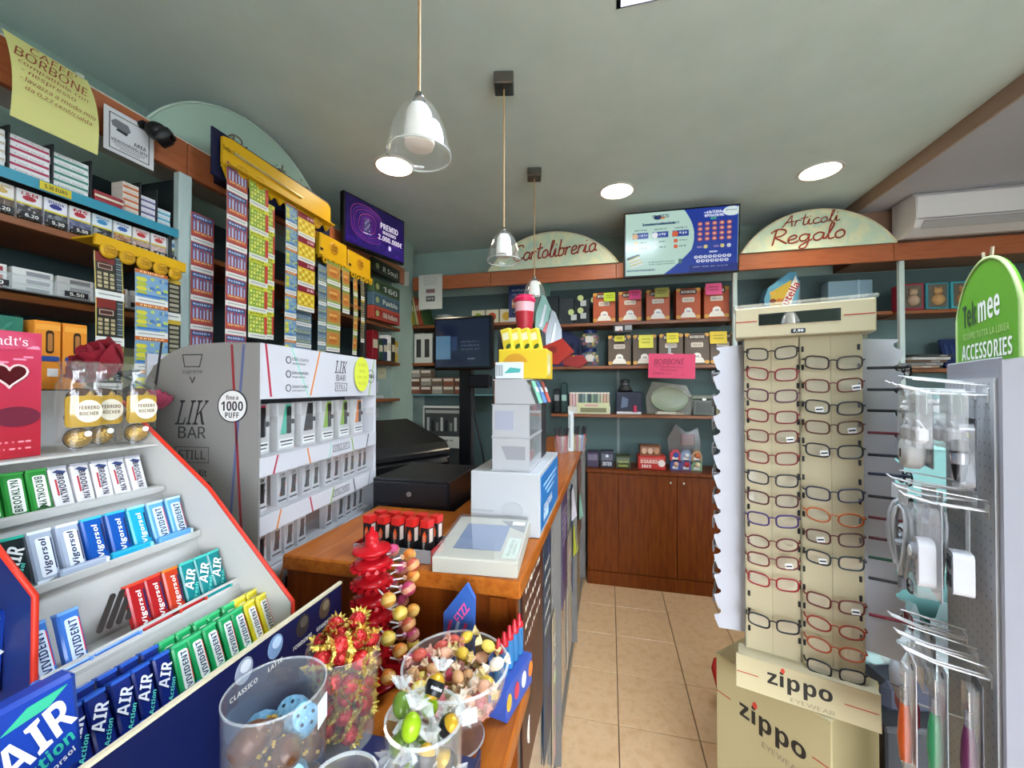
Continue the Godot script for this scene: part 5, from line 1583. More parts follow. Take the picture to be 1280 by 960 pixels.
	for i in pts2.size():
		var c := thing("foil_bonbon", "red foil bonbon with gold twisted ends in the heaped clear tub", "bonbon", v(-0.372, top, 0.505) + pts2[i], 0, "red and gold bonbons in the tub")
		c.rotation_degrees = Vector3(rng.randf_range(0, 360), rng.randf_range(0, 360), rng.randf_range(0, 360))
		part(c, "red_foil", ball(0.0128, 1.0, 10, 7), redf)
		part(c, "gold_end", crinkle, goldf, Vector3(0, 0.006, 0))
		part(c, "gold_end", crinkle, goldf, Vector3(0, -0.006, 0), Vector3(180, 0, 0))
	# glass goblet of wrapped sweets
	var gp := v(-0.24, y, 0.604)
	var gb := thing("glass_goblet", "footed glass bowl of wrapped fruit sweets with a price label", "bowl", gp, 0)
	var gg := clear(0.06, "f2f5f4", 0.02)
	part(gb, "bowl", lathe(pr([0.006, 0.036, 0.03, 0.038, 0.058, 0.05, 0.074, 0.072, 0.081, 0.098, 0.084, 0.117, 0.082, 0.117, 0.079, 0.098, 0.072, 0.073, 0.056, 0.052, 0.03, 0.041, 0.0, 0.040]), 48, true), gg)
	part(gb, "rim", lathe(pr([0.0815, 0.1155, 0.0848, 0.1155, 0.0852, 0.1175, 0.0815, 0.1185, 0.0815, 0.1155]), 48), clear(0.35, "eef0ee"))
	part(gb, "stem", lathe(pr([0.010, 0.006, 0.007, 0.018, 0.007, 0.030, 0.012, 0.038]), 20, true), clear(0.14, "eef2f0"))
	part(gb, "foot", lathe(pr([0, 0, 0.045, 0.0, 0.046, 0.002, 0.03, 0.005, 0.010, 0.009, 0, 0.01]), 36, true), gg)
	part(gb, "foot_edge", lathe(pr([0.0445, 0.0, 0.0465, 0.001, 0.0445, 0.003]), 36), clear(0.35, "eef0ee"))
	part(gb, "price_label", bx(0.034, 0.024, 0.0008), mt("ececec", 0.5), Vector3(0.043, 0.083, 0.071), Vector3(8, 31, 4))
	var sw := ["c9986a", "d8c05a", "c8584a", "e0d6c4", "b8485a", "d8a486", "cfae3c"]
	var sn := ["caramel", "lemon", "strawberry", "milky white", "cherry", "peach", "honey"]
	var pts3 := jar_fill(52, func(q): return 0.05 + (q - 0.05) * 0.45 if q < 0.1 else 0.077, 0.056, 0.118, 0.0115, 13)
	for i in pts3.size():
		var k := i % 7
		var c := thing("wrapped_sweet", "%s sweet in a twisted clear wrapper in the footed bowl" % sn[k], "sweet", gp + pts3[i], 0, "%s sweets in the footed bowl" % sn[k])
		c.rotation_degrees = Vector3(rng.randf_range(-25, 25), rng.randf_range(0, 360), rng.randf_range(-25, 25))
		wrapped_sweet(c, mt(sw[k], 0.3), mt(Color(sw[k]).lerp(Color("e8dcc8"), 0.55).to_html(false), 0.25), 0.0098, 0.026)
	# jar of green and silver wrapped chocolates
	var p4 := v(-0.211, top, 0.433)
	var j4 := thing("crinkle_jar", "clear jar of green, black and gold sweets in crinkled clear wrappers", "jar", p4, 0)
	part(j4, "wall", lathe(pr([0.043, 0, 0.0445, 0.115, 0.043, 0.115, 0.0415, 0.003]), 36, true), gl)
	part(j4, "rim", lathe(pr([0.0428, 0.113, 0.0452, 0.113, 0.0452, 0.116, 0.0428, 0.116, 0.0428, 0.113]), 36), clear(0.3, "e6ecf0"))
	part(j4, "base", cyl(0.042, 0.003, 28), clear(0.2, "e6ecf0"))
	var film := clear(0.30, "e6eae8", 0.08)
	var lime := mt("93b81c", 0.25, 0.1)
	var pts4 := jar_fill(17, func(_q): return 0.046, 0.02, 0.135, 0.0165, 14)
	for i in pts4.size():
		var k := i % 3
		var c := thing("egg_sweet", ["lime green egg sweet", "black banded golden egg sweet", "dark green egg sweet"][k] + " in crinkled clear film in the jar", "sweet", p4 + pts4[i], 0, ["lime", "gold", "dark green"][k] + " egg sweets in the jar")
		c.rotation_degrees = Vector3(rng.randf_range(-40, 40), rng.randf_range(0, 360), rng.randf_range(-50, 50))
		part(c, "egg", ball(0.0108, 1.3, 12, 8), [lime, mt("cfa22c", 0.3, 0.3), mt("5f7a2c", 0.3)][k])
		if k == 1:
			part(c, "black_band", lathe(pr([0.0095, -0.010, 0.0116, -0.004, 0.0116, 0.003, 0.0108, 0.005]), 12, true, "eggband"), mt("16161a", 0.35))
			txt(c, "swiss", 0.014, 0.004, mt("d8d8d8"), Vector3(0, -0.002, 0.0120))
		for s in [-1, 1]:
			part(c, "clear_twist", pleat(0.004, 0.015, 0.014, 8, "filmtwist"), film, Vector3(0, s * 0.016, 0), Vector3(0 if s > 0 else 180, 0, 12))
	# edge of another jar at the front
	var p5 := v(-0.262, top, 0.355)
	var j5 := thing("small_jar", "small clear jar of pink sweets beside the blue and brown chocolates", "jar", p5, 0)
	part(j5, "wall", lathe(pr([0.033, 0, 0.034, 0.1, 0.033, 0.1, 0.032, 0.003]), 32, true), gl)
	part(j5, "rim", lathe(pr([0.0328, 0.098, 0.035, 0.098, 0.035, 0.101, 0.0328, 0.101, 0.0328, 0.098]), 32), clear(0.3, "e6ecf0"))
	var pts5 := jar_fill(9, func(_q): return 0.032, 0.014, 0.085, 0.0125, 15)
	for i in pts5.size():
		var c := thing("pink_sweet", "pink or yellow foil sweet in the small jar", "sweet", p5 + pts5[i], 0, "foil sweets in the small jar")
		c.rotation_degrees = Vector3(rng.randf_range(0, 90), rng.randf_range(0, 360), 0)
		part(c, "foil", ball(0.012, 1.1, 10, 7), mt(["c43a52", "d8c03a", "d0566a"][i % 3], 0.25, 0.2))
		part(c, "crimp", crinkle, mt(["d8687c", "e6d66a", "e08a98"][i % 3], 0.25, 0.3), Vector3(0, 0.005, 0))
	# lollipop tree
	var lp := v(-0.447, y, 0.69)
	var lt := thing("lollipop_tree", "red tiered plastic lollipop tree", "lollipop stand", lp, 0)
	var rd := mt("b3121c", 0.22)
	part(lt, "foot", lathe(pr([0, 0, 0.06, 0, 0.058, 0.008, 0.02, 0.014, 0.016, 0.02, 0, 0.02]), 28, true), rd)
	part(lt, "core", lathe(pr([0.016, 0.015, 0.018, 0.1, 0.017, 0.2, 0.016, 0.24, 0, 0.24]), 20), rd)
	for k in 6:
		var yy := 0.035 + k * 0.034
		var o := part(lt, "tier", lathe(pr([0.014, yy, 0.030, yy + 0.004, 0.033, yy + 0.012, 0.030, yy + 0.02, 0.014, yy + 0.024]), 28, true), rd)
		for i in 16:
			var a := TAU * i / 16
			part(o, "socket_rib", cyl(0.0042, 0.012, 6), rd, Vector3(cos(a) * 0.028, yy + 0.006, sin(a) * 0.028), Vector3(0, -rad_to_deg(a), -78))
	part(lt, "cap", lathe(pr([0.030, 0.238, 0.036, 0.242, 0.034, 0.248, 0.014, 0.252, 0.012, 0.262, 0.013, 0.266, 0.012, 0.274, 0.005, 0.278, 0.004, 0.286, 0, 0.287]), 26, true), rd)
	var lc := ["b8406a", "c8742c", "b0503a", "c9a63c", "a83a5a", "c88a3a"]
	var ln := ["pink", "orange", "red brown", "yellow", "magenta", "amber"]
	for k in 6:
		for i in 10:
			var a := TAU * (i + 0.5 * (k % 2)) / 10
			var yy := 0.045 + k * 0.034
			var side := cos(a) * 0.72 - sin(a) * 0.69   # which way it points, seen from the shop floor
			if k >= 3 and (side < 0.1 or rng.randf() < 0.25) or (k < 3 and side < -0.35):
				continue
			var dir := Vector3(cos(a), -0.05, sin(a)).normalized()
			var q := k + i
			if lp.x + dir.x * 0.09 < -0.5 and lp.z + dir.z * 0.09 > -0.66:
				continue
			var s := thing("lollipop", "%s wrapped ball lollipop stuck in the red tree" % ln[q % 6], "lollipop", lp + Vector3(0, yy, 0) + dir * 0.078, 0, "%s lollipops on the red tree" % ln[q % 6])
			s.rotation.y = -a
			part(s, "stick", rod(Vector3(-0.052, 0, 0), Vector3(0, 0, 0), 0.0017, 6), mt("e9e4e2", 0.4))
			part(s, "ball", ball(0.0132, 0.96, 12, 8), mt(lc[q % 6], 0.3))
			part(s, "wrapper_band", lathe(pr([0.0128, -0.005, 0.0136, 0.0, 0.0128, 0.005]), 12, true, "lolband"), mt(Color(lc[q % 6]).lerp(Color("e8d080"), 0.5).to_html(false), 0.3), Vector3.ZERO, Vector3(0, 0, 30))
			part(s, "wrapper_tail", pleat(0.003, 0.006, 0.008, 4, "loltail"), mt(Color(lc[q % 6]).lerp(Color("f0e0d8"), 0.5).to_html(false), 0.3), Vector3(-0.011, 0, 0), Vector3(0, 0, 90))
	# sachets and box of tube sweets by the bar end
	var sa := thing("sour_card", "blue and pink pointed sweet sachet standing behind the glass bowl", "sachet", v(-0.285, y, 0.725), -8)
	part(sa, "sachet", prism([-0.03, 0, 0.035, 0, 0.038, 0.16, 0.022, 0.185, -0.005, 0.15, -0.028, 0.12], -0.004, 0.004), mt("3a63b0", 0.25))
	for k in 6:
		part(sa, "stripe_print", prism([-0.004, 0, 0.002, 0, 0.012, 0.035, 0.006, 0.035], 0, 0.0006), mt(["c43a7a", "8fb8e0", "c43a7a"][k % 3], 0.3), Vector3(-0.02 + (k % 3) * 0.016, 0.02 + (k / 3) * 0.055, 0.0042))
	txt(sa, "FIZZ", 0.04, 0.016, mt("e85aa0", 0.3), Vector3(0.012, 0.128, 0.0046), Vector3(0, 0, 55))
	var tb := thing("tube_sweet_box", "small blue box holding red capped liquid sweet tubes", "box", v(-0.172, y, 0.700), 78)
	part(tb, "box", bx(0.105, 0.055, 0.035, 0.001), mt("3a52a0", 0.35))
	part(tb, "box_back", bx(0.105, 0.1, 0.002), mt("5a78c0", 0.35), Vector3(0, 0.0, -0.0165))
	for k in 4:
		part(tb, "fruit_print", prism(ellipse(0.009, 0.014), 0, 0.0006), mt(["d8a83c", "c43a4a", "e8e8ea", "d8782c"][k], 0.3), Vector3(-0.045 + k * 0.03, 0.03, 0.0178))
	for k in 5:
		var t := thing("sweet_tube", "blue liquid sweet tube with a red cap in the small blue box", "sweet", tb.position + tb.transform.basis * Vector3(-0.042 + k * 0.021, 0.056, -0.004), 0, "liquid sweet tubes")
		part(t, "tube", cyl(0.008, 0.05, 12), mt("2f6a9a", 0.25))
		part(t, "cap", lathe(pr([0.008, 0, 0.008, 0.006, 0.004, 0.012, 0.003, 0.022, 0, 0.023]), 12, true, "tubecap"), mt("b81c28", 0.3), Vector3(0, 0.05, 0))

# ---------------------------------------------------------------- goods on the raised bar
func build_counter_goods() -> void:
	var y := 1.12
	# big white carton with a blue printed side
	var wb := thing("white_carton", "large white cardboard box with a blue printed side under the clear drawers", "box", v(-0.264, y, 1.18), 0)
	part(wb, "carton", bx(0.184, 0.162, 0.36, 0.002), mt("afb1b4", 0.5))
	part(wb, "thumb_flap", prism(ellipse(0.03, 0.022), 0, 0.0008), mt("a8aaad", 0.5), Vector3(0.02, 0.065, 0.1805))
	part(wb, "seam", bx(0.06, 0.002, 0.0006), mt("8f9194"), Vector3(-0.06, 0.06, 0.1806))
	var bp := part(wb, "blue_panel", bx(0.34, 0.14, 0.001), mt("1f74b8", 0.35), Vector3(0.0925, 0.012, -0.005), Vector3(0, 90, 0))
	for k in 3:
		part(bp, "print_dots", bx(0.26 - k * 0.06, 0.006, 0.0004), mt("9cc4e2"), Vector3(0, 0.105 - k * 0.016, 0.0008))
	txt(bp, "FONTANA", 0.16, 0.022, mt("e4eef6"), Vector3(-0.05, 0.045, 0.0012))
	for k in 4:
		part(bp, "capsule_print", prism(ellipse(0.008, 0.012), 0, 0.0004), mt("bcd6ea"), Vector3(-0.12 + k * 0.022, 0.022, 0.0006))
	# clear drawers
	var fr := mt("a8a9ac", 0.4)
	var cl := clear(0.10, "eef2f4", 0.05)
	var yy := 1.282
	for i in 2:
		var d := thing("storage_bin", ["white sided storage bin with clear front, lower of the stack on the white carton", "white sided storage bin with clear front, upper of the stack on the white carton"][i], "storage bin", v(-0.252, yy + i * 0.0875 + 0.0005, 1.11), 0)
		part(d, "rim", bx(0.104, 0.004, 0.19, 0.001), fr)
		part(d, "side", bx(0.004, 0.08, 0.18), fr, Vector3(-0.048, 0.004, 0))
		part(d, "end_panel", bx(0.1, 0.08, 0.004), fr, Vector3(0, 0.004, 0.09))
		part(d, "end_panel", bx(0.1, 0.08, 0.004), fr, Vector3(0, 0.004, -0.09))
		part(d, "top_rim", bx(0.104, 0.003, 0.19, 0.001), fr, Vector3(0, 0.084, 0))
		part(d, "clear_front", bx(0.002, 0.08, 0.176), cl, Vector3(0.049, 0.004, 0))
		if i == 0:
			part(d, "recess", prism([-0.03, 0.065, 0.035, 0.065, 0.035, 0.03, -0.015, 0.03], 0, 0.0012), mt("8c8e92", 0.5), Vector3(0.004, 0.0, 0.092))
		else:
			part(d, "pale_label", bx(0.05, 0.05, 0.0005), mt("989cab", 0.4), Vector3(-0.018, 0.02, 0.0923))
		for k in 4:
			var r := thing("paper_roll", "pale grey round filter roll inside a clear drawer", "roll", v(-0.244, yy + i * 0.0875 + 0.041, 1.055 + k * 0.037), 0, "rolls in the clear drawers")
			part(r, "roll", lathe(pr([0.012, -0.010, 0.033, -0.010, 0.034, 0.0, 0.033, 0.010, 0.012, 0.010, 0.012, -0.010]), 20, false, "roll"), mt("8c9298", 0.5), Vector3(0, 0, 0), Vector3(90, 20, 0))
			part(r, "hub", cyl(0.011, 0.018, 12), mt("8f969c", 0.4), Vector3(0, 0, -0.009), Vector3(90, 20, 0))
			part(r, "tag", bx(0.012, 0.012, 0.001), mt(["c8422c", "5fa03a", "d0b03a"][k % 3], 0.4), Vector3(0.018, -0.030, 0.0), Vector3(0, 90, 0))
	# slanted top drawer with leaflets
	var sd := thing("slant_tray", "white slanted leaflet tray on top of the drawers", "tray", v(-0.246, 1.4585, 1.11), 0)
	part(sd, "body", prism([-0.05, 0, 0.06, 0, 0.035, 0.062, -0.05, 0.062], -0.09, 0.09), fr)
	part(sd, "top_rim", bx(0.1, 0.003, 0.185), fr, Vector3(-0.005, 0.062, 0))
	for k in 3:
		var lf := thing("small_leaflet", ["mint green", "blue and white", "red and blue"][k] + " leaflet standing on the slanted tray", "leaflet", v(-0.183 + 0.004 * k, 1.459, 1.04 + k * 0.05), 90)
		part(lf, "sheet", bx(0.05, 0.062, 0.0012), mt(["7cc4a8", "5f8fd0", "c0564a"][k], 0.4), Vector3(0, 0.001, 0.008), Vector3(-20, 0, 0))
		part(lf, "print", bx(0.035, 0.014, 0.0006), mt("e6ecec", 0.4), Vector3(0, 0.03, 0.0), Vector3(-20, 0, 0))
	# small carton and yellow box on top
	var t := 1.525
	var sc := thing("eye_drop_carton", "small white carton with teal brush print on the slanted tray", "carton", v(-0.262, t, 1.045), 0)
	part(sc, "carton", bx(0.074, 0.044, 0.02, 0.001), mt("d3dadd", 0.4))
	part(sc, "teal_print", prism([-0.02, 0, 0.022, 0.002, 0.026, 0.012, -0.004, 0.016], 0, 0.0005), mt("4fa8a4", 0.35), Vector3(0.008, 0.014, 0.0102))
	for k in 5:
		part(sc, "bar_print", bx(0.002, 0.03, 0.0004), mt("6f7678"), Vector3(-0.033 + k * 0.004, 0.007, 0.0102))
	var yb := thing("yellow_box", "bright yellow counter box holding upright yellow packets", "box", v(-0.232, t, 1.125), 0)
	part(yb, "box", bx(0.135, 0.082, 0.11, 0.002), mt("d2b52a", 0.4))
	part(yb, "gold_print", prism(arch(0.07, 0.05), 0, 0.0006), mt("c48f28", 0.4), Vector3(-0.02, 0.02, 0.0552))
	part(yb, "side_sticker", bx(0.05, 0.06, 0.0006), mt("cfc98a", 0.4), Vector3(0.068, 0.01, 0.02), Vector3(0, 90, 0))
	part(yb, "flower_print", prism(ellipse(0.012, 0.012), 0, 0.0006), mt("ece8d8", 0.4), Vector3(0.0682, 0.03, 0.02), Vector3(0, 90, 0))
	for k in 4:
		var p := thing("yellow_packet", "tall yellow packet with green olive print leaning in the yellow box", "packet", v(-0.275 + k * 0.026, t + 0.06, 1.12 + k * 0.006), -14, "yellow packets in the yellow box")
		p.rotation.z = deg_to_rad(12)
		part(p, "packet", bx(0.03, 0.088, 0.02, 0.002), mt("d8c23a", 0.35))
		part(p, "leaf_print", prism(ellipse(0.009, 0.006), 0, 0.0006), mt("3f5a2a", 0.4), Vector3(0.003, 0.035, 0.0102), Vector3(0, 0, 30))
		part(p, "white_print", bx(0.02, 0.02, 0.0004), mt("e9e6c4", 0.4), Vector3(0.0, 0.055, 0.0102))
	# column of cartons behind, carrying the cup
	var col := thing("black_carton", "tall black carton behind the yellow box carrying the plastic cup", "carton", v(-0.275, 1.282, 1.27), 0)
	part(col, "carton", bx(0.14, 0.40, 0.1, 0.002), mt("2a2c2e", 0.45))
	txt(col, "Smooke", 0.08, 0.014, mt("cfd2d0"), Vector3(0.01, 0.385, 0.0512))
	part(col, "red_flap", prism([0, 0, 0.075, 0.03, 0.11, -0.01, 0.06, -0.05, 0.02, -0.045], -0.03, 0.0), mt("942418", 0.35), Vector3(0.06, 0.34, 0.05))
	part(col, "red_flap", prism([0, 0, 0.06, 0.01, 0.075, -0.012, 0.05, -0.03, 0.0, -0.02], -0.04, 0.0), mt("7a1814", 0.35), Vector3(0.135, 0.31, 0.03))
	part(col, "badge_print", prism(ellipse(0.014, 0.012), 0, 0.0008), mt("6e1410", 0.4), Vector3(0.105, 0.335, 0.0502))
	var cup := thing("travel_cup", "pink plastic cup with red sleeve and crimson lid", "cup", v(-0.268, 1.6825, 1.27), 0)
	part(cup, "body", lathe(pr([0, 0, 0.024, 0, 0.0335, 0.1, 0.031, 0.1, 0.022, 0.004]), 28, true), mt("e0a8b0", 0.3))
	part(cup, "sleeve", lathe(pr([0.0252, 0.004, 0.0252, 0.008, 0.0305, 0.062, 0.0305, 0.064, 0.029, 0.064]), 28, true), mt("a82430", 0.4))
	part(cup, "lid", lathe(pr([0.034, 0.094, 0.036, 0.096, 0.036, 0.106, 0.032, 0.110, 0.028, 0.112, 0.028, 0.117, 0.0, 0.118]), 28), mt("b81f48", 0.28))
	# bags of toys hanging behind the cup
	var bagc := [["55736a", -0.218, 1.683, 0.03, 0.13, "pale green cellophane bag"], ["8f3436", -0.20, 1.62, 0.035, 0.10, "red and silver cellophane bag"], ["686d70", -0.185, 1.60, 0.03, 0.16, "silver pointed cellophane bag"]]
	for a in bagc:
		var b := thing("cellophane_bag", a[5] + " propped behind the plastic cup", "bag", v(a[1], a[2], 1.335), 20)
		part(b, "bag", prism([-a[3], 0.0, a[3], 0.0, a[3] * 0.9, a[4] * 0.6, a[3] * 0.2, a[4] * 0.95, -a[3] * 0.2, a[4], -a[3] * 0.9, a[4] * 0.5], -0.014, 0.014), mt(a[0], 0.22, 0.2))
		part(b, "gloss_strip", prism([-a[3] * 0.6, 0.02, -a[3] * 0.2, 0.02, a[3] * 0.3, a[4] * 0.7, a[3] * 0.1, a[4] * 0.75], 0, 0.003), mt("868b8c", 0.2, 0.2), Vector3(0, 0, 0.0142))  # pale strip on the bag front, the film gloss put into its colour
	# flat tablet carton
	var tb := thing("tablet_carton", "flat cream carton with clear lid and blue grey window on the bar end", "carton", v(-0.277, y + 0.006, 0.882), 4)
	var tilt := Node3D.new()
	tb.rotation.x = deg_to_rad(5)
	part(tb, "carton", bx(0.18, 0.034, 0.21, 0.002), mt("b6b3a6", 0.5))
	part(tb, "screen_print", bx(0.105, 0.0006, 0.125), mt("6f7f9c", 0.25), Vector3(-0.005, 0.0342, 0.0))
	part(tb, "grey_corner", prism([0.02, 0.06, 0.085, 0.06, 0.085, 0.0, 0.055, 0.02], 0, 0.0005), mt("7c7f80", 0.4), Vector3(0, 0.0342, -0.03), Vector3(-90, 0, 0))
	part(tb, "corner_label", bx(0.03, 0.0006, 0.02), mt("e6e6e2", 0.4), Vector3(0.066, 0.0352, -0.075))
	part(tb, "mint_print", bx(0.03, 0.0005, 0.09), mt("c6d2c4", 0.4), Vector3(0.07, 0.0342, 0.045))
	txt(tb, "Portafoto", 0.07, 0.008, mt("6a7a68"), Vector3(0.066, 0.0352, 0.045), Vector3(-90, 90, 0), "sans")
	txt(tb, "digitale 7", 0.055, 0.006, mt("6a7a68"), Vector3(0.076, 0.0352, 0.045), Vector3(-90, 90, 0), "sans")
	part(tb, "clear_lid", bx(0.184, 0.001, 0.212), clear(0.03), Vector3(0.0, 0.038, 0))
	part(tb, "foot_card", bx(0.15, 0.014, 0.02), mt("c9c6ba", 0.5), Vector3(0, -0.006, -0.09))
	tilt.free()
	# lighters in a grey tray
	var lt := thing("lighter_tray", "grey and red cardboard tray of boxed lighters", "tray", v(-0.47, y, 0.845), 0)
	part(lt, "floor", bx(0.19, 0.004, 0.09), mt("8b8c8e", 0.5))
	part(lt, "front", bx(0.19, 0.028, 0.003), mt("8b8c8e", 0.5), Vector3(0, 0, 0.045))
	part(lt, "back", bx(0.19, 0.028, 0.003), mt("8b8c8e", 0.5), Vector3(0, 0, -0.045))
	for s in [-1, 1]:
		part(lt, "end", bx(0.003, 0.028, 0.09), mt("b81c22", 0.45), Vector3(s * 0.095, 0, 0))
	for i in 10:
		var r := i / 5
		var b := thing("lighter_box", "black lighter box with red top, %s from the tablet carton, %s row" % [ORD[4 - i % 5], "front" if r == 0 else "back"], "lighter", v(-0.54 + (i % 5) * 0.036 + r * 0.006, y + 0.004, 0.825 + r * 0.036), -12, "boxed lighters in the grey tray")
		part(b, "box", bx(0.021, 0.082, 0.021, 0.0008), mt("17171a", 0.3))
		part(b, "red_top", bx(0.0214, 0.016, 0.0214), mt("c22420", 0.35), Vector3(0, 0.0665, 0))
		part(b, "flame_print", prism([-0.005, 0, 0.005, 0, 0.006, 0.014, 0.001, 0.024, -0.004, 0.014], 0, 0.0004), mt("d8541e", 0.35), Vector3(0, 0.036, 0.0106))
		txt(b, "CLIPPER JET", 0.04, 0.007, mt("b9b4b0"), Vector3(0.0, 0.03, 0.0112), Vector3(0, 0, 90), "bold")
		part(b, "side_print", bx(0.0004, 0.03, 0.012), mt("c8b4a8", 0.4), Vector3(0.0106, 0.034, 0))
	# tall clear tubs of pens at the far end of the bar
	for k in 2:
		var x: float = [-0.275, -0.18][k]
		var pt := thing("pen_tub", ["clear tub of red pens at the far end of the bar", "clear tub of coloured pens at the bar corner"][k], "pen holder", v(x, y, 2.35 + 0.1 * k), 0)
		part(pt, "tub", lathe(pr([0.04, 0, 0.042, 0.1, 0.0405, 0.1, 0.0385, 0.003, 0, 0.003]), 20, true), clear(0.12, "e8ecee"))
		for i in 7:
			var a := TAU * i / 7.0
			var pn := thing("pen", "%s pen standing in the %s" % [["red", "blue", "crimson", "gold", "dark red", "green", "silver"][i], ["tub of mostly red pens", "tub of mixed pens"][k]], "pen", v(x, y + 0.004, 2.35 + 0.1 * k) + Vector3(cos(a) * 0.026, 0, sin(a) * 0.026), 0)
			pn.rotation_degrees = Vector3(sin(a) * 5, 0, -cos(a) * 5)
			part(pn, "barrel", cyl(0.0055, 0.12, 8), mt(["a82a2e", "3a6ab0", "b01f3a", "c9a53a", "7a1f28", "3a8a4a", "a9acb0"][i] if k else ["a82a2e", "b5443a", "a02a30", "8f2428", "c04a44", "7a3a36", "b0303a"][i], 0.35))
			part(pn, "cap", cyl(0.006, 0.045, 8), mt("2a2a2e", 0.35), Vector3(0, 0.1, 0))
	var ru := thing("ruler_stand", "clear white upright ruler stand between the pen tubs", "ruler", v(-0.225, y, 2.42), 0)
	part(ru, "ruler", bx(0.03, 0.24, 0.012, 0.001), mt("cfd6d4", 0.3))
	part(ru, "scale_print", bx(0.006, 0.2, 0.0005), mt("5f6a6a"), Vector3(-0.008, 0.02, 0.0063))

# ---------------------------------------------------------------- clerk side
func build_clerk_side() -> void:
	# multifunction printer on the work top
	var bl := mt("121315", 0.28)
	var pr_ := thing("printer", "black multifunction printer behind the counter", "printer", v(-0.99, 0.945, 1.68), 62)
	part(pr_, "body", bx(0.42, 0.24, 0.36, 0.012), bl)
	part(pr_, "scanner_bed", bx(0.42, 0.03, 0.36, 0.006), mt("1a1b1d", 0.22), Vector3(0, 0.242, 0))
	part(pr_, "lid", prism([-0.18, 0.0, 0.17, 0.0, 0.15, 0.03, -0.18, 0.12], -0.205, 0.205), mt("0e0f10", 0.25), Vector3(0, 0.272, 0), Vector3(0, -90, 0))
	part(pr_, "control_panel", bx(0.18, 0.03, 0.05, 0.004), mt("1c1d20", 0.15), Vector3(0.08, 0.2, 0.19), Vector3(-30, 0, 0))
	part(pr_, "output_tray", bx(0.3, 0.01, 0.14, 0.003), mt("1a1b1d", 0.35), Vector3(0, 0.07, 0.22))
	part(pr_, "blue_badge", bx(0.014, 0.022, 0.001), mt("4a5a9a", 0.3), Vector3(0.14, 0.12, 0.1812))
	part(pr_, "silver_line", bx(0.40, 0.002, 0.001), mt("8a8d90", 0.3), Vector3(0, 0.16, 0.1812))
	# till cabinet behind the lighters
	var tc := thing("black_till", "low black till drawer between the lighters and the printer", "till", v(-0.625, 0.945, 1.315), 0)
	part(tc, "drawer_case", bx(0.27, 0.26, 0.28, 0.004), mt("15161a", 0.35))
	part(tc, "drawer_front", bx(0.26, 0.07, 0.006, 0.002), mt("1d1e22", 0.3), Vector3(0, 0.18, 0.142))
	part(tc, "lock", cyl(0.008, 0.004, 12), mt("a9acb0", 0.3, 0.8), Vector3(0, 0.215, 0.145), Vector3(90, 0, 0))
	# POS screen on a pole
	var ps := thing("till_screen", "black till monitor on a tall pole showing a dark blue picture", "monitor", v(-0.755, 0.945, 2.02), -3)
	part(ps, "base", bx(0.2, 0.02, 0.2, 0.006), mt("101113", 0.35))
	part(ps, "pole", bx(0.07, 0.66, 0.05, 0.006), mt("101113", 0.3), Vector3(0, 0.02, -0.03))
	part(ps, "casing", bx(0.335, 0.285, 0.04, 0.008), mt("0e0f11", 0.2), Vector3(0, 0.65, 0.01))
	var im := canvas(128, 100, "1d2b4a")
	rc(im, 0, 34, 36, 50, "6a9cc0"); rc(im, 38, 36, 14, 30, "38507a")
	for k in 3:
		scrawl(im, 62, 46 + k * 8, 44, 4, "6f7f9c", rng)
	scrawl(im, 78, 82, 18, 4, "aab4c6", rng)
	var scn := part(ps, "screen", pk(0.305, 0.25, 0.003), null, Vector3(0, 0.668, 0.031))
	two(scn, mt("0b0c0e", 0.2), pic(im, 0.12, 0.22))
	part(ps, "customer_display", bx(0.12, 0.07, 0.05, 0.006), mt("141519", 0.25), Vector3(0.09, 0.555, 0.0))
	part(ps, "cable", tube([Vector3(0.03, 0.6, -0.04), Vector3(0.07, 0.4, 0.02), Vector3(0.12, 0.2, 0.03), Vector3(0.13, 0.02, 0.0)], 0.005, 6), mt("0e0e10", 0.5))
	# phone cradle beside the printer
	var ph := thing("card_terminal", "small black payment terminal on the bar beside the white carton", "card terminal", v(-0.40, 1.12, 1.62), 20)
	part(ph, "body", prism([-0.05, 0, 0.05, 0, 0.05, 0.03, -0.05, 0.08], -0.035, 0.035), mt("151618", 0.3))
	part(ph, "keypad", bx(0.05, 0.003, 0.05), mt("3a3c40", 0.4), Vector3(0, 0.056, 0), Vector3(0, 0, -27))
	# brown board beside the till pole with a vertical white card
	var bb := thing("wood_divider", "upright brown wooden divider with a white lettered strip", "divider", v(-0.62, 0.945, 2.5), 0)
	part(bb, "board", bx(0.22, 0.62, 0.02), W.cabinet)
	part(bb, "strip", bx(0.09, 0.58, 0.003), mt("b9bcc4", 0.4), Vector3(0.06, 0.02, 0.012))
	txt(bb, "OLTRE", 0.16, 0.03, mt("4a5260"), Vector3(0.06, 0.46, 0.0145), Vector3(0, 0, 90))
	# pillar with pinned notes in the corner
	struct("wall_pillar", bx(0.22, 2.78, 0.36), W.wall, v(-1.80, 0, 3.05))
	var nt := [[0.02, 1.99, 0.075, 0.085, "d8d4ae"], [-0.05, 1.88, 0.08, 0.09, "cfd3cc"], [0.0, 1.77, 0.07, 0.07, "d5d7cf"], [-0.04, 1.67, 0.075, 0.08, "ccd0c8"], [0.02, 1.56, 0.07, 0.075, "d6d6cc"], [-0.03, 1.44, 0.075, 0.085, "c8ccc4"], [0.0, 1.32, 0.08, 0.08, "d2d4cc"]]
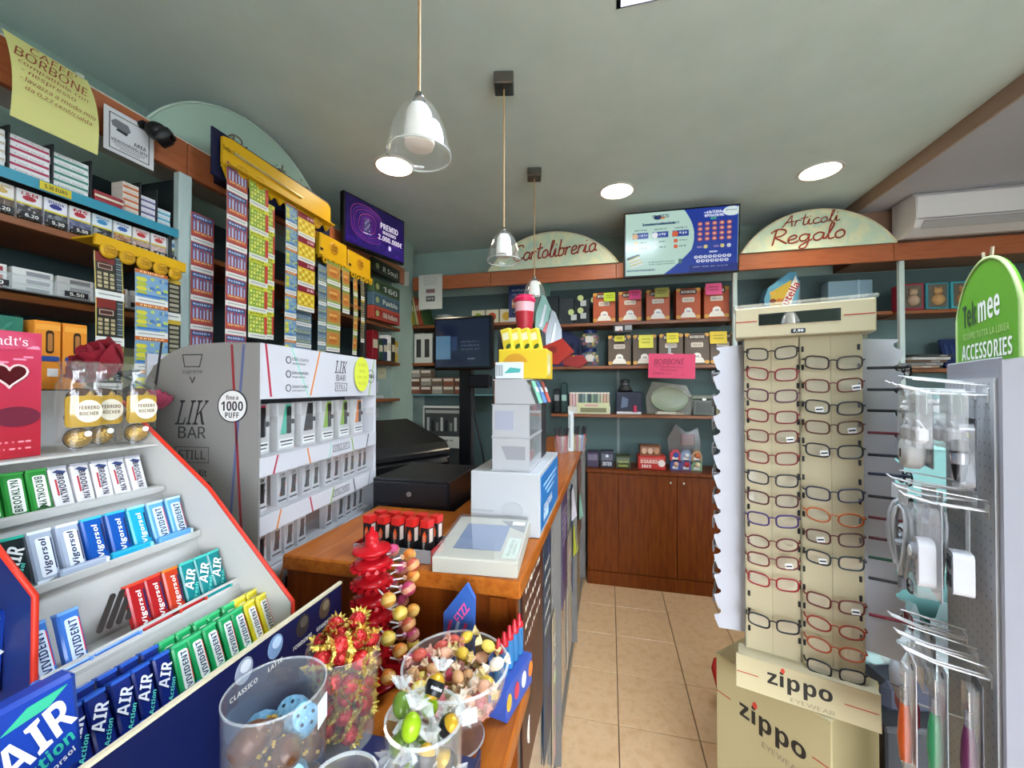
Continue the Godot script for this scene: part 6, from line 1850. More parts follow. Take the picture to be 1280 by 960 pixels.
	for i in nt.size():
		var a: Array = nt[i]
		var n := thing("pinned_note", "small off white slip pinned on the grey green pillar", "note", v(-1.79 + a[0], a[1] - 0.33, 2.866), 0, "slips on the pillar")
		part(n, "paper", sheet(a[2], a[3], func(u, w): return 0.006 * w + 0.002 * u, 2, 4), mt(a[4], 0.7))
		part(n, "writing", bx(a[2] * 0.6, 0.004, 0.0004), mt("8f918c"), Vector3(0, -a[3] * 0.5, 0.0065))
	var yn := thing("pinned_note", "yellow square sticky note on the grey green pillar", "note", v(-1.735, 1.83, 2.865), 0)
	part(yn, "paper", sheet(0.065, 0.08, func(_u, w): return 0.008 * w, 2, 4), mt("c8c23c", 0.7))
	var wn := thing("paper_notice", "white printed notice taped on the wooden fascia above the far shelves", "notice", v(-1.463, 2.163, 3.10), 0)
	var im2 := canvas(64, 90, "d2d3c6")
	for k in 6:
		scrawl(im2, 14, 6 + k * 4, 36, 2, "8f8f84", rng)
	rc(im2, 20, 38, 24, 10, "8a6a66"); rc(im2, 20, 56, 24, 14, "55575a"); scrawl(im2, 22, 60, 20, 6, "c9cac0", rng)
	two(part(wn, "paper", pk(0.215, 0.293, 0.001), null), mt("d2d3c6", 0.6), pic(im2, 0.6))
	solo("white_tag", "narrow white tag hanging on the fascia corner by the pillar", "tag", bx(0.045, 0.12, 0.012, 0.002), mt("cfcdbc", 0.5), v(-1.665, 2.36, 3.06))

# ---------------------------------------------------------------- goods on the back shelves
func post_it(x: float, y: float, t: float, w: float, h: float, hex: String, label: String) -> void:
	var p := thing("sticky_note", label, "sticky note", v(x, y, t), 0)
	part(p, "paper", sheet(w, h, func(_u, q): return 0.010 * q * q, 2, 5), mt(hex, 0.7))
	for k in 2:
		part(p, "writing", bx(w * 0.6, 0.005, 0.0004), mt(Color(hex).darkened(0.35).to_html(false)), Vector3(0, -h * (0.35 + 0.25 * k), 0.004 + 0.004 * k))

func coffee_box(x: float, y: float, hex: String, label: String, group: String) -> void:
	var c := thing("coffee_box", label, "coffee box", v(x, y, 3.29), 0, group)
	part(c, "carton", bx(0.172, 0.235, 0.13, 0.003), mt(hex, 0.45))
	part(c, "dark_badge", prism(rounded(0.12, 0.038, 0.014), 0, 0.001), mt("33201c", 0.4), Vector3(0, 0.188, 0.0652))
	txt(c, "BORBONE", 0.1, 0.02, mt("e6dccb", 0.4), Vector3(0, 0.207, 0.0668))
	part(c, "name_label", prism(rounded(0.085, 0.036, 0.008), 0, 0.001), mt("d5c8b8", 0.45), Vector3(0, 0.13, 0.0652))
	txt(c, "Miscela", 0.06, 0.014, mt("7a4a36"), Vector3(0, 0.148, 0.0668), Vector3.ZERO, "serif")
	part(c, "cup_print", prism(arch(0.105, 0.05), 0, 0.001), mt("e6e0d4", 0.45), Vector3(0, 0.014, 0.0652))
	part(c, "cup_print", prism(ellipse(0.028, 0.024), 0, 0.001), mt("efeae0", 0.45), Vector3(0, 0.065, 0.0654))
	txt(c, "100", 0.03, 0.014, mt("4a5f86"), Vector3(0, 0.06, 0.0668))
	for s in [-1, 1]:
		for q in [0.02, 0.222]:
			part(c, "gold_corner", prism(ellipse(0.018, 0.014, 12), 0, 0.0008), mt("cf9a42", 0.4), Vector3(s * 0.068, q, 0.0652))

func build_back_goods() -> void:
	# large screen
	var tv := thing("lottery_television", "large television showing a pale green and blue lottery board", "television", v(0.474, 2.285, 2.985), 1.5)
	tv.rotation.x = deg_to_rad(5)
	var im := canvas(320, 190, "b9d9cc")
	for j in 190:
		var e := 200.0 - 0.0045 * pow(j - 80.0, 2.0) - (maxf(0.0, j - 120.0) * 0.45)
		rc(im, e, j, 320 - e, 1, "1c3a9c")
		rc(im, 0, j, 1, 1, "10141a")
	disc(im, 96, 16, 12, 7, "2a3a6a"); disc(im, 110, 18, 8, 4, "c88a4a")
	rc(im, 52, 34, 92, 5, "2f4a6e"); scrawl(im, 52, 34, 92, 5, "7f9cae", rng)
	for c in 3:
		var x := 20 + c * 58
		rc(im, x + 2, 60, 46, 18, "1f3f96"); disc(im, x + 10, 69, 9, 9, ["d8b07a", "e6e6ea", "d8603a"][c]); scrawl(im, x + 22, 64, 24, 8, "dfe6f2", rng)
		scrawl(im, x + 8, 50, 36, 5, "55706e", rng)
		for k in 2:
			disc(im, x + 12, 90 + k * 17, 6, 6, ["d8c07a", "c9d9d4", "d8603a"][c]); scrawl(im, x + 22, 88 + k * 17, 22, 5, "4a6a64", rng)
	line(im, 8, 138, 40, 128, 6, "27303a")
	for k in 9:
		line(im, 12 + k, 142 + k * 3, 40 + k * 1.6, 132 + k * 3, 3, "d5dce0" if k % 3 else "b8c44a")
	scrawl(im, 70, 150, 76, 4, "4f6a66", rng); scrawl(im, 70, 157, 76, 4, "4f6a66", rng); rc(im, 156, 146, 10, 14, "4a6f68")
	rc(im, 4, 172, 86, 6, "9db4bd"); scrawl(im, 6, 173, 80, 4, "2f4650", rng)
	scrawl(im, 226, 12, 54, 6, "dfe6ff", rng); scrawl(im, 226, 20, 54, 6, "dfe6ff", rng); rc(im, 244, 29, 16, 6, "4fb08a")
	disc(im, 302, 14, 24, 14, "dcecea"); scrawl(im, 286, 10, 30, 4, "3f6a8a", rng)
	for j in 4:
		for i in 5:
			disc(im, 216 + i * 20, 46 + j * 15, 7, 6, "c8604a"); disc(im, 216 + i * 20, 46 + j * 15, 4, 3, "e0c0a8")
	for i in 2:
		rc(im, 208 + i * 46, 112, 14, 6, "8f7ab0"); disc(im, 232 + i * 46, 114, 6, 6, "d8c87a")
	disc(im, 296, 114, 6, 6, "cfd0d6")
	rc(im, 242, 128, 22, 5, "cfd6ea")
	for j in 2:
		for i in 8 - j:
			disc(im, 206 + j * 6 + i * 13, 144 + j * 12, 6, 5, "e6e9f2"); rc(im, 204 + j * 6 + i * 13, 142 + j * 12, 4, 4, "4a5a9a")
	rc(im, 186, 168, 134, 22, "16297c"); scrawl(im, 196, 172, 100, 4, "aab8e0", rng)
	tv_set(tv, 0.752, 0.45, im, 0.42)
	txt(tv, "10eLOTTO", 0.11, 0.024, glowing("2a3a6a", 0.35), Vector3(-0.13, 0.408, 0.0212))
	txt(tv, "I numeri ritardatari", 0.24, 0.020, glowing("2f4a6e", 0.35), Vector3(-0.13, 0.36, 0.0212), Vector3.ZERO, "bold")
	txt(tv, "ULTIMA", 0.09, 0.018, glowing("e6ecff", 0.42), Vector3(0.215, 0.41, 0.0212))
	txt(tv, "ESTRAZIONE", 0.12, 0.018, glowing("e6ecff", 0.42), Vector3(0.215, 0.386, 0.0212))
	part(tv, "wall_arm", bx(0.1, 0.1, 0.14), mt("1a1a1c", 0.4), Vector3(0, 0.18, -0.1))
	# coffee boxes
	var ol := ["lime green sticky note", "pink sticky note", "olive sticky note", "no sticky note at all", "large pink sticky note"]
	for i in 5:
		var x: float = [-0.04, 0.155, 0.36, 0.575, 0.77][i]
		coffee_box(x, 2.015, "b4552f", "orange coffee carton on the upper shelf with %s" % ol[i], "orange coffee cartons")
	for a in [[0.0, 2.245, "b8cf3a", 0.085, 0.07, "lime sticky note on an orange coffee carton"], [0.19, 2.255, "d0487e", 0.085, 0.075, "pink sticky note on an orange coffee carton below the screen"], [0.385, 2.26, "a9a456", 0.1, 0.075, "olive sticky note on an orange coffee carton"], [0.745, 2.27, "dd5a8e", 0.11, 0.085, "large pink sticky note on the last orange coffee carton"]]:
		post_it(a[0], a[1], 3.205, a[3], a[4], a[2], a[5])
	var bl := ["small yellow sticky note beside the gum tin", "tall yellow sticky note", "square yellow sticky note", "no sticky note at all", "wide golden sticky note"]
	for i in 5:
		var x: float = [0.075, 0.262, 0.452, 0.635, 0.81][i]
		coffee_box(x, 1.675, "5f5042", "brown coffee carton on the second shelf with %s" % bl[i], "brown coffee cartons")
	for a in [[0.075, 1.905, "d8d24a", 0.075, 0.045, "small yellow sticky note on a brown coffee carton"], [0.27, 1.905, "dad65a", 0.105, 0.1, "tall yellow sticky note on a brown coffee carton"], [0.46, 1.915, "ddd34a", 0.085, 0.075, "square yellow sticky note on a brown coffee carton"], [0.775, 1.915, "d9c048", 0.115, 0.09, "wide golden sticky note on a brown coffee carton"]]:
		post_it(a[0], a[1], 3.205, a[3], a[4], a[2], a[5])
	# small dark pack in front of the brown boxes
	var gt := thing("dark_tin", "small dark card pack with white and red label hanging under the upper shelf", "tin", v(0.1, 1.925, 3.19), 0)
	part(gt, "pack", bx(0.14, 0.062, 0.02, 0.002), mt("2b2c30", 0.4))
	part(gt, "label", bx(0.055, 0.035, 0.001), mt("d5d0d0", 0.4), Vector3(-0.03, 0.015, 0.0105))
	part(gt, "label", bx(0.05, 0.035, 0.001), mt("9a9c9e", 0.4), Vector3(0.04, 0.02, 0.0105))
	part(gt, "red_mark", bx(0.014, 0.01, 0.0006), mt("b8323a", 0.4), Vector3(-0.02, 0.012, 0.0112))
	# pink sign
	var ps := thing("pink_sign", "bright pink handwritten card hanging under the brown coffee cartons", "sign", v(0.44, 1.748, 3.1), 0)
	ps.rotation.z = deg_to_rad(-2)
	part(ps, "card", sheet(0.318, 0.178, func(u, w): return 0.012 * sin(u * 2.6) + 0.01 * w, 6, 4), mt("d8496e", 0.6))
	txt(ps, "BORBONE", 0.2, 0.04, mt("7a2442"), Vector3(-0.02, -0.058, 0.0185), Vector3(0, 0, 2), "sans", 0.15)
	for k in 3:
		txt(ps, ["compatibili con", "Nespresso", "lavazza a modo mio"][k], [0.2, 0.11, 0.21][k], 0.017, mt("8a2c4c"), Vector3(-0.02, -0.096 - k * 0.024, 0.0195), Vector3(0, 0, -2), "sans", 0.15)
	part(ps, "holder", bx(0.02, 0.13, 0.002), mt("a9b0b0", 0.3), Vector3(0, -0.06, -0.12))
	part(ps, "holder_arm", bx(0.02, 0.004, 0.13), mt("a9b0b0", 0.3), Vector3(0, -0.01, -0.06))
	# plastic gum jars stacked on the second shelf
	for k in 2:
		var j := thing("gumball_jar", ["round clear jar of coloured gumballs with navy lid, upper of two", "round clear jar of coloured gumballs with navy lid, lower of two"][k], "jar", v(-0.155, 1.675 + (0.15 if k == 0 else 0.0), 3.3), 0, "gumball jars")
		part(j, "jar", lathe(pr([0.05, 0.0, 0.076, 0.03, 0.082, 0.06, 0.074, 0.095, 0.05, 0.115]), 24, true), clear(0.12, "e8eef0"))
		part(j, "lid", lathe(pr([0, 0.148, 0.045, 0.146, 0.052, 0.138, 0.052, 0.115, 0, 0.115]), 24), mt("1f2d5c", 0.35))
		part(j, "label", bx(0.06, 0.05, 0.001), mt("c9c4ba", 0.4), Vector3(0.0, 0.035, 0.0835))
		var g := jar_fill(34, func(q): return 0.072 if q > 0.025 else 0.055, 0.018, 0.1, 0.012, 50 + k)
		var st := part(j, "gumballs", gumballs(g), mt("ffffff", 0.35))
		var gm := StandardMaterial3D.new()
		gm.vertex_color_use_as_albedo = true
		gm.roughness = 0.35
		st.material_override = gm
		st.set_meta("kind", "stuff")
	# navy arch-shaped display with slots, small box, card
	var nd := thing("navy_arch_display", "navy arch shaped cardboard display with upright slots", "display", v(-0.42, 1.675, 3.32), 0)
	part(nd, "back", prism(arch(0.42, 0.12, 20, 0.19), -0.004, 0.0), mt("1a2654", 0.45), Vector3(0, 0, -0.03))
	for k in 8:
		part(nd, "slot_wall", bx(0.006, 0.2, 0.09), mt("16204a", 0.45), Vector3(-0.19 + k * 0.054, 0, 0.015))
	part(nd, "tray", bx(0.42, 0.03, 0.1, 0.002), mt("1f2d62", 0.4))
	part(nd, "mint_card", bx(0.09, 0.08, 0.002), mt("8fc4a4", 0.5), Vector3(-0.11, 0.13, 0.063))
	for k in 4:
		var s := thing("plastic_sharpener", ["orange", "red", "yellow", "pink"][k] + " toy sharpener in a small red box by the gumball jars", "toy", v(-0.335 + k * 0.028, 1.70, 3.22), 0)
		part(s, "body", cyl(0.012, 0.06, 10), mt(["c8742c", "b8303a", "cfae3a", "c0567a"][k], 0.35))
		part(s, "face", cyl(0.007, 0.002, 8), mt("2a2022", 0.4), Vector3(0, 0.035, 0.0118), Vector3(90, 0, 0))
	solo("red_toy_box", "small red and white cardboard box under the toy sharpeners", "box", bx(0.13, 0.025, 0.05, 0.002), mt("9c2434", 0.45), v(-0.293, 1.675, 3.225))
	# third shelf -----------------------------------------------------
	var mk := thing("marker_box", "white box of pastel markers with printed front", "box", v(-0.16, 1.295, 3.27), 0)
	part(mk, "box", bx(0.33, 0.06, 0.12, 0.002), mt("cfcfc8", 0.45))
	part(mk, "front_card", bx(0.25, 0.085, 0.004, 0.001), mt("cdd0a4", 0.4), Vector3(0.035, 0.004, 0.066))
	part(mk, "photo_print", bx(0.2, 0.035, 0.001), mt("7a7a5a", 0.4), Vector3(0.035, 0.014, 0.0685))
	part(mk, "pink_print", bx(0.1, 0.012, 0.001), mt("d08a9c", 0.4), Vector3(0.02, 0.062, 0.0685))
	for k in 13:
		var m := thing("marker", "pastel marker standing in the white marker box", "marker", v(-0.305 + k * 0.0245, 1.355, 3.27), 0, "pastel markers")
		part(m, "barrel", bx(0.021, 0.11, 0.024, 0.003), mt(["d8b0a8", "cfa8b0", "e0ccc0", "5a6a6a", "7a8f8f", "9ab0a4", "4f5f66", "8aa08a", "6a8078", "a8b4a0", "c9c0a8", "d0a88f", "c9b49c"][k], 0.45))
		part(m, "cap", bx(0.022, 0.012, 0.025), mt("e6e2da", 0.4), Vector3(0, 0.098, 0))
	var bp := thing("blister_box", "dark navy blister pack with a silver tool behind film", "blister pack", v(0.145, 1.295, 3.27), 0)
	part(bp, "card", bx(0.19, 0.175, 0.1, 0.003), mt("181d34", 0.35))
	part(bp, "silver_print", prism([-0.02, 0, 0.03, 0.01, 0.035, 0.07, -0.01, 0.09], 0, 0.001), mt("5a6a86", 0.3), Vector3(-0.04, 0.05, 0.0505))
	part(bp, "pink_nozzle", cyl(0.016, 0.05, 12), mt("b83a5a", 0.35), Vector3(0.045, 0.02, 0.055))
	part(bp, "white_strip", bx(0.18, 0.018, 0.001), mt("d8d8da", 0.4), Vector3(0, 0.004, 0.0505))
	var mkt := thing("black_spool", "black cone shaped spool on the third shelf", "spool", v(0.12, 1.47, 3.3), 0)
	part(mkt, "cone", lathe(pr([0, 0, 0.06, 0, 0.055, 0.02, 0.03, 0.06, 0.035, 0.09, 0.02, 0.1, 0, 0.1]), 20, true), mt("2a2c2e", 0.4))
	part(mkt, "band", lathe(pr([0.03, 0.055, 0.032, 0.06, 0.031, 0.065]), 20, true), mt("77797c", 0.4))
	var plate := thing("foil_platter", "oval grey green decorated platter wrapped in cellophane", "platter", v(0.44, 1.31, 3.28), 0)
	part(plate, "platter", lathe(pr([0, 0, 0.09, 0.004, 0.125, 0.016, 0.135, 0.03, 0.128, 0.028, 0.09, 0.012, 0, 0.008]), 36, true), noise_mat(["4a5a48", "7a8a70", "9aa58a", "5c6a56"], 0.03, Vector3(6, 6, 6), 0.3, 61, 2.0), Vector3(0, 0.1, 0.02), Vector3(78, 0, 0)).scale = Vector3(1.0, 1.0, 0.72)
	part(plate, "stand", bx(0.2, 0.02, 0.09, 0.003), mt("a89a80", 0.5), Vector3(0, -0.014, 0.0))
	part(plate, "cellophane", prism([-0.16, -0.01, 0.15, -0.01, 0.17, 0.1, 0.12, 0.21, -0.12, 0.24, -0.17, 0.12], -0.03, 0.05), clear(0.14, "e6e6d8", 0.08))
	part(plate, "price_strip", bx(0.13, 0.02, 0.001), mt("d8d2c0", 0.5), Vector3(-0.02, -0.008, 0.052))
	var ss := thing("grey_casket", "grey green lidded casket on the third shelf", "box", v(0.68, 1.295, 3.28), 0)
	part(ss, "body", bx(0.15, 0.12, 0.1, 0.006), mt("5a625a", 0.35))
	part(ss, "lid", bx(0.22, 0.03, 0.12, 0.008), mt("78806f", 0.35), Vector3(0.02, 0.12, 0))
	part(ss, "window", bx(0.11, 0.08, 0.001), mt("3f4842", 0.15), Vector3(0, 0.02, 0.0505))
	part(ss, "clasp", bx(0.03, 0.02, 0.006, 0.002), mt("9aa09c", 0.3, 0.5), Vector3(0, 0.11, 0.062))
	solo("olive_tin", "small olive photo box beside the grey casket", "box", pk(0.09, 0.12, 0.06), mt("6f6a4a", 0.45), v(0.81, 1.295, 3.27))
	var rl := thing("red_dolls", "row of red and white packets hanging by the eyewear wing", "packets", v(0.875, 1.36, 3.2), 0)
	for k in 3:
		part(rl, "packet", bx(0.06, 0.1, 0.012, 0.003), mt(["b8384a", "c9c0bc", "a83040"][k], 0.4), Vector3(0, k * 0.11, 0))
	# dark pouches on the left of the third shelf
	for k in 3:
		var o := thing("dark_pouch", ["dark pouch with grey label", "teal pouch with white label", "black case leaning"][k] + " behind the counter stack", "pouch", v(-0.42 + k * 0.06, 1.295, 3.3), 0)
		part(o, "pouch", bx(0.055, [0.2, 0.25, 0.16][k], 0.07, 0.01), mt(["22262a", "2c4444", "17181a"][k], 0.4))
		part(o, "label", bx(0.04, 0.05, 0.001), mt(["8a8d90", "9ac0b4", "5a5c60"][k], 0.4), Vector3(0, 0.1, 0.0355))
	# cabinet top --------------------------------------------------------
	var ct := [[-0.13, 0.09, 0.115, "4a4058", "violet grey carton"], [-0.02, 0.1, 0.125, "2c3040", "navy carton with white title"], [0.1, 0.11, 0.095, "3a4428", "dark green carton with yellow title"], [0.31, 0.2, 0.105, "b82c22", "bright red diary box"], [0.3, 0.15, 0.075, "7a4a30", "brown photo box on the red diary box"]]
	for i in ct.size():
		var a: Array = ct[i]
		var b := thing("display_carton", "%s on top of the wooden cabinet" % a[4], "carton", v(a[0], 0.88 + (0.105 if i == 4 else 0.0), 3.27), 0)
		part(b, "carton", bx(a[1], a[2], 0.12, 0.002), mt(a[3], 0.42))
		part(b, "front_print", bx(a[1] * 0.85, a[2] * 0.4, 0.001), mt(Color(a[3]).lightened(0.25).to_html(false), 0.4), Vector3(0, a[2] * 0.45, 0.0605))
		if i == 1:
			txt(b, "INTER", 0.07, 0.03, mt("d8dae0"), Vector3(0, 0.03, 0.0618))
			part(b, "round_crest", cyl(0.012, 0.001, 16), mt("d8dae0"), Vector3(0, 0.09, 0.061), Vector3(90, 0, 0))
		elif i == 2:
			txt(b, "Agenda", 0.08, 0.02, mt("c9cf5a"), Vector3(0, 0.05, 0.0618), Vector3.ZERO, "serif")
			txt(b, "DIARIO", 0.07, 0.014, mt("c9cf5a"), Vector3(0, 0.02, 0.0618))
		elif i == 3:
			txt(b, "DIARIO", 0.12, 0.026, mt("e6d0c0"), Vector3(-0.02, 0.06, 0.0618))
			txt(b, "2025", 0.07, 0.022, mt("efe4da"), Vector3(-0.04, 0.025, 0.0618))
			part(b, "round_seal", cyl(0.026, 0.001, 20), mt("e6d8d0"), Vector3(0.07, 0.05, 0.061), Vector3(90, 0, 0))
		elif i == 4:
			for k in 3:
				part(b, "face_print", prism(ellipse(0.018, 0.022), 0, 0.0008), mt(["c9a48a", "d0b09a", "b88a6a"][k], 0.4), Vector3(-0.045 + k * 0.045, 0.035, 0.0612))
	for k in 6:
		var b := thing("toy_packet", ["blue and red", "violet", "green and white", "red and white", "silver blue", "multicoloured"][k] + " toy packet among the toys on the cabinet top", "toy", v(0.48 + (k % 3) * 0.075, 0.88 + (0.07 if k > 2 else 0.0), 3.25), 0)
		part(b, "bag", prism([-0.035, 0, 0.035, 0, 0.038, 0.05, 0.02, 0.085, -0.015, 0.08, -0.037, 0.05], -0.02, 0.02), mt(["3a4a86", "5a4a7a", "6a8a6a", "b8404a", "7a8aa8", "9a7a5a"][k], 0.3, 0.1))
		part(b, "toy_head", ball(0.02, 1.0, 10, 7), mt(["c9a08a", "b8303a", "d8c8a0", "3a5ab0", "d0d4da", "c86a3a"][k], 0.4), Vector3(0.006, 0.045, 0.022))
		part(b, "label", bx(0.04, 0.02, 0.001), mt("d6d2cc", 0.4), Vector3(0, 0.01, 0.0206))
	var cb := thing("cellophane_bag", "large clear cellophane bag of toys on the cabinet top", "bag", v(0.56, 0.95, 3.36), 0)
	part(cb, "bag", prism([-0.11, 0, 0.1, 0, 0.12, 0.12, 0.1, 0.24, 0.02, 0.2, -0.06, 0.27, -0.12, 0.15], -0.04, 0.03), clear(0.22, "b8a8a4", 0.1))
	part(cb, "red_toy", bx(0.1, 0.09, 0.03, 0.006), mt("7a3a34", 0.4), Vector3(0.03, 0.1, 0))
	for k in 5:
		var s := thing("black_folder", "slanted black folder leaning at the end of the cabinet top", "folder", v(0.78 + k * 0.028, 0.888, 3.28), 0, "black folders")
		part(s, "cover", bx(0.014, 0.24, 0.12, 0.003), mt("1a1b1e", 0.35), Vector3.ZERO, Vector3(0, 0, -32))
		part(s, "spine_label", bx(0.001, 0.05, 0.05), mt("6a6c70", 0.4), Vector3(-0.04, 0.12, 0.02), Vector3(0, 0, -32))
	# left part of the back shelves ------------------------------------
	var mg := ["c9b23a", "b8a02c", "7a8a3a", "c9c08a", "b84a34", "c05a3c", "4a6a3a"]
	for k in 7:
		var m := thing("magazine", ["yellow", "ochre", "olive", "cream", "brick red", "orange red", "dark green"][k] + " magazine slanting on the shelf by the pillar", "magazine", v(-1.70 + k * 0.022, 2.054, 3.3), 0)
		part(m, "cover", bx(0.012, 0.29 - k * 0.012, 0.2, 0.001), mt(mg[k], 0.45), Vector3(0, 0, 0), Vector3(0, 0, 8 + k))
		part(m, "spine_mark", bx(0.008, 0.05, 0.001), mt("e6dcc0", 0.5), Vector3(-0.02, 0.12, 0.1006), Vector3(0, 0, 8 + k))
	solo("glass_snow_bowl", "small clear bowl with white paper on the magazine shelf", "bowl", lathe(pr([0.03, 0, 0.07, 0.03, 0.075, 0.09, 0.07, 0.09, 0.06, 0.03, 0, 0.006]), 20, true), mt("9aa29c", 0.2), v(-1.42, 2.05, 3.3))
	for k in 3:
		var g := thing("greeting_card", ["green apple", "red fruit", "yellow flower"][k] + " picture card in a row above the till screen", "card", v(-1.10 + k * 0.125, 2.05, 3.28), 0)
		part(g, "card", bx(0.115, 0.12, 0.004, 0.001), mt("d6d0b4", 0.45))
		part(g, "picture", prism(ellipse(0.035, 0.035), 0, 0.001), mt(["8aa83a", "b8502c", "cfa83a"][k], 0.45), Vector3(0, 0.06, 0.0022))
	var po := thing("bus_poster", "dark blue leaflet with bus picture standing on the upper shelf", "leaflet", v(-0.72, 2.05, 3.27), 0)
	var im3 := canvas(64, 100, "2a3a66")
	scrawl(im3, 8, 10, 44, 6, "c9d0de", rng); scrawl(im3, 8, 22, 40, 5, "9aa6c0", rng); rc(im3, 8, 38, 48, 22, "c98a5a"); rc(im3, 8, 44, 48, 8, "d9c8a8"); rc(im3, 8, 66, 40, 12, "1c2440"); scrawl(im3, 12, 70, 30, 5, "b8c0d0", rng); rc(im3, 0, 86, 64, 14, "cfd2d2")
	two(part(po, "sheet", pk(0.21, 0.31, 0.003), null), mt("2a3a66", 0.4), pic(im3, 0.35))
	solo("mint_folder", "mint green folder leaning behind the plastic cup", "folder", prism([-0.05, 0, 0.12, 0, 0.14, 0.34, 0.06, 0.33], -0.006, 0.006), mt("6fa090", 0.45), v(-0.62, 2.05, 3.32))
	for k in 4:
		var c := thing("round_tag", "pale green round price tag in front of the dark cards", "tag", v([-0.225, -0.30, -0.225, -0.12][k], [2.22, 2.11, 2.12, 2.2][k], 3.235), 0, "round tags on the dark cards")
		part(c, "tag", cyl(0.024, 0.002, 20), mt("b9c88a", 0.5), Vector3.ZERO, Vector3(90, 0, 0))
		part(c, "square_tag", bx(0.045, 0.045, 0.002), mt("b4bcc0", 0.5), Vector3(0.022, -0.065, 0))
	var dc := thing("dark_card_box", "row of dark cards behind the round tags on the upper shelf", "cards", v(-0.335, 2.015, 3.31), 0)
	for k in 3:
		part(dc, "card", bx(0.12, 0.24 - k * 0.02, 0.1, 0.003), mt(["20282c", "2a3238", "1c2226"][k], 0.45), Vector3(-0.13 + k * 0.125, 0, 0))
	# small shelf with blister goods
	var wl := thing("blister_row", "white blister pack with two windows on the second far shelf", "blister pack", v(-1.60, 1.72, 3.25), 0)
	part(wl, "card", bx(0.17, 0.26, 0.02, 0.002), mt("c9cabf", 0.45))
	for k in 2:
		part(wl, "window", bx(0.045, 0.16, 0.004, 0.001), mt("3a3a38", 0.3), Vector3(-0.04 + k * 0.08, 0.05, 0.011))
	for k in 6:
		var b := thing("black_blister", "small dark blister pack in two columns on the second far shelf", "blister pack", v(-1.455 + (k % 2) * 0.085, 1.72 + (k / 2) * 0.088, 3.25), 0, "dark blister packs")
		part(b, "card", bx(0.08, 0.085, 0.03, 0.002), mt("262524" if k % 2 == 0 else "8f8d86", 0.45))
		part(b, "item", bx(0.04, 0.03, 0.004, 0.001), mt("c9c6c0", 0.4), Vector3(0, 0.03, 0.0165))
	for k in 12:
		var r := k / 5
		var b := thing("playing_card_box", "small brown card box stacked on the glass shelf", "box", v(-1.66 + (k % 5) * 0.105, 1.447 + r * 0.072, 3.25), 0, "brown card boxes on the glass shelf")
		if r == 2 and (k % 5) > 1:
			b.position.x += 0.02
		part(b, "box", bx(0.095, 0.07, 0.09, 0.002), mt(["7a4a36", "5a3a2c", "8f8a80", "6a5a4a"][k % 4], 0.45))
		part(b, "label", bx(0.085, 0.022, 0.001), mt("c9bfb0", 0.45), Vector3(0, 0.04, 0.0455))
	var dp := thing("device_poster", "white framed photo of black devices under the glass shelf", "poster", v(-1.36, 0.985, 3.22), 0)
	var im4 := canvas(96, 80, "c6c8be")
	rc(im4, 3, 4, 90, 54, "3a3c3c"); rc(im4, 5, 8, 86, 6, "9a9c96")
	for k in 9:
		rc(im4, 8 + k * 9, 22 + (k % 3) * 5, 5, 26 - (k % 3) * 5, ["a9aba6", "1a1b1c", "74766f"][k % 3])
	scrawl(im4, 14, 64, 50, 5, "6a6c66", rng)
	two(part(dp, "sheet", pk(0.45, 0.36, 0.01), null), mt("c6c8be", 0.45), pic(im4, 0.4))
	part(dp, "easel", bx(0.3, 0.985, 0.02), mt("3a3e3e", 0.5), Vector3(0, -0.985, -0.02))

func gumballs(pts: Array) -> Mesh:
	var st := start()
	var cs := [Color(0.5, 0.08, 0.1), Color(0.1, 0.2, 0.5), Color(0.6, 0.5, 0.1), Color(0.6, 0.55, 0.5), Color(0.1, 0.35, 0.15), Color(0.5, 0.2, 0.35)]
	for i in pts.size():
		st.set_color(cs[i % 6])
		lathe_into(st, pr([0, -0.012, 0.0085, -0.0085, 0.012, 0, 0.0085, 0.0085, 0, 0.012]), 8, true, Transform3D(Basis(), pts[i]))
	return st.commit()

# ---------------------------------------------------------------- eyewear tower
func rim_outline(w: float, h: float, r: float, round_k: float, sx: int) -> Array:
	var o := []
	var n := 22
	for i in n:
		var a := TAU * i / n
		var c := cos(a)
		var s := sin(a)
		var e := 2.0 / round_k
		var x := signf(c) * pow(absf(c), e) * w / 2
		var y := signf(s) * pow(absf(s), e) * h / 2
		y -= 0.0025 * sx * (x / (w / 2)) * -1.0
		o.append(Vector3(x, y, 0))
	return o

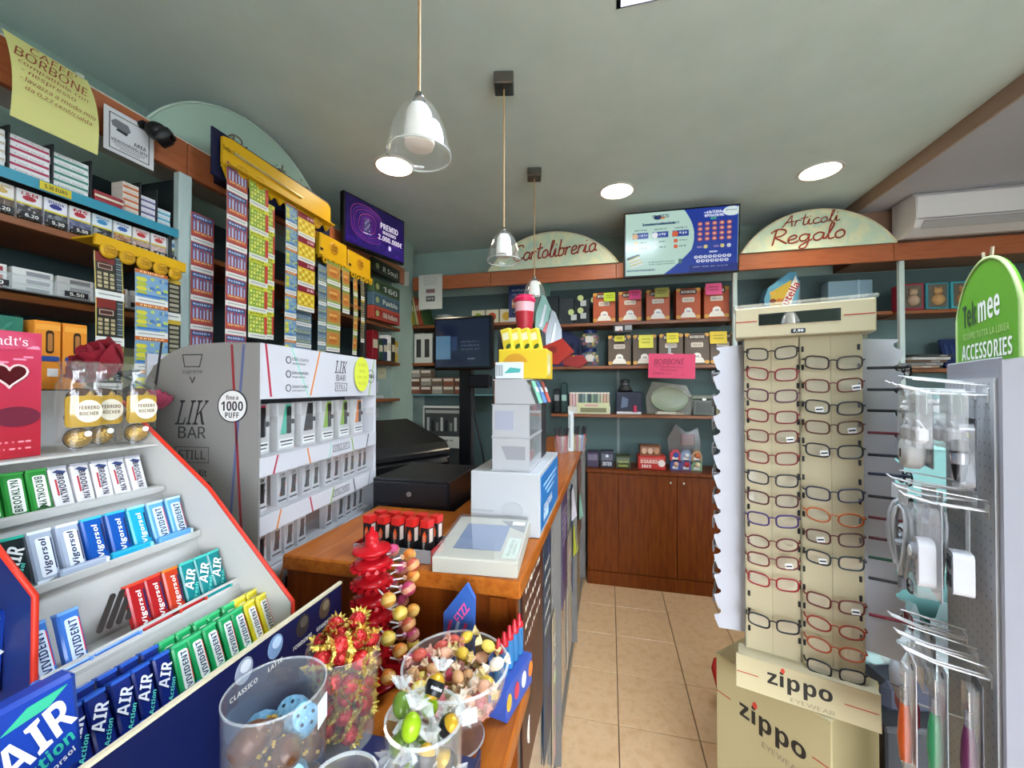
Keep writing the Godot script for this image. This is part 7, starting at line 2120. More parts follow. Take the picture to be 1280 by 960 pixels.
var glass_mesh := {}
func spectacles(label: String, hex: String, round_k: float, at: Vector3, turn: float, arm: float, group: String, tag_x := 0.0, full := true) -> void:
	var g := thing("reading_glasses", label, "glasses", at, turn, group)
	g.rotation.z = deg_to_rad(rng.randf_range(-4.0, 3.0))
	var m := mt(hex, 0.28)
	var key := "%.1f" % round_k
	if not glass_mesh.has(key):
		var st := start()
		for sx in [-1, 1]:
			var pts := []
			for p: Vector3 in rim_outline(0.053, 0.035, 0.0, round_k, sx):
				pts.append(p + Vector3(sx * 0.0355, 0, -absf(p.x + sx * 0.0355) * 0.03))
			tube_into(st, pts, 0.0025, 6, true)
			tube_into(st, [Vector3(sx * 0.060, 0.008, -0.001), Vector3(sx * 0.0665, 0.010, -0.004), Vector3(sx * 0.0675, 0.010, -0.010)], 0.0023, 6)
		tube_into(st, [Vector3(-0.0105, 0.004, 0), Vector3(-0.004, 0.0075, 0.001), Vector3(0.004, 0.0075, 0.001), Vector3(0.0105, 0.004, 0)], 0.0019, 6)
		var lens := []
		for p: Vector3 in rim_outline(0.052, 0.034, 0.0, round_k, 1):
			lens.append_array([p.x, p.y])
		glass_mesh[key] = [st.commit(), prism(lens, -0.0006, 0.0006)]
	part(g, "rims", glass_mesh[key][0], m)
	for sx in [-1, 1]:
		part(g, "lens", glass_mesh[key][1], clear(0.05, "f4f6f4", 0.02), Vector3(sx * 0.0355, 0, -0.0012))
		part(g, "temple", rod(Vector3(sx * 0.0675, 0.010, -0.008), Vector3(sx * (0.0675 if arm < 0.05 else 0.066), 0.010, -arm), 0.0024 if arm < 0.05 else 0.0042, 6), m)
	if tag_x != 0.0:
		var t := part(g, "price_tag", bx(0.018, 0.014, 0.001), mt("e4e4e2", 0.5), Vector3(tag_x, -0.014, 0.003), Vector3(0, 0, 8))
		part(t, "black_print", bx(0.015, 0.004, 0.0004), mt("1c1c1e"), Vector3(0, 0.005, 0.0007))

func build_eyewear() -> void:
	var turn := -17.1
	var cream := mt("b0a587", 0.5)
	# carton under the tower
	var zb := thing("cream_carton", "large cream cardboard box carrying the eyewear tower", "box", v(0.5735, 0, 1.48), -47)
	part(zb, "carton", bx(0.333, 0.60, 0.3, 0.003), mt("b0a278", 0.6))
	part(zb, "top_flap", bx(0.16, 0.002, 0.3), mt("bfb28e", 0.6), Vector3(-0.084, 0.6, 0))
	part(zb, "top_flap", bx(0.16, 0.002, 0.3), mt("bfb28e", 0.6), Vector3(0.084, 0.6, 0))
	part(zb, "red_line", bx(0.05, 0.003, 0.0006), mt("a8352a"), Vector3(-0.14, 0.472, 0.1504))
	part(zb, "red_line", bx(0.04, 0.003, 0.0006), mt("a8352a"), Vector3(0.14, 0.472, 0.1504))
	txt(zb, "zippo", 0.19, 0.075, mt("2b2722", 0.5), Vector3(0.01, 0.465, 0.1508))
	part(zb, "flame_dot", prism(ellipse(0.007, 0.01), 0, 0.0006), mt("c8412c"), Vector3(-0.036, 0.508, 0.1512))
	txt(zb, "EYEWEAR", 0.11, 0.016, mt("8a8066", 0.5), Vector3(0.04, 0.405, 0.1508), Vector3.ZERO, "sans")

	var c := v(0.542, 0.602, 1.338)
	var tw := thing("eyewear_tower", "cream rotating eyewear tower with mirror header and notched white wings", "display stand", c, turn)
	part(tw, "core", bx(0.28, 1.06, 0.2, 0.003), cream, Vector3(0, 0.0, -0.1))
	part(tw, "face_panel", bx(0.138, 0.95, 0.004, 0.001), mt("b8ac8c", 0.42), Vector3(-0.071, 0.1, 0.002))
	part(tw, "face_panel", bx(0.138, 0.95, 0.004, 0.001), mt("b8ac8c", 0.42), Vector3(0.071, 0.1, 0.002))
	part(tw, "side_strip", rod(Vector3(-0.141, 0.1, 0.003), Vector3(-0.141, 1.05, 0.003), 0.0025, 6), mt("8f8874", 0.3))
	part(tw, "centre_strip", rod(Vector3(0, 0.1, 0.005), Vector3(0, 1.05, 0.005), 0.003, 6), mt("9a9378", 0.2))
	for cx in [-0.071, 0.071]:
		part(tw, "panel_rib", rod(Vector3(cx, 0.1, 0.003), Vector3(cx, 1.05, 0.003), 0.0016, 6), mt("a69c80", 0.3))
	# header with mirror
	part(tw, "header", bx(0.325, 0.088, 0.1, 0.003), cream, Vector3(-0.002, 1.048, 0.0))
	var hm := part(tw, "mirror", bx(0.19, 0.034, 0.002), mt("e8e8e8", 0.02, 1.0), Vector3(-0.008, 1.082, 0.0505))
	hm.set_meta("label", "narrow mirror in the header")
	for s in [[-0.135, 0.055], [0.125, 0.065]]:
		part(tw, "red_line", bx(s[1], 0.003, 0.0006), mt("9a3028"), Vector3(s[0], 1.094, 0.0504))
	part(tw, "price_badge", prism(rounded(0.034, 0.013, 0.003), 0, 0.001), mt("1b1c22", 0.4), Vector3(-0.008, 1.054, 0.0502))
	txt(tw, "7,90", 0.024, 0.008, mt("e6e6ea"), Vector3(-0.008, 1.0605, 0.0516))
	part(tw, "film", bx(0.335, 0.01, 0.11, 0.003), clear(0.10, "e8e4d8", 0.06), Vector3(-0.002, 1.137, 0.0))
	# lower panel with lettering
	var lp := part(tw, "name_panel", bx(0.33, 0.098, 0.004, 0.001), mt("bcb08c", 0.5), Vector3(-0.002, 0.002, 0.05), Vector3(-4, 0, 0))
	txt(lp, "zippo", 0.15, 0.056, mt("27231f", 0.5), Vector3(-0.01, 0.052, 0.0026))
	part(lp, "flame_dot", prism(ellipse(0.005, 0.007), 0, 0.0006), mt("c8412c"), Vector3(-0.0475, 0.083, 0.0022))
	txt(lp, "EYEWEAR", 0.1, 0.011, mt("8a8066", 0.5), Vector3(0.02, 0.012, 0.0026), Vector3.ZERO, "sans")
	part(lp, "red_line", bx(0.055, 0.0025, 0.0006), mt("a8352a"), Vector3(-0.135, 0.045, 0.0022))
	part(lp, "red_line", bx(0.07, 0.0025, 0.0006), mt("a8352a"), Vector3(0.125, 0.045, 0.0022))
	part(tw, "tray", bx(0.32, 0.004, 0.06), cream, Vector3(0, 0.098, 0.022))
	# notched wings
	for sx in [-1, 1]:
		var o := []
		var y0 := 0.13 if sx < 0 else 0.17
		var y1 := 1.03
		o.append_array([0.0, y0, 0.075, y0 - 0.01])
		var n := 14
		for i in n:
			var y := y0 + 0.02 + (y1 - y0 - 0.06) * i / (n - 1)
			o.append_array([0.087, y, 0.0885, y + 0.010, 0.076, y + 0.014, 0.068, y + 0.022, 0.069, y + 0.030, 0.076, y + 0.033, 0.079, y + 0.040])
		o.append_array([0.08, y1, 0.0, y1 + 0.006])
		if sx < 0:
			for i in range(0, o.size(), 2):
				o[i] = -o[i]
		part(tw, "notched_wing", prism(o, -0.0015, 0.0015), mt("bcbcc2", 0.4), Vector3(sx * 0.142, 0, -0.03))
	# slots that hold the spectacles
	var slot := bx(0.006, 0.016, 0.006, 0.001)
	for i in 17:
		for x in [-0.137, -0.006, 0.006, 0.137]:
			part(tw, "slot", slot, mt("17171a", 0.4), Vector3(x * 0.96, 0.155 + i * 0.053, 0.005))
	var b := Basis(Vector3.UP, deg_to_rad(turn))
	var lc := ["2a2320", "70181c", "4a1e30", "6c181a", "602420", "6e201c", "1d1d22", "42181c", "34225a", "561e1e", "622620", "861a1e", "17171a"]
	var ly := [1.602, 1.541, 1.478, 1.417, 1.358, 1.295, 1.232, 1.173, 1.112, 1.044, 0.992, 0.931, 0.809]
	var ln := ["black brown", "bright red", "plum", "dark red", "brick red", "rusty red", "black", "black and red", "violet", "wine red", "red brown", "scarlet", "jet black"]
	for i in lc.size():
		spectacles("%s reading glasses, row %d under the mirror, column by the plain wing" % [ln[i], i + 1], lc[i], 3.4 if i not in [9] else 2.2, c + b * Vector3(-0.0715, ly[i] - 0.602, 0.034), turn, 0.024, "glasses on the tower's front", [0.0, 0.0, 0.0, 0.0, 0.045, 0.0, 0.0, 0.0, 0.0, 0.0, 0.04, 0.0, 0.0][i])
	var rc_ := ["2c221d", "56241c", "1f2024", "4e2c1c", "1c1e20", "24283a", "a04c18", "4a241e", "20282a", "5a2419", "842a16", "94401c", "17171a"]
	var ry := [1.570, 1.507, 1.446, 1.391, 1.326, 1.206, 1.143, 1.086, 1.025, 0.906, 0.840, 0.781, 0.720]
	var rn := ["tortoise brown", "chestnut", "charcoal", "walnut brown", "black green", "midnight blue", "amber orange", "maroon", "bottle green", "russet", "burnt orange", "orange brown", "ink black"]
	for i in rc_.size():
		spectacles("%s reading glasses, row %d under the mirror, column by the hooks" % [rn[i], i + 1], rc_[i], 2.2 if i in [6, 10, 11] else 3.4, c + b * Vector3(0.0715, ry[i] - 0.602, 0.034), turn, 0.024, "glasses on the tower's front", [0.0, 0.05, -0.03, 0.04, -0.02, 0.0, 0.0, -0.03, -0.025, 0.045, 0.0, 0.0, 0.0][i])
	var sy := [1.542, 1.483, 1.427, 1.371, 1.313, 1.257, 1.200, 1.145, 1.088, 1.032, 0.975, 0.880]
	var sc := ["1a1a1c", "1c1c20", "141416", "5a2028", "1a1a24", "20243a", "17171a", "5a2226", "4a1c22", "1f4a34", "16161a", "7a1f30"]
	var sn := ["black", "soft black", "deep black", "burgundy", "blue black", "navy", "matt black", "oxblood", "claret", "dark green", "glossy black", "raspberry"]
	for i in sy.size():
		spectacles("%s reading glasses hooked edge-on to the notched wing with temples" % sn[i], sc[i], 2.6, c + b * Vector3(0.236, sy[i] - 0.602, -0.05), turn + 90, 0.09, "glasses on the tower's side wing")
	for i in 10:
		spectacles("silver grey glasses hooked edge-on to the plain wing, %s from the bottom" % ORD[i], "8a8a8c", 2.6, c + b * Vector3(-0.236, 0.2 + i * 0.082, -0.11), turn - 90, 0.09, "glasses on the plain wing")

# ---------------------------------------------------------------- accessory stand
func build_accessory_stand() -> void:
	var at := v(0.7965, 0, 1.1715)
	var turn := -110.0
	var s := thing("accessory_stand", "white pegboard stand with wire hooks and green arched header", "display stand", at, turn)
	var wh := mt("8e8e96", 0.45)
	part(s, "body", bx(0.29, 1.50, 0.10, 0.003), wh, Vector3(0.08, 0.06, -0.052))
	part(s, "foot", bx(0.30, 0.06, 0.14, 0.006), mt("8f9296", 0.5), Vector3(0.08, 0, -0.06))
	var im := canvas(160, 840, "aeb0b4")
	for j in range(0, 840, 14):
		for i in range(0, 160, 14):
			rc(im, i + 6, j + 6, 3, 3, "7a7c82")
	var pg := part(s, "pegboard", pk(0.27, 1.42, 0.006), null, Vector3(0.08, 0.1, 0.0))
	two(pg, mt("b4b6ba", 0.5), pic(im, 0.5))
	for i in 34:
		part(s, "side_slot", bx(0.001, 0.012, 0.022), mt("2a2b30", 0.6), Vector3(0.2255, 0.42 + i * 0.032, -0.062))
	# header
	var green := mt("5fa22a", 0.4)
	var hd := part(s, "header", prism(arch(0.30, 0.11, 24, 0.10), -0.004, 0.004), green, Vector3(0.145, 1.555, -0.01), Vector3(0, 0, 0))
	part(hd, "pale_edge", tube(header_edge(0.30, 0.11, 0.10), 0.004, 6), mt("b4cf8a", 0.4), Vector3(0, 0, 0.003))
	txt(hd, "Tek", 0.075, 0.052, mt("2f4a3a", 0.4), Vector3(-0.075, 0.108, 0.0048), Vector3(0, 0, 2))
	txt(hd, "mee", 0.10, 0.042, mt("eef2ea", 0.4), Vector3(0.022, 0.106, 0.0048), Vector3(0, 0, 2))
	txt(hd, "SCOPRI TUTTA LA LINEA", 0.22, 0.014, mt("a9d07a", 0.4), Vector3(0.0, 0.06, 0.0048))
	txt(hd, "ACCESSORIES", 0.24, 0.034, mt("eef2ea", 0.4), Vector3(0.0, 0.024, 0.0048))
	for k in 2:
		part(s, "header_clip", rod(Vector3(0.13 + k * 0.03, 1.755, -0.012), Vector3(0.123 + k * 0.045, 1.785, -0.012), 0.003, 6), mt("b8a890", 0.3, 0.4))
	# hooks: local x, y
	var wire := mt("dcdcde", 0.25, 0.3)
	for h in [[0.185, 1.485], [0.125, 1.49], [0.065, 1.495], [0.185, 1.255], [0.125, 1.26], [0.065, 1.27], [0.185, 0.925], [0.125, 0.93], [0.065, 0.94]]:
		var hk := part(s, "hook", tube([Vector3(-0.006, 0, 0.004), Vector3(-0.006, 0.004, 0.08), Vector3(-0.005, 0.016, 0.125), Vector3(0.0, 0.022, 0.132), Vector3(0.005, 0.016, 0.125), Vector3(0.006, 0.004, 0.08), Vector3(0.006, 0, 0.004)], 0.0022, 6), wire, Vector3(h[0], h[1], 0))
		part(hk, "hook_plate", bx(0.022, 0.03, 0.003, 0.001), wire, Vector3(0, -0.015, 0.004))
		part(hk, "ticket_wire", rod(Vector3(0, 0.02, 0.004), Vector3(0, 0.034, 0.11), 0.0018, 5), wire)
	var b := Basis(Vector3.UP, deg_to_rad(turn))
	var P := func(x: float, y: float, z: float) -> Vector3: return at + b * Vector3(x, y, z)
	var film := clear(0.16, "f0f0f0", 0.10)
	var wpl := mt("c6c6c8", 0.35)
	# short hooks further along with assorted packs
	var pc := ["8f9498", "5f7d8c", "7a9a94", "a4a6a8", "4a5a78", "9aa09c", "6a6e74", "b0b2b4", "6f8a86"]
	var pn := ["grey", "steel blue", "sage", "silver", "denim blue", "pale grey", "charcoal", "off white", "teal"]
	for k in 9:
		var hx: float = [0.030, -0.005, -0.040][k % 3]
		var hy: float = [1.46, 1.22, 0.92][k / 3]
		part(s, "short_hook", rod(Vector3(hx, hy, 0.004), Vector3(hx, hy + 0.008, 0.075), 0.0022, 6), wire)
		var o := thing("accessory_pack", "%s accessory blister pack on the short pegboard hooks" % pn[k], "blister pack", at + Basis(Vector3.UP, deg_to_rad(turn)) * Vector3(hx, hy, 0.05), turn)
		part(o, "card", bx(0.05, 0.15, 0.0015), mt(pc[k], 0.45), Vector3(0, -0.15, 0))
		part(o, "blister", prism(rounded(0.042, 0.1, 0.012), 0, 0.018), clear(0.14, "eceef0", 0.06), Vector3(0, -0.14, 0.001))
		part(o, "coil", lathe(pr([0.010, -0.004, 0.015, -0.004, 0.016, 0.0, 0.015, 0.004, 0.010, 0.004, 0.010, -0.004]), 16, true), mt("a9abae", 0.4), Vector3(0, -0.10, 0.008), Vector3(90, 0, 0))
		part(o, "hang_hole", prism(ellipse(0.008, 0.004), 0, 0.0008), mt("2a2a2e"), Vector3(0, -0.012, 0.001))
	# chargers in clear bags on the top hooks
	for k in 5:
		var x: float = [0.185, 0.185, 0.125, 0.125, 0.065][k]
		var z: float = [0.05, 0.1, 0.055, 0.105, 0.08][k]
		var o := thing("charger_bag", "clear bag with white phone charger, %s on the top hooks from the upright" % ORD[k], "charger", P.call(x, 1.485, z), turn, "chargers in clear bags")
		part(o, "bag", prism([-0.035, -0.11, 0.035, -0.11, 0.036, 0.0, 0.02, 0.012, -0.02, 0.012, -0.036, 0.0], -0.012, 0.012), film)
		part(o, "card", bx(0.05, 0.045, 0.001), mt("8f9a94" if k % 2 == 0 else "aab0b0", 0.5), Vector3(0, -0.04, -0.006))
		part(o, "charger", bx(0.04, 0.032, 0.022, 0.006), wpl, Vector3(0, -0.1, 0.0))
		part(o, "cable_coil", tube([Vector3(-0.02, -0.065, 0), Vector3(0.0, -0.055, 0.003), Vector3(0.02, -0.065, 0), Vector3(0.0, -0.075, -0.003)], 0.003, 6, true), wpl)
	var bk := thing("car_charger", "black and silver car charger in a blister on the top hook", "charger", P.call(0.205, 1.43, 0.035), turn)
	part(bk, "blister", prism(rounded(0.05, 0.13, 0.012), -0.003, 0.018), clear(0.16, "e6e6ea", 0.06), Vector3(0, -0.13, 0))
	part(bk, "card", bx(0.052, 0.14, 0.0015), mt("3a3a40", 0.45), Vector3(0, -0.13, -0.004))
	part(bk, "barrel", lathe(pr([0, 0, 0.008, 0.004, 0.013, 0.04, 0.014, 0.06, 0.011, 0.085, 0, 0.088]), 14, true), mt("1c1c20", 0.3), Vector3(0, -0.12, 0.012))
	part(bk, "silver_band", lathe(pr([0.0135, 0.038, 0.0145, 0.05, 0.0142, 0.06]), 14, true), mt("b4b6ba", 0.2, 0.7), Vector3(0, -0.12, 0.012))
	part(bk, "yellow_label", bx(0.014, 0.01, 0.001), mt("cfc43a", 0.4), Vector3(-0.012, -0.03, -0.0028))
	var pl := thing("mains_adaptor", "round grey mains adaptor hanging under the charger bags", "adaptor", P.call(0.125, 1.355, 0.10), turn)
	part(pl, "body", lathe(pr([0, -0.018, 0.028, -0.018, 0.036, -0.010, 0.036, 0.010, 0.028, 0.018, 0, 0.018]), 24, true), mt("b8b8b6", 0.4), Vector3.ZERO, Vector3(90, 0, 0))
	part(pl, "socket_slot", bx(0.009, 0.02, 0.002, 0.001), mt("2a2a2c", 0.5), Vector3(-0.004, -0.012, 0.0185))
	part(pl, "hang_loop", bx(0.03, 0.09, 0.001), film, Vector3(0, 0.03, 0))
	# timer plug, socket and cables on the middle hooks
	var tp := thing("timer_plug", "white plug-in timer with round dial in a blister", "timer", P.call(0.175, 1.25, 0.08), turn)
	part(tp, "blister", prism(rounded(0.07, 0.19, 0.016), -0.004, 0.03), clear(0.14, "e6e6ea", 0.06), Vector3(0, -0.19, 0))
	part(tp, "card", bx(0.07, 0.2, 0.0015), mt("9a9ca0", 0.45), Vector3(0, -0.19, -0.006))
	part(tp, "body", prism(rounded(0.05, 0.1, 0.018), 0, 0.026), mt("bcbcc0", 0.35), Vector3(0, -0.17, 0))
	part(tp, "dial", lathe(pr([0, 0.008, 0.016, 0.008, 0.018, 0.005, 0.018, 0.0]), 24, false), mt("8a8c90", 0.35), Vector3(0, -0.10, 0.026), Vector3(90, 0, 0))
	part(tp, "dial_face", cyl(0.012, 0.002, 20), mt("dadadc", 0.35), Vector3(0, -0.10, 0.034), Vector3(90, 0, 0))
	for k in 2:
		part(tp, "socket_hole", bx(0.005, 0.006, 0.001), mt("2a2a2c"), Vector3(-0.004, -0.14 - k * 0.012, 0.0266))
	var sk := thing("double_adaptor", "white two way socket adaptor on the pegboard", "adaptor", P.call(0.195, 1.17, 0.03), turn)
	part(sk, "body", prism(rounded(0.042, 0.085, 0.01), 0, 0.03), mt("b8b8bc", 0.35), Vector3(0, -0.085, 0))
	for k in 2:
		var w := part(sk, "socket", bx(0.022, 0.026, 0.002, 0.004 * 0.2), mt("55585e", 0.4), Vector3(0, -0.036 - k * 0.038, 0.0305))
		for q in 3:
			part(w, "pin_hole", cyl(0.0022, 0.001, 8), mt("17171a"), Vector3(-0.006 + q * 0.006, 0.013, 0.0015), Vector3(90, 0, 0))
	part(sk, "hang_loop", bx(0.02, 0.09, 0.001), film, Vector3(0, -0.005, 0.004))
	for k in 4:
		var cb := thing("cable_loop", "grey coiled cable, %s from the timer plug on the middle hooks" % ORD[k], "cable", P.call([0.125, 0.125, 0.065, 0.065][k], 1.262, [0.055, 0.115, 0.06, 0.11][k]), turn + 20 * k, "coiled cables")
		var pts := []
		for i in 14:
			var a := TAU * i / 14
			pts.append(Vector3(sin(a) * 0.022, -0.11 - cos(a) * 0.085, 0.004 * sin(a * 2)))
		part(cb, "coil", tube(pts, 0.0038, 6, true), mt("a4a6a8", 0.4))
		var p2 := []
		for q: Vector3 in pts:
			p2.append(q * Vector3(0.72, 0.93, 1) + Vector3(0, -0.005, 0.008))
		part(cb, "inner_coil", tube(p2, 0.0036, 6, true), mt("b4b6b8", 0.4))
		part(cb, "tie", bx(0.02, 0.014, 0.022, 0.004), mt("8f9296", 0.4), Vector3(0, -0.12, 0.004))
		part(cb, "plug", bx(0.014, 0.03, 0.012, 0.003), mt("6a6e74", 0.35), Vector3(0.004, -0.215, 0.006))
		part(cb, "hanger_card", bx(0.03, 0.035, 0.001), mt("b9bcc0", 0.5), Vector3(0, -0.025, 0))
	# tools in blisters on the lower hooks
	var tc := ["c8561e", "2f8a5a", "6a2a52"]
	for k in 3:
		var t := thing("tool_blister", ["orange", "green", "purple"][k] + " handled hobby knife in a long blister card", "tool", P.call([0.19, 0.19, 0.20][k], 0.925, [0.115, 0.07, 0.025][k]), turn)
		part(t, "card", bx(0.055, 0.25, 0.0015), mt(["b9b4b4", "8f9296", "5a5a60"][k], 0.45), Vector3(0, -0.25, 0))
		part(t, "blister", prism(rounded(0.04, 0.22, 0.012), 0, 0.016), clear(0.12, "e8e8ea", 0.06), Vector3(0, -0.235, 0.001))
		part(t, "handle", lathe(pr([0, -0.12, 0.010, -0.118, 0.013, -0.07, 0.011, -0.03, 0.007, 0.0, 0, 0.0]), 14, true), mt(tc[k], 0.3), Vector3(0, -0.10, 0.012))
		part(t, "collar", cyl(0.006, 0.03, 12), mt("b4b6ba", 0.25, 0.7), Vector3(0, -0.10, 0.012))
		part(t, "blade", bx(0.008, 0.04, 0.002), mt("c4c6ca", 0.2, 0.8), Vector3(0, -0.07, 0.012))
		part(t, "hang_hole", prism(ellipse(0.009, 0.005), 0, 0.0008), mt("2a2a2e"), Vector3(0, -0.018, 0.001))
	var gp := thing("rubber_plug", "grey rubber extension plug on the lower hook", "plug", P.call(0.125, 0.93, 0.11), turn)
	part(gp, "body", lathe(pr([0, 0, 0.018, 0.002, 0.022, 0.03, 0.016, 0.06, 0.008, 0.075, 0, 0.076]), 16, true), mt("8f9194", 0.45), Vector3(0, -0.13, 0), Vector3(15, 0, 10))
	part(gp, "strap", bx(0.02, 0.06, 0.001), film, Vector3(0, -0.06, 0))
	part(gp, "ring", lathe(pr([0.02, 0.028, 0.0235, 0.03, 0.02, 0.034]), 16, true), mt("5a5c60", 0.4), Vector3(0, -0.13, 0), Vector3(15, 0, 10))
	solo("red_pouch", "small dark red pouch under the grey rubber plug", "pouch", bx(0.09, 0.06, 0.03, 0.008), mt("7a1f2c", 0.45), P.call(0.06, 0.72, 0.10), turn)
	solo("pouch_hanger", "thin wire carrying the dark red pouch", "hook", rod(Vector3(0, 0, 0), Vector3(0, 0, 0.1), 0.002, 6), wire, P.call(0.06, 0.76, 0.0), turn)

func header_edge(w: float, h: float, foot: float) -> Array:
	var a := arch(w, h, 24, foot)
	var o := [Vector3(w / 2, 0, 0)]
	for i in range(0, a.size() - 4, 2):
		o.append(Vector3(a[i], a[i + 1], 0))
	o.append(Vector3(-w / 2, 0, 0))
	return o

# ---------------------------------------------------------------- right back part of the shop
func build_right_goods() -> void:
	# air conditioner
	var ac := thing("air_conditioner", "white wall air conditioner above the fascia", "air conditioner", v(2.25, 2.453, 3.06), 0)
	ac.scale = Vector3(1.0, 0.9, 1.0)
	part(ac, "body", prism([-0.10, 0.02, -0.10, 0.27, 0.085, 0.27, 0.11, 0.24, 0.115, 0.10, 0.09, 0.035, 0.0, 0.0], -0.43, 0.43), mt("ddd7d4", 0.4), Vector3.ZERO, Vector3(0, -90, 0))
	part(ac, "front_panel", bx(0.85, 0.15, 0.006, 0.002), mt("e4deda", 0.35), Vector3(0, 0.09, 0.114))
	part(ac, "outlet_flap", bx(0.78, 0.055, 0.008, 0.002), mt("a8a2a0", 0.4), Vector3(0, 0.028, 0.085), Vector3(40, 0, 0))
	part(ac, "seam", bx(0.85, 0.004, 0.004), mt("8f8a88", 0.5), Vector3(0, 0.084, 0.114))
	# teal gondola
	var tg := thing("teal_shelf_unit", "pale teal metal shelf unit between the eyewear tower and the pegboard", "shelf unit", v(1.42, 0, 2.25), -20)
	var teal := mt("7fb3ae", 0.4)
	for y in [1.25, 0.74, 0.28]:
		part(tg, "shelf", bx(0.62, 0.03, 0.4, 0.004), teal, Vector3(0, y, 0))
		part(tg, "price_rail", bx(0.62, 0.04, 0.006), mt("92c2bc", 0.4), Vector3(0, y - 0.01, 0.203))
	part(tg, "back", bx(0.62, 1.5, 0.015), mt("74a49f", 0.45), Vector3(0, 0, -0.2))
	for s in [-1, 1]:
		part(tg, "side", bx(0.015, 1.28, 0.38), teal, Vector3(s * 0.31, 0, 0))
	part(tg, "drop_front", bx(0.62, 0.22, 0.012), mt("6f9f9c", 0.45), Vector3(0, 1.02, 0.19))
	part(tg, "plinth", bx(0.62, 0.1, 0.38), mt("5f8a87", 0.5))
	var tb := Basis(Vector3.UP, deg_to_rad(-20))
	var wt := thing("white_tray", "white office tray with black base on the teal shelf unit", "tray", tg.position + tb * Vector3(-0.08, 1.283, 0.02), -16)
	part(wt, "black_base", bx(0.42, 0.035, 0.3, 0.006), mt("17181a", 0.4))
	part(wt, "tray", bx(0.4, 0.09, 0.28, 0.01), mt("ccd0d2", 0.4), Vector3(0, 0.035, 0), Vector3(-8, 0, 0))
	for k in 3:
		part(wt, "paper_slot", bx(0.38, 0.012, 0.004), mt("7a9a94", 0.45), Vector3(0, 0.05 + k * 0.025, 0.145), Vector3(-8, 0, 0))
	part(wt, "lid", bx(0.38, 0.02, 0.26, 0.006), mt("d8dadc", 0.35), Vector3(0, 0.13, -0.02), Vector3(-8, 0, 0))
	for k in 4:
		var bg := thing("plastic_bag_pack", ["blue metallic", "crumpled clear", "grey green", "dark clear"][k] + " wrapped pack lying on the teal shelves", "pack", tg.position + tb * Vector3([-0.2, 0.0, -0.15, 0.1][k], [0.773, 0.773, 0.313, 0.313][k], 0.04), 15 * k)
		part(bg, "wrapped_body", bx(0.16, [0.12, 0.1, 0.16, 0.14][k], 0.14, 0.03), mt(["3a5a9a", "8a9498", "5f6f6c", "4a4e54"][k], 0.3, 0.15))
		part(bg, "film", prism([-0.1, 0, 0.1, 0, 0.11, 0.1, 0.06, 0.2, -0.02, 0.15, -0.1, 0.17], -0.08, 0.08), clear(0.2, "d8dee0", 0.08))
		part(bg, "label", bx(0.08, 0.05, 0.001), mt("c9ccd0", 0.4), Vector3(0.0, 0.03, 0.0715))
	var bb := thing("clear_bag", "crumpled clear plastic bag by the cream cardboard box", "bag", v(0.96, 0.4215, 1.66), 10)
	for k in 7:
		part(bb, "fold", ball(0.07, 0.7, 9, 6), clear(0.22, "d2d6da", 0.06), Vector3(rng.randf_range(-0.1, 0.1), 0.05 + rng.randf_range(0.0, 0.16), rng.randf_range(-0.06, 0.06)), Vector3(rng.randf_range(0, 90), rng.randf_range(0, 360), 0))
	part(bb, "content", bx(0.18, 0.1, 0.12, 0.02), mt("3f4350", 0.45), Vector3(0, 0.0, 0))
	var bs := thing("dark_crate", "dark grey crate under the clear plastic bag", "crate", v(0.96, 0, 1.66), 10)
	part(bs, "crate", bx(0.24, 0.40, 0.2, 0.006), mt("3c3e42", 0.5))
	part(bs, "rim", bx(0.26, 0.02, 0.22, 0.004), mt("4a4c50", 0.45), Vector3(0, 0.40, 0))
	# two key holders with red tags
	for k in 2:
		var o := thing("red_clip", ["small red glove shaped clip with steel rings, upper of two", "small red glove shaped clip with steel rings, lower of two"][k], "clip", v(0.93, [1.62, 1.49][k], 1.84), 0)
		part(o, "ring", lathe(pr([0.014, -0.002, 0.018, -0.002, 0.018, 0.002, 0.014, 0.002, 0.014, -0.002]), 14), mt("a9acb0", 0.2, 0.8), Vector3(0, 0.03, 0), Vector3(90, 0, 0))
		part(o, "red_tag", prism([-0.022, 0.0, -0.024, -0.03, -0.012, -0.045, -0.006, -0.02, 0.0, -0.05, 0.008, -0.02, 0.016, -0.045, 0.022, -0.02, 0.02, 0.0], -0.008, 0.008), mt("a01c2a", 0.4), Vector3(0, 0.015, 0))
		part(o, "card", bx(0.05, 0.03, 0.002), mt("c9cac8", 0.4), Vector3(0, 0.04, -0.012))
	var hs := thing("clip_strip", "thin steel floor stand carrying the red clips", "clip stand", v(0.93, 0.0, 1.86), 0)
	part(hs, "foot", cyl(0.06, 0.01, 20), W.post)
	part(hs, "strip", bx(0.015, 1.70, 0.004), W.post)
	part(hs, "top_hook", rod(Vector3(0, 1.69, 0), Vector3(0, 1.69, 0.03), 0.003, 6), W.post)
	# goods on the right back shelves
	var nb := thing("spread_lunchbox", "colourful lunch box with slanted red lettering and blue rim", "lunch box", v(1.20, 2.02, 3.27), 0)
	part(nb, "box", prism([-0.1, 0, 0.09, 0, 0.11, 0.22, 0.09, 0.30, 0.05, 0.31, -0.09, 0.2, -0.115, 0.12], -0.06, 0.04), mt("5f9cb4", 0.35))
	part(nb, "yellow_print", prism([-0.085, 0.02, 0.02, 0.02, 0.06, 0.25, -0.07, 0.17], 0, 0.001), mt("c9a83a", 0.4), Vector3(0, 0, 0.0402))
	part(nb, "white_band", prism([-0.04, 0.0, 0.03, 0.0, 0.1, 0.22, 0.085, 0.28], 0, 0.001), mt("e4dfd4", 0.4), Vector3(0, 0, 0.0414))
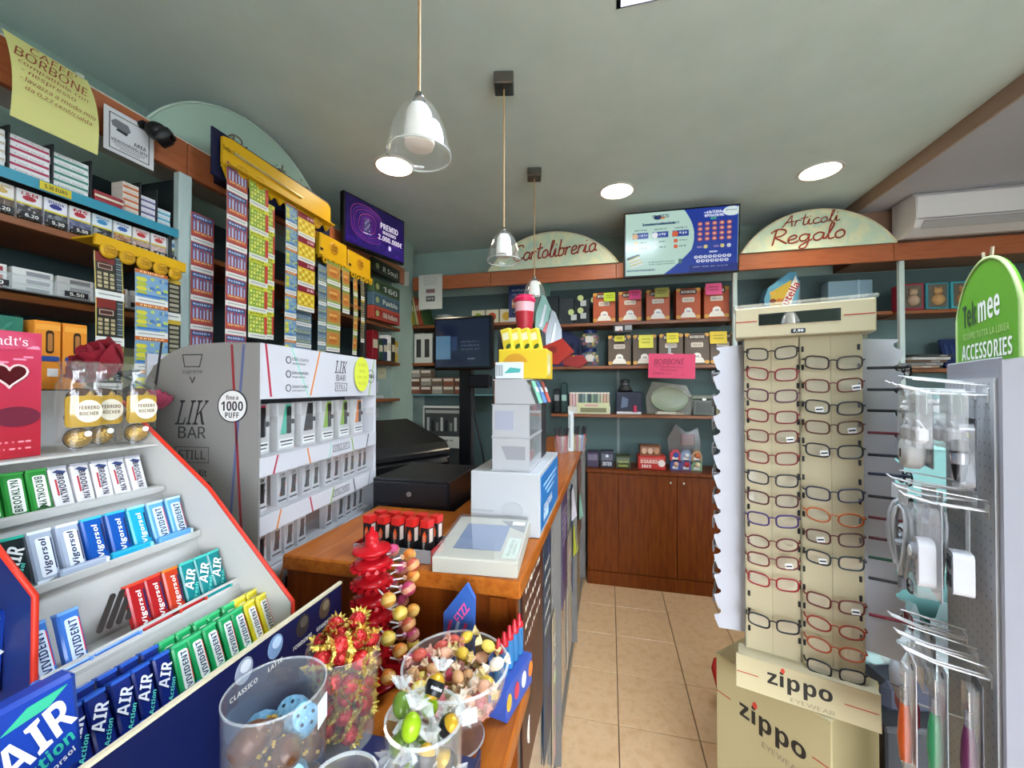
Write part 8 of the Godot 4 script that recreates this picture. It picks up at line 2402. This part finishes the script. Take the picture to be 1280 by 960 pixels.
	for k in 7:
		part(nb, "food_print", prism(ellipse(0.02, 0.016), 0, 0.0008), mt(["b84a2c", "8aa03a", "d8c04a", "7a3a24", "c9762c", "b03a3a", "d0a84a"][k], 0.4), Vector3(-0.06 + (k % 3) * 0.04, 0.05 + (k / 3) * 0.055, 0.0412))
	txt(nb, "Nutella", 0.22, 0.05, mt("a82428", 0.4), Vector3(0.04, 0.13, 0.0432), Vector3(0, 0, 62), "bold")
	var mir := thing("blue_box", "plain blue grey gift box on the upper shelf of the gift bay", "box", v(1.61, 2.02, 3.27), 0)
	part(mir, "box", bx(0.26, 0.22, 0.1, 0.003), mt("6a8494", 0.35))
	part(mir, "ribbon", bx(0.012, 0.222, 0.102), mt("7d98a6", 0.35), Vector3(0.05, 0, 0))
	for k in 5:
		var m := thing("silver_egg_cup", "small silver cup in a row on the gift shelf", "cup", v(1.34 + k * 0.04, 2.02, 3.22), 0, "silver cups")
		part(m, "cup", lathe(pr([0, 0, 0.014, 0, 0.006, 0.012, 0.006, 0.02, 0.016, 0.035, 0.017, 0.06, 0.015, 0.06, 0.012, 0.035, 0, 0.028]), 14, true), mt("b9bcc0", 0.2, 0.8))
		part(m, "rim", lathe(pr([0.015, 0.058, 0.0178, 0.06, 0.015, 0.062]), 14, true), mt("d8dade", 0.2, 0.8))
	var bz := thing("glass_basket", "low glass basket with gold rim on the gift shelf", "basket", v(0.985, 2.02, 3.22), 0)
	part(bz, "basket", lathe(pr([0.05, 0, 0.075, 0.03, 0.08, 0.06, 0.077, 0.06, 0.07, 0.03, 0, 0.008]), 20, true), clear(0.3, "c9d6da", 0.06))
	part(bz, "rim", lathe(pr([0.077, 0.058, 0.083, 0.06, 0.077, 0.064]), 20, true), mt("b8963a", 0.3, 0.6))
	for k in 4:
		var g := thing("biscuit_box", ["red framed gift box with a knitted toy", "teal framed gift box with a biscuit toy", "turquoise framed gift box with a round bear", "pale framed gift box with a standing bear"][k], "gift box", v(1.96 + k * 0.135, 2.02, 3.26), 0)
		part(g, "box", bx(0.125, 0.175, 0.1, 0.003), mt(["8f2438", "2f7a86", "3a9aa4", "8a8f86"][k], 0.4))
		part(g, "clear_front", bx(0.1, 0.15, 0.002), mt("5f5a50", 0.15), Vector3(0, 0.012, 0.0505))
		part(g, "toy_body", ball(0.034, 1.1, 14, 9), mt(["a8907a", "b08a5c", "a87a4a", "c9b49a"][k], 0.7), Vector3(0, 0.06, 0.052))
		part(g, "toy_head", ball(0.024, 1.0, 12, 8), mt(["a8907a", "b08a5c", "a87a4a", "c9b49a"][k], 0.7), Vector3(0, 0.115, 0.054))
		for e in [-1, 1]:
			part(g, "toy_ear", ball(0.009, 1.0, 8, 6), mt("8f7250", 0.7), Vector3(e * 0.018, 0.136, 0.054))
	for k in 3:
		var n := thing("navy_book", ["closed navy album", "open navy album with white slots", "navy ring folder"][k] + " on the second gift shelf", "book", v(2.24 + k * 0.15, 1.637, 3.27), -8 + 6 * k)
		part(n, "cover", bx(0.14, 0.2, 0.03, 0.003), mt("1c2a52", 0.4), Vector3.ZERO, Vector3(-18, 0, 0))
		for q in 4:
			part(n, "page_slot", bx(0.012, 0.1, 0.002), mt("b9bcc4" if k == 1 else "2a3a66", 0.4), Vector3(-0.045 + q * 0.03, 0.06, -0.002), Vector3(-18, 0, 0))
	for k in 5:
		var n := thing("flat_folder", ["tan", "grey", "brown", "white", "dark grey"][k] + " flat folder in the pile on the second gift shelf", "folder", v(1.95 + 0.02 * k, 1.63 + k * 0.018, 3.25), 4 * k)
		part(n, "folder", bx(0.24, 0.017, 0.18, 0.002), mt(["8a7460", "77797c", "5f4a3c", "b9b9b4", "3a3c40"][k], 0.5))
		part(n, "tab", bx(0.05, 0.006, 0.002), mt("a8a49a"), Vector3(0.05, 0.005, 0.091))
	for k in 4:
		var n := thing("gift_carton", ["grey", "dark brown", "slate", "olive"][k] + " carton low in the gift bay behind the eyewear tower", "carton", v(1.02 + k * 0.2, 1.66, 3.27), 0)
		part(n, "carton", bx(0.17, 0.2, 0.12, 0.003), mt(["6a7072", "4a3c34", "4f5a62", "5f5f4a"][k], 0.5))
		part(n, "band", bx(0.172, 0.03, 0.122), mt("8f8f88", 0.5), Vector3(0, 0.08, 0))
	# red hand trolley on the floor behind the cream box
	var ht := thing("red_trolley", "red tubular folding hand trolley lying behind the cream box", "trolley", v(0.50, 0.0, 1.98), 0)
	var rd := mt("a81a14", 0.3)
	part(ht, "hoop", tube([Vector3(0.16, 0.22, -0.10), Vector3(0.02, 0.22, -0.10), Vector3(-0.015, 0.215, -0.09), Vector3(-0.03, 0.20, -0.06), Vector3(-0.02, 0.12, 0.10), Vector3(0.0, 0.05, 0.26)], 0.015, 10), rd)
	part(ht, "cross_bar", rod(Vector3(-0.02, 0.13, 0.08), Vector3(0.16, 0.13, 0.08), 0.010, 8), rd)
	for k in 2:
		var w := part(ht, "wheel", lathe(pr([0, -0.015, 0.055, -0.015, 0.065, -0.008, 0.065, 0.008, 0.055, 0.015, 0, 0.015]), 24, false), mt("1a1a1c", 0.6), Vector3(0.01 + k * 0.12, 0.065, -0.06), Vector3(0, 0, 90))
		part(w, "hub", cyl(0.018, 0.036, 12), mt("77797c", 0.4), Vector3(0, -0.018, 0))
	part(ht, "foot_plate", bx(0.22, 0.006, 0.16), mt("8a1512", 0.35), Vector3(0.1, 0.01, 0.16))
